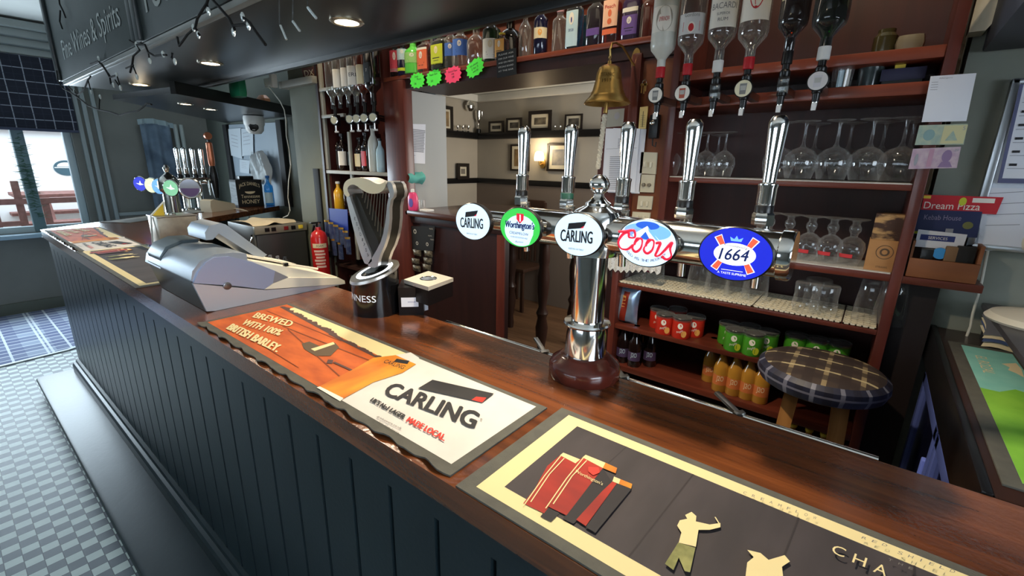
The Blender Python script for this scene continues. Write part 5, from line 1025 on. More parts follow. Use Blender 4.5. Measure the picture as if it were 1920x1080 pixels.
# nut cards
nc = [PY(x, y, 1.752) for x, y in ((771, 424), (815, 425), (812, 470), (773, 470))]; c = sum(nc)/4
t = thing('snack_card', 'black display card of snack packets hanging on the dark hatch panel', 'snack card', c); q = MB(); q.add(nc+[p+np.array((0, .003, 0)) for p in nc], [(0, 1, 2, 3), (7, 6, 5, 4), (0, 4, 5, 1), (1, 5, 6, 2), (2, 6, 7, 3), (3, 7, 4, 0)], BLACKM)
for (x, y, r) in ((778, 434, .014), (782, 456, .011), (801, 458, .011)): p = PY(x, y, 1.7512); q.poly([(p[0]+r*math.cos(a), p[1], p[2]+r*math.sin(a)) for a in np.linspace(0, 2*PI, 20, endpoint=False)], mat('emblem_pale', (170, 166, 156), .6)); q.poly([(p[0]+r*.6*math.cos(a), p[1]-.0004, p[2]+r*.6*math.sin(a)) for a in np.linspace(0, 2*PI, 5, endpoint=False)], BLACKM)
for (x, y) in ((805, 430), (803, 443), (807, 450)): p = PY(x, y, 1.7512); q.text('NUTS', p, (.03, 0, 0), (0, 0, .008), mat('emblem_pale', 0))
q.build('card', t)
PKM = mat('snack_packet', (60, 54, 50), .3, .4, c2=(150, 140, 120), scale=(60, 60, 60))
for (x, y) in ((782, 474), (803, 476), (779, 490), (802, 489), (781, 503), (800, 501)):
    p = PY(x, y, 1.742); q = MB(); q.grid(lambda u, v: (p[0]-.032+.064*u, p[1]-.010*math.sin(PI*u)*math.sin(PI*v)-.006*v, p[2]-.018+.036*v), 8, 6, PKM); q.grid(lambda u, v: (p[0]-.032+.064*u, p[1]+.004, p[2]-.018+.036*v), 2, 2, PKM); q.build('packet', t)

# ================================================================== LOUNGE ITEMS
FRB = mat('dark_picture_frame', (30, 24, 22), .4); MOUNT = mat('picture_mount', (206, 200, 180), .7)
def picture(px, nm, art, X=None, Y=None, group=None, tilt=0, bw=.12):
    f_ = (lambda x, y: PX(x, y, X)) if X is not None else (lambda x, y: PY(x, y, Y))
    a, b_ = f_(px[0], px[1]), f_(px[2], px[3]); k = 1 if X is not None else 0
    u0, u1 = sorted((a[k], b_[k])); z0, z1 = sorted((a[2], b_[2])); t = thing('picture_frame', nm, 'framed picture', ((u0+u1)/2 if k == 0 else X, Y if k == 0 else (u0+u1)/2, z0), group=group)
    w_ = (u1-u0)*bw; dp = .02
    def bx_(q, a0, a1, c0, c1, d0, d1, m):
        if k == 0: q.box(a0, a1, Y-d1, Y-d0, c0, c1, m)
        else: q.box(X+d0, X+d1, a0, a1, c0, c1, m)
    q = MB(); bx_(q, u0, u0+w_, z0, z1, .002, dp, FRB); bx_(q, u1-w_, u1, z0, z1, .002, dp, FRB); bx_(q, u0+w_, u1-w_, z0, z0+w_, .002, dp, FRB); bx_(q, u0+w_, u1-w_, z1-w_, z1, .002, dp, FRB); q.build('frame', t)
    q = MB(); bx_(q, u0+w_*.9, u1-w_*.9, z0+w_*.9, z1-w_*.9, .003, .008, MOUNT); m2 = (u1-u0)*.12; bx_(q, u0+w_+m2, u1-w_-m2, z0+w_+m2, z1-w_-m2, .008, .0095, art); q.build('picture', t)
AR1 = mat('engraving_art', (120, 112, 96), .6, c2=(60, 56, 50), scale=(14, 14, 14)); AR2 = mat('sepia_art', (150, 126, 90), .6, c2=(96, 80, 58), scale=(9, 9, 9)); AR3 = mat('grey_photo_art', (96, 92, 84), .6, c2=(44, 42, 40), scale=(16, 16, 16)); AR4 = mat('blue_grey_art', (90, 96, 112), .6, c2=(170, 164, 150), scale=(6, 6, 6))
GP = 'framed pictures in the room through the hatch'
ZRT = ZR+.07
def onrail(px, w_, h_): y0 = float(proj_y(px)); return None
picture((993, 209, 1034, 246), 'largest framed picture on the high black rail, cream mount', AR1, Y=LY-.05, group=GP)
picture((1061, 215, 1092, 244), 'framed photo on the high black rail beside the bell rope', AR3, Y=LY-.05, group=GP, bw=.08)
picture((951, 222, 979, 248), 'small framed photo on the high black rail, left of the largest picture', AR3, Y=LY-.05, group=GP, bw=.1)
picture((918, 228, 945, 250), 'small dark framed photo on the high black rail, next to the trophy', AR3, Y=LY-.05, group=GP, bw=.1)
picture((959, 271, 993, 321), 'sepia picture hanging left of the lit wall lamp', AR2, Y=LY-.003, group=GP, bw=.07)
picture((1028, 269, 1075, 322), 'picture of a boat hanging right of the lit wall lamp', AR4, Y=LY-.003, group=GP, bw=.07)
picture((802, 219, 825, 246), 'small framed photo at the left end of the high black rail', AR3, X=LX+.05, group=GP, bw=.12)
picture((825, 197, 848, 248), 'tall narrow dark-framed picture standing on the rail', AR2, X=LX+.05, group=GP, bw=.2)
picture((803, 279, 823, 311), 'small pale framed certificate on the side wall below the rail', mat('certificate', (196, 190, 172), .7), X=LX+.003, group=GP, bw=.12)
picture((856, 306, 878, 336), 'small dark tilted menu frame standing on the dado', mat('grey_art', (120, 116, 108), .6), X=LX+.03, group=GP, bw=.2)
# trophies
def trophy(px, py0, py1, nm, wide=1., X=None, Y=None):
    f_ = (lambda x, y: PX(x, y, X)) if X is not None else (lambda x, y: PY(x, y, Y))
    p = f_(px, py1); p[2] = ZRT; h = float(f_(px, py0)[2])-ZRT; t = thing('trophy', nm, 'trophy', p, group='trophies on the high rail')
    q = MB(); q.lathe([(.05*wide*h*4, 0), (.05*wide*h*4, h*.16), (.03*wide*h*4, h*.2)], BLACKW, 20, p); q.build('base', t)
    q = MB(); s = wide*h*4*.05; q.lathe([(s*.5, h*.2), (s*.25, h*.3), (s*.2, h*.42), (s*.6, h*.52), (s*1.1, h*.66), (s*1.2, h*.85), (s*1.35, h), (s*1.1, h*.98), (s*.9, h*.6)], CHROME, 24, p, cap=(True, False)); q.build('cup', t)
    for sd in (-1, 1):
        q = MB(); q.tube([(p[0]+sd*s*1.0, p[1], p[2]+h*.6), (p[0]+sd*s*1.9, p[1], p[2]+h*.72), (p[0]+sd*s*1.9, p[1], p[2]+h*.95), (p[0]+sd*s*1.4, p[1], p[2]+h*.98)], s*.12, CHROME, 8); q.build('handle', t)
trophy(897, 208, 250, 'large silver trophy cup in the corner of the high rail', .62, Y=LY-.06)
for px, Xw, nm in ((868, LX+.05, 'small silver cup on the side rail near the corner'), (878, LX+.05, 'small silver cup on the side rail, close to the large trophy'), (858, LX+.05, 'small silver cup on the side rail, nearest the tall picture')): trophy(px, 236, 250, nm, .9, X=Xw)
for px, nm in ((987, 'tiny silver cup left of the largest picture'), (1040, 'tiny silver cup right of the largest picture'), (1050, 'tiny silver cup beside the photo near the bell rope')): trophy(px, 236, 248, nm, .8, Y=LY-.06)
# wall lamp
c = PY(1013, 298, LY-.06); t = thing('wall_lamp', 'lit wall lamp with cream shade between two pictures', 'wall lamp', c); q = MB(); q.prism(circ(0, -.05, .035, .05, 20), lambda u, v, w: (c[0]+u, w, c[2]+v), LY-.015, LY-.001, BRASS); q.tube([(c[0], LY-.015, c[2]-.05), (c[0], LY-.07, c[2]-.06), (c[0], LY-.08, c[2]-.02)], .007, BRASS, 8); q.build('arm', t)
q = MB(); q.lathe([(.05, -.02), (.055, .01), (.045, .06), (.03, .075)], mat('lit_lamp_shade', (255, 222, 160), .5, emit=6), 24, (c[0], LY-.08, c[2])); q.build('shade', t)
l = bpy.data.lights.new('wall_lamp_glow', 'POINT'); l.energy = 5; l.color = (1, .78, .5); l.shadow_soft_size = .06; lo = bpy.data.objects.new('wall_lamp_glow', l); col.objects.link(lo); lo.parent = t; lo.location = (0, -.1, .1)
# CCTV-like ball and dark chairs
p = PX(881, 200, LX+.08); q = MB(); q.lathe([(.02, -.05), (.05, -.02), (.055, .01), (.04, .04), (.02, .055)], CHROME, 20, p); q.cyl((p[0], p[1], p[2]+.05), (LX, p[1], p[2]+.09), .012, CHROME, 10); tag(q.build('camera_ball', loc=p), 'small silver ball camera high in the lounge corner', 'camera')
def chair(x, y, rz, nm):
    t = thing('dining_chair', nm, 'chair', (x, y, 0), rz, 'dark wooden chairs beyond the hatch'); R2 = Matrix.Translation((x, y, 0)) @ Matrix.Rotation(rz, 4, 'Z'); DW = mat('dark_chair_wood', (60, 40, 30), .45)
    q = MB(); q.box(-.2, .2, -.2, .2, .44, .48, DW, .01, M=R2); q.build('seat', t)
    for sx_ in (-.18, .18):
        q = MB(); q.box(sx_-.018, sx_+.018, .17, .20, 0, 1.16, DW, .004, M=R2); q.build('leg', t); q = MB(); q.box(sx_-.018, sx_+.018, -.20, -.17, 0, .44, DW, .004, M=R2); q.build('leg', t)
    q = MB(); q.box(-.18, .18, .17, .20, 1.08, 1.18, DW, .01, M=R2)
    for k in range(5): q.box(-.15+.07*k, -.13+.07*k, .175, .195, .5, 1.08, DW, M=R2)
    q.build('backrest', t)
chair(-3.62, 3.35, 1.4, 'dark slatted chair against the side wall beyond the hatch'); chair(-3.0, 3.95, 0, 'dark slatted chair against the far wall beyond the hatch')
# turned-leg pub table seen under the hatch
tx, ty = -2.35, 3.05
t = thing('pub_table', 'dark table with fat turned legs seen under the hatch', 'table', (tx, ty, 0)); DT = mat('dark_table_wood', (48, 30, 24), .35)
q = MB(); q.box(tx-.35, tx+.5, ty-.25, ty+.35, .98, 1.02, DT, .01); q.build('tabletop', t)
for dx, dy in ((-.28, -.2), (.42, -.2), (-.28, .28), (.42, .28)): q = MB(); q.lathe([(.03, 0), (.035, .05), (.028, .12), (.045, .22), (.05, .30), (.035, .38), (.05, .42), (.03, .47), (.045, .6), (.05, .72), (.035, .80), (.045, .84), (.04, .98)], DT, 20, (tx+dx, ty+dy, 0)); q.build('leg', t)

# ================================================================== LEFT SPIRIT SHELVES
XS0, XS1 = -3.025, XP0
ls = thing('spirit_shelf_unit', 'grey-edged spirit shelf recess left of the hatch post', 'shelf unit', (-2.7, 1.85, 0)); SHG = mat('grey_cream_edge', (150, 148, 138), .5)
q = MB(); q.box(XS0+.0, XS1, 2.0, 2.03, 0, 2.6, mat('deep_red_wood', (72, 28, 22), .5, c2=(58, 22, 18), scale=(14, 14, 3), wood=True)); q.build('back_panel', ls)
DRW = mat('deep_red_wood', 0)
q = MB(); q.box(XS0-.004, XS0+.026, 1.745, 1.765, 1.50, 2.5, SHG, .003); q.box(XS0-.004, XS0+.02, 1.765, 2.0, 0, 2.5, DRW); q.build('stile', ls)
q = MB(); q.box(-2.76, -2.735, 1.755, 1.77, .9, 1.74, SHG, .003); q.box(-2.757, -2.738, 1.77, 2.0, .9, 1.74, DRW); q.build('stile', ls)
ZB = zy(668, 321); ZB2 = zy(640, 213)
for z0, z1, x1 in ((ZB-.022, ZB, XS1), (ZB2-.02, ZB2, -2.76), (zy(640, 160)-.02, zy(640, 160), -2.80)):
    q = MB(); q.box(XS0, x1, 1.74, 1.76, z0, z1, SHG, .002); q.box(XS0, x1, 1.76, 2.0, z0+.002, z1, DRW); q.build('shelf', ls)
ZD2 = zy(690, 508); ZD1 = zy(690, 440)
for zz in (ZD2, ZD1, ZD2-.35): q = MB(); q.box(XS0+.3 if zz == ZD1 else XS0, XS1, 1.75, 2.0, zz-.02, zz, mat('dark_shelf', (50, 34, 30), .4)); q.build('shelf', ls)
GLO = 'inverted bottles over the left spirit shelves'
oz = zy(670, 227)
lsp = [(627, 'clear bottle hanging upside down at the far left of the left optics', C_CLR, None), (641, 'clear bottle with pale label, second on the left optics', C_CLR, W_), (656, 'slim clear bottle with long white label on the left optics', C_CLR, W_), (671, 'broad clear bottle with big white lettered label on the left optics', C_CLR, W_), (685, 'bottle with cream label fifth on the left optics', C_AMB, Cm), (703, 'square black bottle with white scroll label on the left optics', C_DRK, BL_)]
for i, (px, nm, g, lb) in enumerate(lsp):
    x = xy(px, 228, 1.68); h = .30; base = oz+.07+h
    tx_ = [('#s', .1, .9, .9, W_), ('#o', .15, .55, .5, BL_), ('7', .3, .45, .1, W_)] if i == 5 else ([('ERL', .55, .35, .6, DINK)] if i == 3 else None)
    bottle('optic_bottle', nm, (x, 1.68, base), h, .042 if i in (3, 5) else .034, g, CAPB, lb, (.28, .62), inv_prof(.64, .34), (4, 1, .9) if i == 5 else None, GLO, None, tx_, inv=True)
for i, px in enumerate((629, 658, 671, 685, 702)):
    x = xy(px, 228, 1.66); t = thing('optic', ('optic with round pale badge at the far left of the left shelves', 'optic with round pale badge, second on the left shelves', 'optic with round pale badge, middle of the left shelves', 'optic with round pale badge, fourth on the left shelves', 'optic with round pale badge nearest the hatch post')[i], 'optic measure', (x, 1.66, oz), group='optics over the left spirit shelves')
    q = MB(); q.box(x-.012, x+.012, 1.655, 1.70, oz-.03, oz+.035, BLACK, .003); q.box(x-.006, x+.006, 1.70, 1.998, oz+.01, oz+.02, BLACK); q.cyl((x, 1.665, oz+.03), (x, 1.672, oz+.08), .010, BLACK, 12); q.build('measure', t)
    q = MB(); q.cyl((x, 1.66, oz-.03), (x, 1.66, oz-.065), .007, CHROME, 12); q.box(x-.005, x+.02, 1.65, 1.66, oz-.072, oz-.062, CAPW, .001); q.build('spout', t)
    q = MB(); q.lathe([(.024, -.004), (.026, 0), (.026, .004), (.022, .005)], CHROME, 28, (x, 1.648, oz), Matrix.Rotation(PI/2, 3, 'X')); q.lathe([(0, .0055), (.021, .0055)], mat('badge_cream', 0), 24, (x, 1.648, oz), Matrix.Rotation(PI/2, 3, 'X'), cap=(False, False)); q.build('badge', t); t.matrix_basis = t.matrix_basis @ Matrix.Rotation(.45, 4, 'Z')
GLB = 'bottles standing on the left spirit shelf'
for px, Y, g, lb, h, r, nm, sc_ in ((620, 1.80, C_DRK, mat('label_dark_red_grey', (120, 100, 90), .5), .27, .036, 'dark bottle with grey-red label at the left end of the left shelf', None), (637, 1.84, C_DRK, BL_, .25, .03, 'plain dark bottle second on the left shelf', None), (645, 1.80, C_DRK, W_, .24, .03, 'dark bottle with white oval label left of the stile', None), (651, 1.90, C_DRK, PALE, .24, .03, 'dark bottle with pale label tucked behind the stile', None), (677, 1.80, C_DRK, Cm, .21, .036, 'dark flask bottle with cream label on the left shelf', (4, 1, .7)), (689, 1.80, C_DRK, RD_, .24, .032, 'dark bottle with red label on the left shelf', (4, 1, .8)), (703, 1.79, C_FRO, None, .28, .034, 'pale frosted clear bottle on the left shelf', None), (715, 1.78, mat('pale_blue_frosted', (180, 212, 226), .3, coat=.3), PALE, .20, .026, 'pale blue-white bottle nearest the hatch post', None)):
    bottle('spirit_bottle', nm, (xy(px, 322, Y), Y, ZB), h, r, g, CAPB, lb, (.14, .52), None, sc_, GLB)
p = (xy(625, 390, 1.80)+.10, 1.79, zy(625, 395)); bottle('juice_jar', 'yellow squash bottle with pourer below the left spirit shelf', p, .20, .034, mat('yellow_squash', (214, 160, 30), .3, coat=.4), CAPW, None, cat='bottle')
q = MB(); q.box(XS0, -2.76, 1.76, 2.0, p[2]-.02, p[2], DRW); o = q.build('shelf', ls)
p2 = (xy(650, 392, 1.82)+.03, 1.82, p[2]); bottle('spirit_bottle', 'dark bottle with pourer beside the yellow squash', p2, .20, .032, C_DRK, CAPS, None)
for px, nm in ((662, 'dark bottle low behind the harp font, left'), (678, 'dark bottle low behind the harp font, middle'), (694, 'dark bottle low behind the harp font, right')):
    bottle('spirit_bottle', nm, (xy(px, 560, 1.82), 1.82, ZD2-.35), .26, .032, C_DRK, CHROME, None, group='dark bottles below the left shelves')
# pork snack card
nc = [PY(x, y, 1.735) for x, y in ((612, 392), (650, 393), (655, 470), (618, 440))]; c = sum(nc)/4; t = thing('snack_card', 'blue snack card with gold-topped packets hanging by the fire extinguisher', 'snack card', c)
q = MB(); c4 = [PY(x, y, 1.738) for x, y in ((613, 390), (651, 393), (653, 440), (615, 436))]; q.add(c4+[p+np.array((0, .004, 0)) for p in c4], [(0, 1, 2, 3), (7, 6, 5, 4), (0, 4, 5, 1), (1, 5, 6, 2), (2, 6, 7, 3), (3, 7, 4, 0)], mat('snack_card_blue', (38, 60, 150), .5)); q.build('card', t)
PB = mat('snack_packet_navy', (46, 56, 96), .35, .3, c2=(80, 92, 120), scale=(40, 40, 40))
for k, (x, y) in enumerate(((613, 420), (621, 424), (630, 429), (640, 434), (648, 440), (652, 452), (626, 455), (638, 462))):
    p = PY(x, y, 1.725-.004*(k % 3)); q = MB(); q.grid(lambda u, v: (p[0]-.03+.06*u, p[1]-.014*math.sin(PI*u), p[2]-.09+.12*v), 6, 6, PB); q.grid(lambda u, v: (p[0]-.03+.06*u, p[1]-.0145*math.sin(PI*u)-.001, p[2]+.016+.014*v), 6, 2, GOLD); q.grid(lambda u, v: (p[0]-.03+.06*u, p[1]+.004, p[2]-.09+.12*v), 2, 2, PB); q.build('packet', t)
# extinguisher
p = (float(PY(603, 500, 1.64)[0]), 1.64); zt1 = float(PY(603, 432, 1.64)[2]); ex = thing('fire_extinguisher', 'red fire extinguisher with cream label on the olive pillar', 'fire extinguisher', (*p, zt1-.45)); RX = mat('extinguisher_red', (190, 34, 34), .25, coat=.4)
q = MB(); q.lathe([(.05, -.45), (.056, -.44), (.056, -.05), (.045, -.02), (.02, 0), (.018, .02)], RX, 32, (*p, zt1)); q.build('cylinder', ex)
q = MB(); q.cyl((*p, zt1+.015), (*p, zt1+.05), .014, CHROME, 14); q.box(p[0]-.012, p[0]+.012, p[1]-.05, p[1]+.02, zt1+.045, zt1+.055, BLACK, .002); q.build('valve', ex)
q = MB(); q.tube([(p[0], p[1], zt1+.03), (p[0]-.05, p[1], zt1+.03), (p[0]-.085, p[1], zt1-.05), (p[0]-.085, p[1]-.0, zt1-.25), (p[0]-.07, p[1], zt1-.36)], .010, BLACK, 10); q.build('hose', ex)
q = MB(); a0 = facing(*p); q.lathe([(.0568, -.12), (.0568, -.09)], Cm, 14, (*p, zt1), arc=(a0-.9, a0+.9))
for k in range(6): q.lathe([(.0568, -.15-.022*k), (.0568, -.136-.022*k)], mat('extinguisher_text', (226, 190, 180), .6), 10, (*p, zt1), arc=(a0-.75+.1*(k % 3), a0+.5+.1*(k % 2)))
q.text('FOAM', None, None, None, INK, fn=lambda a, b: (p[0]+.0572*math.cos(a0-.4+.8*a), p[1]+.0572*math.sin(a0-.4+.8*a), zt1-.113+.015*b)); q.build('paper_label', ex)
q = MB(); q.box(p[0]-.03, p[0]+.03, p[1]+.056, 1.745, zt1-.2, zt1-.16, BLACK); q.build('wall_bracket', ex)
# black trunking, shelf bracket, poster, cream rail on the pillar
a, b_ = PY(586, 316, 1.735), PY(602, 470, 1.735); q = MB(); q.box(a[0]-.0, a[0]+.07, 1.735, 1.748, b_[2], a[2], BLACKM, .002); tag(q.build('cable_trunking', loc=a), 'black upright trunking on the edge of the olive pillar', 'trunking')
q = MB(); a = PY(592, 330, 1.744); q.box(-3.055, -3.03, 1.735, 1.749, .4, 2.6, MAHOGD); struct('trim_9', q)
q = MB(); zc = zy(560, 158); q.box(-3.44, -3.03, 1.70, 1.748, zc-.02, zc+.025, SHG, .003); q.box(-3.485, -3.442, 1.70, 2.27, zc-.02, zc+.025, SHG, .003); tag(q.build('cream_shelf_rail', loc=(-3.2, 1.72, zc)), 'cream painted rail round the top of the olive pillar', 'rail')
quad('poster', 'small dark red and cream poster above the cream rail', 'poster', [(565, 128), (594, 124), (596, 154), (571, 157)], 1.74, mat('poster_brown', (92, 46, 30), .6), prints=[('t', 'DX', .15, .85, .45, .4, Cm), ('t', 'premium', .12, .88, .14, .14, AMBL)])
p0 = PY(536, 205, 1.74); q = MB(); q.tube([PY(x, y, 1.70) for x, y in ((497, 158), (508, 168), (525, 190), (533, 206), (536, 225), (537, 255), (542, 280), (545, 310), (541, 340), (540, 370), (544, 395), (540, 404), (531, 408))], .0035, mat('white_cable', (206, 204, 192), .5), 8); tag(q.build('power_cable', loc=p0), 'white power cable running down beside the olive pillar', 'cable')
p0 = PY(507, 155, 1.72); q = MB(); q.box(p0[0]-.06, p0[0]+.03, 1.70, 1.73, p0[2]-.03, p0[2]+.03, CAPW, .004); q.box(p0[0]+.05, p0[0]+.09, 1.69, 1.73, p0[2]-.04, p0[2]+.05, CAPW, .004); tag(q.build('plug_socket', loc=p0), 'white plug adaptor at the end of the cream rail', 'socket')

# ================================================================== FAR END OF THE BAR
# small T-bar font on the corner
fp = PZ(330, 421, 1.10); fx, fy = float(fp[0]), float(fp[1]); fzb = 1.365
sf = thing('beer_font', 'smaller chrome T-bar beer font at the far corner of the bar', 'beer font', (fx, fy, 1.10))
q = MB(); q.lathe([(.07, 0), (.07, .012), (.055, .02), (.048, .024), (.046, .22), (.06, .235), (.066, .26), (.064, .30), (.05, .325), (.034, .338), (.02, .35), (.012, .362), (.018, .38), (.02, .392), (.012, .408), (0, .412)], CHROME, 32, (fx, fy, 1.10)); q.build('column', sf)
q = MB(); q.cyl((fx-.62, fy, fzb), (fx+.40, fy, fzb), .026, CHROME, 20); q.build('bar', sf)
for px, c_, nm in ((264, lit('violet_blue', (70, 80, 220), .8), 'violet and white lit badge'), (285, lit('pale_yellow', (230, 240, 200), .9), 'pale yellow lit badge'), (299, LSKY, 'sky blue lit badge'), (320, lit('mint_green', (140, 210, 170), .6), 'mint green badge')):
    lx = float(PY(px, 346, fy-.05)[0]); q = MB(); E_ = Matrix.Rotation(PI/2, 3, 'X'); q.lathe([(.012, -.05), (.03, -.02), (.058, -.004), (.062, .002), (.058, .006)], CHROME, 36, (lx, fy-.05, fzb), E_ @ Matrix.Diagonal((1, .9, 1))); h = q.build('badge_housing', sf)
    Rz = Matrix.Translation((lx, fy-.05, 0)) @ Matrix.Rotation(.5, 4, 'Z') @ Matrix.Translation((-lx, -fy+.05, 0)); h.matrix_basis = h.matrix_basis @ (Matrix.Translation((-fx, -fy, -1.10)) @ Rz @ Matrix.Translation((fx, fy, 1.10)))
    q = MB(); badge_face(q, lx, fy-.0565, fzb, .056, .050, [('p', [(-.6, .1), (-.1, .05), (.1, .5), (.2, .1), (.6, -.1), (.0, -.2)], LPURE)], c_); q.v = [(Rz @ Vector(v))[:] for v in q.v]; fo = q.build('badge_face', h); fo['label'] = nm
cc = PY(357, 353, fy-.02); q = MB(); Mr = Matrix.Rotation(.95, 3, 'Z') @ Matrix.Rotation(PI/2, 3, 'X'); q.lathe([(.02, -.06), (.05, -.02), (.062, 0), (.066, .006), (.060, .010), (.055, .008)], CHROME, 40, cc, Mr); h = q.build('badge_housing', sf)
q = MB(); nrm = Mr @ Vector((0, 0, 1)); q.lathe([(0, .0085), (.056, .0085)], mat('unlit_lens', (150, 156, 170), .1, .6), 32, cc, Mr, cap=(False, False)); q.lathe([(0, .009), (.05, .009)], mat('violet_lens_print', (70, 52, 92), .25), 24, cc, Mr, cap=(False, False), arc=(PI*1.0, PI*2.0)); q.build('badge_face', h)
# five-handle tower behind it
tw = thing('beer_font', 'row of four chrome tap handles and one copper handle on the far return', 'beer font', (-4.9, 1.55, 1.10))
TXp = -4.9
def TP(x, y): return PX(x, y, TXp)
y0_, y1_ = float(TP(338, 345)[1]), float(TP(402, 345)[1]); zb_ = 1.36
q = MB(); q.cyl((TXp, y0_-.03, zb_), (TXp, y1_+.03, zb_), .03, CHROME, 20); q.build('bar', tw)
for yy in (y0_+.03, (y0_+y1_)/2): q = MB(); q.cyl((TXp, yy, 1.10), (TXp, yy, zb_), .028, CHROME, 18); q.lathe([(.05, 0), (.05, .012), (.03, .02)], CHROME, 20, (TXp, yy, 1.10)); q.build('column', tw)
CPR = mat('copper_handle', (196, 122, 92), .3, .7)
for i, px in enumerate((340, 353, 369, 385)):
    yy = float(TP(px, 340)[1]); q = MB(); q.lathe([(.02, .02), (.022, .05), (.014, .06)], BLACK, 14, (TXp, yy, zb_)); q.lathe([(.016, .06), (.019, .07), (.019, .11), (.014, .115), (.015, .16), (.02, .25), (.019, .275), (.010, .285), (0, .286)], CHROME, 18, (TXp, yy, zb_)); q.build('handle', tw)
    q = MB(); q.cyl((TXp, yy, zb_), (TXp+.08, yy, zb_-.01), .014, CHROME, 12); q.cyl((TXp+.08, yy, zb_), (TXp+.085, yy, zb_-.13), .011, CHROME, 12, .008); q.build('spout', tw)
yy = float(TP(400, 340)[1]); q = MB(); q.lathe([(.022, .13), (.026, .15), (.028, .20), (.026, .33), (.018, .34)], CPR, 18, (TXp+.03, yy, zb_)); q.lathe([(.012, .34), (.012, .36)], BLACK, 12, (TXp+.03, yy, zb_)); q.lathe([(.0, -.02), (.03, -.018), (.034, 0), (.03, .018), (0, .02)], CPR, 20, (TXp+.03, yy, zb_+.395), Matrix.Rotation(PI/2, 3, 'Y')); hd = q.build('handle', tw); hd['label'] = 'copper coloured handle with a round medallion'
q = MB(); q.lathe([(.018, -.16), (.026, -.12), (.034, -.02), (.034, .06), (.026, .11), (.022, .13)], BLACK, 18, (TXp+.03, yy, zb_)); q.build('tap_body', tw)
# card machine
cmz = 1.10; a, b_ = PZ(388, 398, 1.10), PZ(433, 392, 1.10); ctr = (a+b_)/2; ang_ = math.atan2(b_[1]-a[1], b_[0]-a[0])
cm = thing('card_machine', 'cream card payment terminal on the inner edge of the far return', 'card machine', (*ctr[:2], 1.10)); Mt = Matrix.Translation((ctr[0], ctr[1], 1.10)) @ Matrix.Rotation(ang_, 4, 'Z')
q = MB(); prof = [(-.15, 0), (.15, 0), (.155, .03), (.14, .055), (-.05, .095), (-.11, .11), (-.15, .10), (-.16, .05)]
q.prism(prof, lambda u, v, w: (Mt @ Vector((u, w, v)))[:], -.05, .05, CREAM); q.build('body', cm, angle=50)
q = MB(); q.prism([(-.03, .0935), (.10, .0665), (.10, .068), (-.03, .095)], lambda u, v, w: (Mt @ Vector((u, w, v)))[:], -.04, .04, mat('terminal_screen', (150, 176, 150), .3)); q.build('screen', cm)
q = MB(); q.tube([b_+np.array((.02, 0, .012)), PZ(455, 393, 1.105), PZ(464, 396, 1.10)+np.array((0, 0, .0)), PY(467, 405, 2.0), PY(470, 420, 2.0)], .005, CREAM, 8); q.build('cable', cm)
# black tin box with whiskey lettering
JX = -4.88; j0, j1 = float(PX(448, 389, JX)[1]), float(PX(496, 386, JX)[1]); jz = float(PX(470, 337, JX)[2])
jd = thing('napkin_caddy', 'black lettered whiskey caddy on the far return of the counter', 'caddy', (JX-.07, (j0+j1)/2, 1.10))
q = MB(); q.box(JX-.15, JX, j0, j1, 1.10, jz, BLACKM, .004); q.build('box', jd)
q = MB(); q.box(JX-.12, JX-.03, j0+.05, j1-.06, jz+.0, jz+.035, BLACK, .004); q.build('insert', jd)
q = MB(); pw = PALE
def JT(s, v, h_, u0, u1, arc_=0): 
    yy0, yy1 = j0+(j1-j0)*u0, j0+(j1-j0)*u1; q.text(s, None, None, None, Cm, fn=lambda a, b: (JX+.0006, yy0+(yy1-yy0)*a, 1.10+(jz-1.10)*(v+h_*b+arc_*(1-(2*a-1)**2))))
JT("JACK DANIEL'S", .66, .13, .1, .9, .10); JT('Tennessee', .33, .13, .14, .86); JT('HONEY', .12, .15, .16, .84)
q.poly([(JX+.0006, j0+(j1-j0)*(.5+.2*math.cos(a)), 1.10+(jz-1.10)*(.57+.09*math.sin(a))) for a in np.linspace(PI, 2*PI, 14)], Cm); q.build('lettering', jd)
q = MB(); q.box(JX-.151, JX-.001, j0-.0014, j0-.0002, 1.12, jz-.02, mat('grey_side_print', (96, 104, 108), .6, c2=(70, 76, 80), scale=(8, 8, 60))); q.build('side_print', jd)
p = PZ(509, 386, 1.10); bottle('spirit_bottle', 'blue glass bottle with blue cap at the end of the far return', (float(p[0])-.02, float(p[1]), 1.10), .30, .042, C_BLU, mat('cap_blue', (50, 110, 180), .4), PALE, (.1, .45), None, None)
p = PZ(497, 386, 1.10); glass_proto('wine_glass', 'tall stemmed glass between the black caddy and the blue bottle', 'wine glass', [(.034, .003), (.006, .010), (.004, .02), (.004, .10), (.02, .12), (.036, .16), (.034, .23), (.031, .25)], (float(p[0])-.05, float(p[1])-.02, 1.10), 'glass on the far return')
# notice board with papers, camera
NB = 2.262
quad('notice_board', 'pale grey notice board behind the far return', 'notice board', [(429, 234), (527, 229), (537, 386), (434, 392)], NB, mat('pale_board', (150, 162, 172), .5), .012)
q = MB(); a, b_ = PY(532, 300, NB-.01), PY(432, 300, NB-.01)
for p, nm in ((a, 'dark upright post at the pillar side of the notice board'), (b_, 'dark upright post at the tap side of the notice board')): q = MB(); q.box(p[0]-.05, p[0]+.05, NB-.03, NB+.01, 1.10, 1.93, BLACKM, .004); tag(q.build('board_post', loc=p), nm, 'post')
PG = mat('paper_shadow_grey', (190, 198, 204), .8)
for px, nm in (([(428, 242), (452, 240), (454, 298), (432, 291)], 'curling sheet of paper pinned at the top left of the notice board'), ([(451, 241), (474, 242), (475, 290), (453, 293)], 'sheet of paper pinned next to the curling one'), ([(449, 299), (468, 301), (467, 326), (450, 323)], 'small note pinned low on the notice board')): quad('paper_sheet', nm, 'paper', px, NB-.014, PG, prints=lines(4, .2, .8, .4, .8, LG, .02))
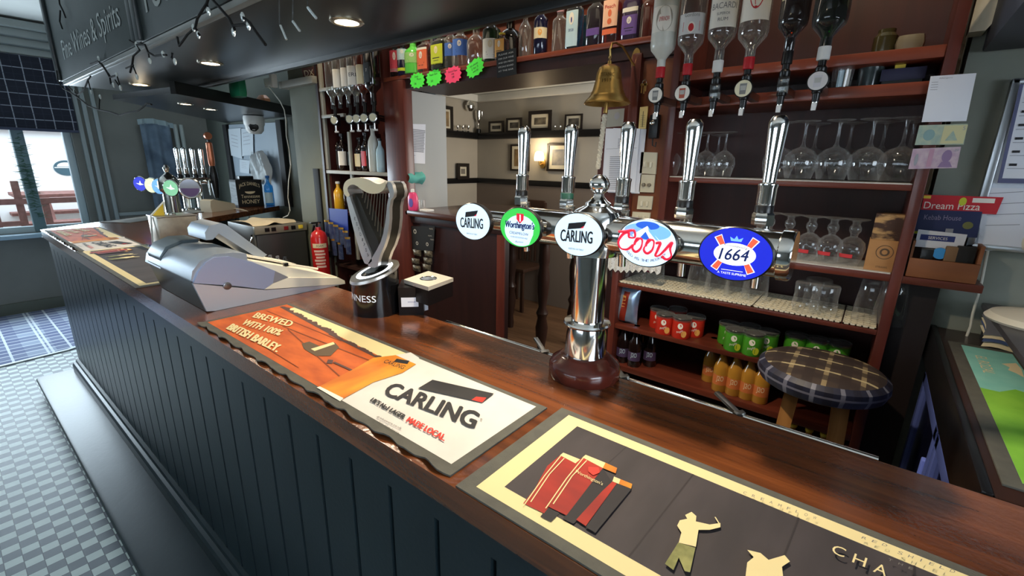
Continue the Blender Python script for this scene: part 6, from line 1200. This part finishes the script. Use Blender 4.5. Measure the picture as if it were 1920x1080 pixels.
c = PY(492, 312, NB-.06); q = MB()
for k in range(3):
    o_ = np.array(((-.09, -.02, -.01), (.02, 0, .0), (.11, -.01, -.02))[k]); q.grid(lambda u, v: tuple(c+o_+np.array(((u-.5)*(.22-.1*v), -.04*math.sin(PI*u)+.02*math.sin(11*u+5*v), (v-.5)*.26+.03*math.sin(9*u+k)))), 12, 10, mat('crumpled_tissue', (200, 206, 208), .9))
tag(q.build('tissue_bag', loc=c), 'crumpled white bags hanging under the notice board camera', 'bags')
c = PZ(475, 218, 1.944); cv = thing('security_camera', 'white dome security camera under the far canopy', 'security camera', c); q = MB(); q.lathe([(.085, 0), (.09, -.02), (.088, -.07), (.08, -.085)], WHITE, 28, c); q.build('base', cv); q = MB(); q.lathe([(0, -.075), (.05, -.07), (.075, -.04), (.08, 0), (.075, .035), (.06, .05)], WHITE, 28, (c[0], c[1], c[2]-.085)); dm = q.build('dome', cv)
dv = Vector((-c[0]*.8, -c[1]-.2, -.9)).normalized(); cen = Vector((c[0], c[1], c[2]-.085)); q = MB(); q.lathe([(.0, .083), (.035, .079), (.042, .070)], BLACK, 24, cen, dv.to_track_quat('Z', 'Y').to_matrix()); q.build('lens', cv)
# steel box and leaflet stand
sx0, sy0, sy1 = -2.87, .70, .875
sb = thing('steel_box', 'brushed steel condiment box on the counter behind the till', 'box', (sx0-.08, (sy0+sy1)/2, 1.10)); SBM = mat('smeared_steel', (176, 168, 152), .4, .8, c2=(140, 134, 122), scale=(14, 14, 14))
q = MB(); q.box(sx0-.16, sx0, sy0, sy1, 1.10, 1.258, SBM, .004); q.build('body', sb); q = MB(); q.box(sx0-.165, sx0+.004, sy0-.004, sy1+.004, 1.2585, 1.264, STEEL, .002); q.lathe([(.02, 0), (.018, .008), (0, .010)], CHROME, 16, (sx0-.08, (sy0+sy1)/2, 1.264)); q.build('lid', sb)
lt = thing('leaflet_stand', 'clear plastic leaflet stand with yellow leaflet behind the till', 'leaflet stand', (-2.98, .68, 1.10))
q = MB(); pts = [PX(x, y, -2.95) for x, y in ((287, 470), (283, 404), (307, 378), (309, 398))]
for a, b_ in zip(pts[:-1], pts[1:]): q.cyl(a, b_, .004, mat('clear_acrylic_edge', (206, 212, 208), .2), 8)
q.build('frame', lt)
q = MB(); a, b_, c_, d_ = [PX(x, y, -2.96) for x, y in ((285, 406), (306, 380), (309, 404), (288, 409))]; q.add([a, b_, c_, d_]+[p-np.array((.004, 0, 0)) for p in (a, b_, c_, d_)], [(0, 1, 2, 3), (7, 6, 5, 4), (0, 4, 5, 1), (1, 5, 6, 2), (2, 6, 7, 3), (3, 7, 4, 0)], mat('yellow_leaflet', (206, 178, 50), .5)); q.build('leaflet', lt)
q = MB(); q.box(-3.02, -2.94, .655, .69, 1.10, 1.106, PLASTIC); q.build('foot', lt)
# glasswasher with towel
GX = -3.36; g0, g1 = float(PX(478, 441, GX)[1]), 1.735; gz = float(PX(573, 431, GX)[2])
gw = thing('glasswasher', 'stainless glasswasher under the far end of the back bar', 'glasswasher', (GX-.25, (g0+g1)/2, 0))
q = MB(); q.box(GX-.45, GX-.02, g0, g1, .3, gz+.055, mat('washer_side', (110, 110, 108), .4, .7), .004); q.build('body', gw)
q = MB(); q.box(GX-.02, GX, g0+.01, g1-.01, .35, gz-.005, mat('washer_door_steel', (96, 98, 100), .35, .8), .006); q.build('door', gw)
q = MB(); q.box(GX-.02, GX+.006, g0, g1, gz+.0, gz+.055, mat('washer_fascia', (168, 164, 150), .35, .6), .003); pn = q.build('control_panel', gw)
for u, c_, nm in ((.22, BLACK, 'display'), (.34, BLACK, 'display'), (.58, mat('rocker_red', (120, 30, 34), .4), 'button'), (.72, BLACK, 'button'), (.87, CAPY, 'button')): yy = g0+(g1-g0)*u; q = MB(); q.box(GX+.006, GX+.010, yy-.016, yy+.016, gz+.015, gz+.042, c_, .001); q.build(nm, pn)
tw2 = MB(); tw2.grid(lambda u, v: (GX-.02-.36*v+.02*math.sin(5*u), g0+.0+(g1-g0)*.85*u+.02*math.sin(6*v), gz+.058+.022*abs(math.sin(5*u+2*v))*math.sin(PI*v)**.5+.018*math.exp(-((u-.45)/.12)**2)), 30, 14, mat('cream_towel', (206, 192, 164), .95, bump=.3, bscale=200)); tag(tw2.build('towel', loc=(GX-.2, (g0+g1)/2, gz+.06)), 'crumpled cream bar towel on top of the glasswasher', 'towel')
# chrome bits between till and glasswasher
p = PX(476, 470, -3.3); q = MB()
q.tube([PX(x, y, -3.25) for x, y in ((468, 488), (467, 470), (470, 455), (474, 445), (472, 440))], .008, CHROME, 8); q.lathe([(.02, 0), (.02, .02), (.012, .03)], CHROME, 16, PX(468, 490, -3.25)); tag(q.build('glass_rinser', loc=p), 'small chrome swan-neck tap in front of the glasswasher', 'tap')
t = thing('sauce_tray', 'row of small clear bottles lying behind the till deck', 'tray', (-1.95, .95, 1.06))
q = MB(); a, b_ = PY(470, 482, .93), PY(535, 490, .93); n = 6
for k in range(n): p = a+(b_-a)*k/(n-1); q = MB(); q.lathe([(.012, 0), (.014, .01), (.014, .03), (.007, .04), (.007, .05)], GLASS if k < 5 else BLACK, 14, (p[0], .93, p[2]-.03)); q.build('bottle', t)
q = MB(); q.box(a[0]-.03, b_[0]+.03, .90, .96, a[2]-.045, a[2]-.03, CHROME, .002); q.build('tray', t)

# ================================================================== WINDOW, BLIND, GARLAND, FAIRY LIGHTS, CURTAIN
q = MB(); zbl = float(PX(75, 242, XW+.05)[2])
q.grid(lambda u, v: (XW+.055+.012*math.sin(v*PI*3)**2, -.85+1.93*u, zbl+(2.462-zbl)*v), 8, 40, BLIND); bo = q.build('cloth', None); bo.parent = None
tb = thing('roman_blind', 'dark tartan roman blind half lowered over the window', 'blind', (XW+.06, .1, 2.46)); bpy.data.objects.remove(bo)
q.build('cloth', tb); q = MB(); q.box(XW+.045, XW+.07, -.85, 1.08, zbl-.02, zbl+.004, mat('blind_hem', (60, 66, 86), .8), .004); q.build('hem', tb)
cu = thing('curtain', 'slate blue curtain panel on the side wall by the far return', 'curtain', (XW+.05, 1.72, 1.6)); q = MB(); q.grid(lambda u, v: (XW+.05+.018*math.sin(u*PI*5), 1.60+.28*u, .75+1.17*v), 50, 4, mat('slate_blue_cloth', (108, 126, 142), .85, c2=(74, 90, 106), scale=(5, 5, 5))); q.build('cloth', cu); q = MB(); q.grid(lambda u, v: (XW+.075+.03*math.sin(u*PI*6), 1.58+.33*u, 1.90+.055*v+.02*math.sin(4*u)), 30, 3, mat('pale_tieback', (150, 168, 172), .8)); q.build('heading', cu)
q = MB(); 
for k, yy in enumerate((1.93, 1.99)): q.cyl((XW+.06, yy, .7), (XW+.06, yy, 1.93), .022, mat('pale_pipe', (150, 160, 156), .35), 14)
struct('trim_10', q)
q = MB(); q.box(XW+.001, XW+.09, -.45, .12, .10, .62, WHITE, .01); tag(q.build('radiator', loc=(XW, -.1, .1)), 'white radiator under the window', 'radiator')
# garland on the mullion
rg = random.Random(5); q = MB(); GRN = mat('tinsel_green', (70, 104, 90), .5)
for k in range(190):
    zz = .95+.85*rg.random(); dens = 1 if 1.15 < zz < 1.45 else .45
    if rg.random() > dens: continue
    a = rg.uniform(-.6, PI+.6); r_ = rg.uniform(.05, .10); y_ = .645
    q.cyl((XW-.045, y_, zz), (XW-.045+.6*r_*math.sin(a), y_+r_*math.cos(a), zz+rg.uniform(-.03, .03)), .004, GRN, 4, .001)
tag(q.build('tinsel_garland', loc=(XW, .645, 1.2)), 'thin green tinsel garland wound round the window mullion', 'garland')
# fairy lights along the canopy
fl = thing('fairy_lights', 'unlit black fairy light string draped along the canopy edge', 'fairy lights', (-3.2, .74, 2.05)); FYP = .735
def FPt(x, y, Y=FYP): return PY(x, y, Y)
WIRE = mat('black_wire', (10, 11, 12), .95); BULB = mat('clear_bulb', (196, 206, 206), .15, .3)
runs = [[(110, -6), (112, 8), (119, 22), (123, 33)], [(113, 20), (112, 40), (117, 54)], [(106, 132), (109, 152), (118, 166), (130, 172), (145, 182), (156, 190), (165, 198), (186, 206), (207, 210), (224, 216), (240, 211), (258, 208), (268, 201), (275, 194), (284, 196)],
        [(128, 163), (146, 178), (158, 168), (165, 150), (170, 143)], [(170, 120), (185, 115), (196, 128), (206, 145), (208, 158)], [(206, 145), (219, 141)], [(243, 76), (256, 84), (262, 94), (250, 105), (248, 120), (244, 136)], [(256, 84), (272, 84), (278, 98), (290, 105), (306, 103), (312, 103)],
        [(323, 100), (322, 108), (328, 116)], [(332, 69), (336, 86), (342, 78), (352, 64), (366, 52), (370, 35), (380, 18), (388, 6), (392, -8)], [(366, 52), (374, 66)], [(392, -8), (410, 12), (430, 35), (440, 55), (438, 61)], [(436, 48), (458, 46), (466, 49)], [(455, 32), (468, 42), (480, 60), (498, 84)]]
for r_ in runs: q = MB(); pts = [FPt(x, y) for x, y in r_]; q.tube(pts, .0045, WIRE, 6); q.build('wire', fl)
for x, y in ((140, 172), (171, 173), (188, 182), (213, 160), (226, 165), (219, 141), (257, 145), (281, 115), (306, 102), (328, 116), (372, 66), (363, 53), (438, 61), (455, 32), (466, 49), (391, 22), (256, 84), (185, 110)):
    c = FPt(x, y); near = min((FPt(*p_) for r__ in runs for p_ in r__), key=lambda p_: float(np.linalg.norm(p_-c)))
    if np.linalg.norm(near-c) > .02: q = MB(); q.cyl(near, c+np.array((0, 0, .012)), .003, WIRE, 6); q.build('dropper', fl)
    q = MB(); q.lathe([(.003, -.012), (.006, -.004), (.007, .006), (.003, .014)], BULB, 8, c); q.build('bulb', fl)
for x0_, y0__, x1_, y1__ in ((523, -20, 524, 48), (526, 48, 537, 74), (549, -20, 549, 38), (549, 40, 562, 58), (577, -20, 577, 12), (577, 14, 593, 34), (190, 118, 206, 142), (216, 150, 226, 165), (236, 128, 250, 122)):
    q = MB(); q.cyl(FPt(x0_, y0__), FPt(x1_, y1__), .002 if y0__ < 0 else .0035, PLASTIC if y0__ < 0 else (BULB if x0_ > 500 else WIRE), 6); q.build('dropper', fl)

# ================================================================== OUTSIDE THE WINDOW
PAVE = mat('pale_paving', (206, 200, 190), .8, c2=(190, 184, 174), scale=(2, 2, 2)); REND = mat('white_render', (240, 240, 236), .8); TIMB = mat('red_brown_timber', (140, 94, 84), .7, c2=(120, 78, 68), scale=(4, 20, 20), wood=True)
q = MB(); q.box(-14, XW-.2, -6, 8, -.3, .30, PAVE); o = struct('ground', q)
q = MB(); q.box(-9.7, -9.5, -5, 8, .30, 1.92, REND); o = struct('wall_outside', q)
rf = thing('tiled_roof', 'pale tiled roof edge over the white wall outside', 'roof', (-9.6, 2, 1.9)); q = MB(); RT = mat('pale_roof_tile', (196, 208, 196), .8)
for i in range(6):
    for k in range(38):
        yy = .55+k*.11; xx = -9.42-.16*i; zz = 1.98+.075*i
        q.lathe([(.058, 0), (.05, .2)], RT, 6, (xx, yy+(.05 if i % 2 else 0), zz), Matrix.Rotation(-PI/2-.42, 3, 'Y'), cap=(False, False), arc=(-PI/2, PI/2))
q.build('tiles', rf); q = MB(); q.box(-9.48, -9.40, .5, 5, 1.88, 1.97, mat('grey_gutter', (150, 160, 170), .5), .01); q.build('gutter', rf)
c = PX(125, 315, -9.49); t = thing('wall_sign', 'small oval pub sign on the white wall outside', 'sign', c); q = MB()
q.poly([(c[0], c[1]+.14*math.cos(a), c[2]+.11*math.sin(a)) for a in np.linspace(0, 2*PI, 30, endpoint=False)], mat('sign_teal', (60, 90, 100), .6)); q.poly([(c[0]+.002, c[1]+.10*math.cos(a), c[2]+.02+.06*math.sin(a)) for a in np.linspace(0, PI, 16)], REND); q.poly([(c[0]+.002, c[1]-.13, c[2]-.0), (c[0]+.002, c[1]+.13, c[2]-.0), (c[0]+.002, c[1]+.13, c[2]+.012), (c[0]+.002, c[1]-.13, c[2]+.012)], REND); q.build('panel', t)
def picnic(x, y, nm):
    t = thing('picnic_table', nm, 'picnic table', (x, y, .30), group='picnic tables outside'); z = .30
    q = MB()
    for k in range(5): q.box(x-.4+.16*k, x-.26+.16*k, y-.8, y+.8, z+.74, z+.78, TIMB)
    q.build('tabletop', t)
    for sx_ in (-.75, .75): q = MB(); q.box(x+sx_-.14, x+sx_-.01, y-.8, y+.8, z+.44, z+.48, TIMB); q.box(x+sx_+.01, x+sx_+.14, y-.8, y+.8, z+.44, z+.48, TIMB); q.build('bench', t)
    for yy in (y-.55, y+.55):
        q = MB(); q.cyl((x-.3, yy, z+.74), (x-.7, yy, z), .05, TIMB, 4); q.cyl((x+.3, yy, z+.74), (x+.7, yy, z), .05, TIMB, 4); q.box(x-.85, x+.85, yy-.03, yy+.03, z+.38, z+.44, TIMB); q.build('leg', t)
picnic(-8.62, 1.45, 'picnic table outside behind the right window pane'); picnic(-8.62, -.35, 'picnic table outside behind the left window pane')
rl = thing('garden_railing', 'red-brown timber railing outside the window', 'railing', (-7.4, .3, .30)); q = MB(); q.box(-7.43, -7.37, -1.2, 1.4, 1.03, 1.09, TIMB); q.box(-7.43, -7.37, -1.2, .62, .80, .85, TIMB); q.build('rail', rl)
for k in range(10): q = MB(); yy = -1.0+.20*k; q.box(-7.42, -7.38, yy-.03, yy+.03, .30, 1.03 if k % 2 else 1.28, TIMB); q.build('post', rl)

# ================================================================== NEAR END: RETURN COUNTER AND WALL
rcn = thing('side_counter', 'short dark return counter at the near end of the bar', 'counter', (.7, 1.37, 1.06)); q = MB(); q.box(.212, 1.5, .888, 1.855, 1.065, 1.10, mat('dark_worktop', (40, 26, 22), .3, c2=(52, 32, 26), scale=(20, 3, 20)), .006); q.build('worktop', rcn); q = MB(); q.box(.198, .212, .888, 1.855, 1.0, 1.104, BLACK, .003); q.build('edge', rcn); q = MB(); q.box(1.45, 1.5, .9, 1.85, 0, 1.064, BLACKM); q.build('end_panel', rcn)
fr_ = thing('bottle_cooler', 'black bottle cooler with blue reflections painted on its glass doors under the near counter', 'cooler', (.6, 1.35, 0))
q = MB(); q.box(.242, .95, .93, 1.84, .0, .995, BLACKM, .004); q.build('cabinet', fr_)
for k, (a, b_) in enumerate(((1.40, 1.825), (.95, 1.385))):
    q = MB(); DF = mat('cooler_frame_painted_reflection', (92, 108, 180), .35, .2)  # frames coloured blue to stand in for reflected daylight
    q.box(.212, .240, a, a+.035, .10, .96, DF, .003); q.box(.212, .240, b_-.035, b_, .10, .96, DF, .003); q.box(.212, .240, a, b_, .10, .135, DF, .003); q.box(.212, .240, a, b_, .925, .96, DF, .003); d_ = q.build('door', fr_)
    q = MB(); q.box(.220, .228, a+.035, b_-.035, .135, .925, mat('cooler_glass_painted_reflection', (22, 26, 62), .06, coat=1)); q.build('pane', d_)  # navy put into the pane for the same blue reflection
    q = MB(); q.box(.207, .219, (b_-.06) if k else (a+.04), (b_-.035) if k else (a+.065), .35, .85, mat('cooler_handle_blue', (120, 140, 236), .4), .004); q.build('handle', d_)
rg_ = thing('bar_runner', 'turquoise and green bar runner on the near return counter', 'bar runner', (.3, 1.4, ZT), group=None)
q = MB(); q.box(.226, .362, .93, 1.70, ZT, ZT+.004, RUBBER, .001); q.build('rubber_mat', rg_)
q = MB(); zz = ZT+.0042
def RP(x, y, k=0): p = PZ(x, y, 1.1045); return (p[0], p[1], zz+.0002*k)
TQ = mat('turquoise_print', (126, 196, 190), .7, c2=(140, 204, 196), scale=(20, 20, 20)); LM = mat('lime_print', (140, 200, 70), .7, c2=(120, 184, 60), scale=(14, 14, 14))
q.add([(.25, .95, zz), (.348, .95, zz), (.348, 1.678, zz), (.25, 1.678, zz)], [(0, 1, 2, 3)], TQ)
yg = float(PZ(1850, 738, 1.1045)[1]); q.poly([(.25, .95, zz+.0002), (.348, .95, zz+.0002), (.348, yg+.05, zz+.0002), (.31, yg+.07, zz+.0002), (.28, yg+.03, zz+.0002), (.25, yg+.03, zz+.0002)], LM)
a, b_ = RP(1838, 668, 2), RP(1872, 704, 2); a, b_ = np.array(a), np.array(b_); d_ = b_-a; q.text('EL ROZAL', a-np.array((.010, 0, 0)), (d_[0]*.0, d_[1], 0), (.022, 0, 0), Cm)
q.poly([RP(x, y, 2) for x, y in ((1878, 682), (1905, 681), (1915, 692), (1920, 708), (1905, 700), (1890, 694), (1893, 689))], Cm)
q.build('print', rg_)
# black till stand with newspapers and fan
ts_ = thing('till_stand', 'flat black till drawer stand behind the turquoise runner', 'stand', (.62, 1.45, 1.10)); q = MB(); q.box(.40, .98, 1.15, 1.74, 1.101, 1.19, BLACKM, .004); q.build('drawer', ts_); q = MB(); q.box(.285, 1.0, 1.16, 1.80, 1.19, 1.205, mat('stand_top', (62, 60, 64), .35), .003); q.build('top', ts_); q = MB(); q.box(.30, .33, 1.765, 1.795, 1.101, 1.19, BLACKM); q.build('leg', ts_)
nw = thing('newspapers', 'folded newspapers wedged beside the black till stand', 'newspapers', (.33, 1.735, 1.10))
for k, (m_, dz) in enumerate(((mat('newsprint', (206, 192, 160), .9), 0), (mat('newsprint_blue', (60, 76, 116), .8), .012), (mat('newsprint', 0), .02), (mat('newsprint_grey', (96, 98, 104), .9), .028))):
    q = MB(); q.grid(lambda u, v: (.292+.10*u+.006*math.sin(4*v), 1.705+.055*v+.006*k, 1.103+dz+.045*v+.004*math.sin(6*u)), 6, 6, m_); q.build('sheet', nw)
FANM = mat('fan_cream', (206, 200, 184), .45)
FB = np.array((.375, 1.62, 1.205)); fn_ = thing('desk_fan', 'cream desk fan on the black till stand', 'fan', FB)
q = MB(); q.lathe([(.105, 0), (.11, .006), (.10, .018), (.05, .03), (.03, .036)], FANM, 40, FB); q.build('base', fn_)
q = MB(); q.tube([FB+np.array(p) for p in ((.0, 0, .03), (.0, 0, .09), (.005, -.005, .15))], [.032, .024, .018], FANM, 16); q.build('pole', fn_)
mh = FB+np.array((.0, -.02, .195)); Mf = Vector((.75, -.65, -.05)).normalized().to_track_quat('Z', 'Y').to_matrix()
q = MB(); q.lathe([(.0, -.085), (.03, -.082), (.044, -.06), (.048, -.02), (.046, .0), (.050, .004), (.050, .03), (.042, .05), (.02, .06)], FANM, 32, mh, Mf); q.build('motor', fn_)
q = MB(); gc = mh+np.array(Mf @ Vector((0, 0, .09)))
for r_ in (.05, .08, .11, .14, .155): q.tube([gc+np.array(Mf @ Vector((r_*math.cos(a), r_*math.sin(a), .03*(1-(r_/.155)**2)))) for a in np.linspace(0, 2*PI, 40, endpoint=False)], .0018, FANM, 5, True)
for k in range(20): a = k*PI/10; q.cyl(gc+np.array(Mf @ Vector((.03*math.cos(a), .03*math.sin(a), .03))), gc+np.array(Mf @ Vector((.155*math.cos(a), .155*math.sin(a), 0))), .0014, FANM, 5)
q.tube([gc+np.array(Mf @ Vector((.157*math.cos(a), .157*math.sin(a), -.01))) for a in np.linspace(0, 2*PI, 48, endpoint=False)], .006, mat('fan_rim_pale', (206, 214, 220), .3), 8, True); q.build('guard', fn_)
q = MB()
for k in range(3):
    a = k*2*PI/3; q.grid(lambda u, v: tuple(gc+np.array(Mf @ Vector(((.03+.10*v)*math.cos(a+.9*(u-.5)), (.03+.10*v)*math.sin(a+.9*(u-.5)), -.02+.02*(u-.5))))), 6, 6, mat('fan_blade', (190, 200, 206), .35))
q.lathe([(.025, -.03), (.025, 0), (.015, .01)], FANM, 16, gc, Mf); q.build('blades', fn_)
p0 = PY(1850, 560, 1.74); q = MB(); q.tube([PY(x, y, 1.80) for x, y in ((1852, 470), (1846, 500), (1840, 530), (1833, 556), (1824, 588), (1820, 612), (1812, 632))], .0035, mat('white_cable', 0), 8); tag(q.build('fan_cable', loc=p0), 'white cable hanging in front of the wooden leaflet box', 'cable')
# whiteboard with calendar
wb = thing('whiteboard', 'aluminium framed whiteboard with a planner hung on the near wall', 'whiteboard', (.45, 1.85, 1.60)); q = MB(); q.box(.232, .85, 1.835, 1.856, 1.36, 1.79, mat('whiteboard_face', (206, 214, 226), .3), .002); q.build('board', wb); q = MB(); AL = mat('aluminium', (176, 180, 184), .3, .9)
q.box(.222, .240, 1.826, 1.858, 1.35, 1.80, AL, .004); q.box(.222, .86, 1.826, 1.858, 1.785, 1.80, AL, .004); q.box(.222, .86, 1.826, 1.858, 1.35, 1.365, AL, .004); q.build('frame', wb)
quad('calendar', 'white year planner hung over the whiteboard', 'calendar', [(1912, 158), (2060, 160), (2020, 346), (1870, 343)], 1.82, PAPER, .004, prints=[('p', R_(.0, .05, 0, 1), mat('planner_blue', (92, 96, 130), .7)), ('p', R_(0, 1, 0, .05), mat('planner_blue', 0))]+[('p', R_(.08, .95, v, v+.006), LG) for v in np.linspace(.15, .95, 7)]+[('p', R_(.1, .2, v, v+.025), DINK) for v in np.linspace(.18, .85, 6)])
quad('paper_sheet', 'large white sheet pinned below the planner', 'paper', [(1845, 352), (1960, 354), (1940, 470), (1832, 470)], 1.832, PAPER, prints=lines(4, .1, .8, .4, .9, LG, .01))
quad('paper_sheet', 'blank white A4 note taped over the right post of the shelf unit', 'paper', [(1745, 143), (1831, 137), (1812, 227), (1728, 229)], 1.738, PAPER, prints=[('t', 'Allergens', .2, .5, .93, .03, LG)]+lines(4, .05, .22, .7, .86, LG, .01))
NG = mat('banknote_green', (176, 184, 160), .8, c2=(150, 170, 160), scale=(60, 60, 60)); NP = mat('banknote_purple', (196, 176, 184), .8, c2=(176, 150, 170), scale=(60, 60, 60))
quad('banknote', 'greenish banknote taped under the blank A4 note', 'banknote', [(1724, 235), (1815, 232), (1807, 271), (1715, 272)], 1.738, NG, prints=[('p', R_(.52, .98, .05, .95), mat('banknote_yellow', (200, 194, 150), .8)), ('p', circ(.25, .5, .12, .28, 20), mat('banknote_teal', (130, 160, 160), .8)), ('p', [(.6, .2), (.72, .7), (.85, .2)], NG), ('t', '5', .9, .95, .7, .2, LG)])
quad('banknote', 'pinkish purple banknote taped below the greenish one', 'banknote', [(1712, 279), (1802, 275), (1794, 315), (1703, 317)], 1.738, NP, prints=[('p', R_(.36, .46, .1, .95), mat('banknote_mauve', (180, 140, 160), .8)), ('p', circ(.74, .58, .10, .3, 20), mat('banknote_violet', (140, 116, 150), .8)), ('p', [(.6, .05), (.66, .32), (.82, .32), (.9, .05)], mat('banknote_violet', 0)), ('p', circ(.12, .45, .04, .3, 12), LG), ('t', '20', .86, .95, .8, .12, LG)])
# leaflet box
zb0 = Z['goblet']; zt0 = float(PY(1700, 482, 1.76)[2]); x0, x1 = XU1+.004, float(PY(1838, 500, 1.76)[0])
lb = thing('leaflet_box', 'wooden leaflet box full of cards and pens right of the shelf unit', 'box', ((x0+x1)/2, 1.80, zb0)); q = MB(); BW = mat('light_brown_wood', (134, 82, 48), .5, c2=(118, 70, 40), scale=(4, 20, 20), wood=True)
q.box(x0, x1, 1.752, 1.762, zb0+.001, zt0, BW, .002); q.build('front', lb); q = MB(); q.box(x0, x1, 1.838, 1.848, zb0+.001, zt0+.10, mat('dark_box_back', (60, 34, 24), .6)); q.build('back', lb); q = MB(); q.box(x1-.008, x1, 1.762, 1.838, zb0+.001, zt0+.05, BW); q.build('side', lb); q = MB(); q.box(x0, x0+.006, 1.762, 1.838, zb0+.001, zt0+.05, BW); q.build('side', lb)
quad('menu_card', 'red takeaway pizza menu standing in the leaflet box', 'menu', [(1733, 365), (1882, 370), (1868, 402), (1726, 396)], 1.818, mat('menu_red', (190, 30, 44), .5), prints=[('t', 'Dream Pizza', .03, .78, .18, .42, W_), ('p', R_(.66, .94, .62, .88), W_), ('p', circ(.54, .66, .05, .24, 16), YE_), ('p', R_(0, .1, .78, .95), CAPY)])
quad('menu_card', 'navy takeaway menu in front of the red one', 'menu', [(1722, 393), (1842, 397), (1832, 446), (1712, 440)], 1.81, mat('menu_navy', (30, 40, 84), .5), prints=[('t', 'Kebab House', .12, .7, .62, .2, mat('menu_mauve', (140, 130, 160), .6)), ('p', circ(.82, .45, .08, .14, 16), mat('menu_gold', (110, 110, 60), .6)), ('p', R_(0, .12, .05, .15), YE_), ('p', R_(.5, .62, .1, .3), LG)])
quad('leaflet', 'white leaflet with a blue band in front of the navy menu', 'leaflet', [(1722, 430), (1814, 440), (1804, 470), (1714, 462)], 1.80, PAPER, prints=[('p', R_(.08, .8, .42, .74), mat('leaflet_blue', (40, 56, 120), .6)), ('t', 'SERVICES', .25, .65, .5, .16, W_)])
for k, (px, py, m_, nm) in enumerate(((1738, 474, BLACK, 'black lighter in the leaflet box'), (1762, 475, mat('lighter_blue', (60, 150, 220), .4), 'bright blue tape roll in the leaflet box'), (1785, 470, mat('tan_pen', (120, 90, 60), .5), 'brown pen bundle in the leaflet box'), (1812, 470, BLACKM, 'dark wallet at the right of the leaflet box'))):
    c = PY(px, py, 1.785); q = MB()
    if k == 1: q.lathe([(.012, -.006), (.016, -.006), (.016, .006), (.012, .006)], m_, 20, c, Matrix.Rotation(PI/2, 3, 'X'))
    else: q.box(c[0]-.014-.006*(k == 3), c[0]+.014+.006*(k == 3), 1.776, 1.794, zt0-.03, c[2]+.012, m_, .003)
    tag(q.build(('lighter', 'tape_roll', 'pens', 'wallet')[k], loc=c), nm, ('lighter', 'tape', 'pens', 'wallet')[k])
# cardboard straw box
x0, x1 = float(PY(1618, 505, 1.77)[0]), float(PY(1684, 510, 1.77)[0]); zt0 = float(PY(1640, 400, 1.77)[2]); z1_ = Z['goblet']+.003
cb = thing('straw_box', 'brown cardboard straw box with printed photo top, beside the goblets', 'box', ((x0+x1)/2, 1.80, z1_)); zm = z1_+(zt0-z1_)*.55
q = MB(); q.box(x0, x1-.0, 1.768, 1.83, z1_, zm, mat('kraft_card', (176, 130, 84), .8, c2=(166, 120, 76), scale=(9, 9, 9)), .002); q.build('body', cb); q = MB(); q.box(x0+.002, x1-.002, 1.772, 1.826, zm, zt0, mat('box_photo_print', (70, 48, 40), .6, c2=(190, 150, 100), scale=(18, 6, 50), contrast=(.48, .6)), .002); q.build('lid', cb)
q = MB(); c = ((x0+x1)/2, 1.7676, z1_+(zm-z1_)*.62)
for r0, r1 in ((.0215, .0195), (.012, .007)): q.add([(c[0]+r*math.cos(a), c[1], c[2]+r*math.sin(a)) for r in (r0, r1) for a in np.linspace(0, 2*PI, 28, endpoint=False)], [(k, (k+1) % 28, 28+(k+1) % 28, 28+k) for k in range(28)], mat('box_emblem', (90, 70, 54), .7))
q.text('STRAWS', (c[0]-.014, c[1], z1_+.010), (.028, 0, 0), (0, 0, .006), mat('box_emblem', 0)); q.build('print', cb)
# small pale fitting at the top right
a = PY(1845, 20, 1.80); q = MB(); q.prism([(a[0]-.02, a[2]-.05), (a[0]+.012, a[2]-.05), (a[0]+.03, a[2]-.02), (a[0]+.03, a[2]+.10), (a[0]-.02, a[2]+.10)], lambda u, v, w: (u, w, v), 1.79, 1.856, CREAM); tag(q.build('conduit_box', loc=a), 'cream fitting at the top between shelf unit and side canopy', 'fitting')
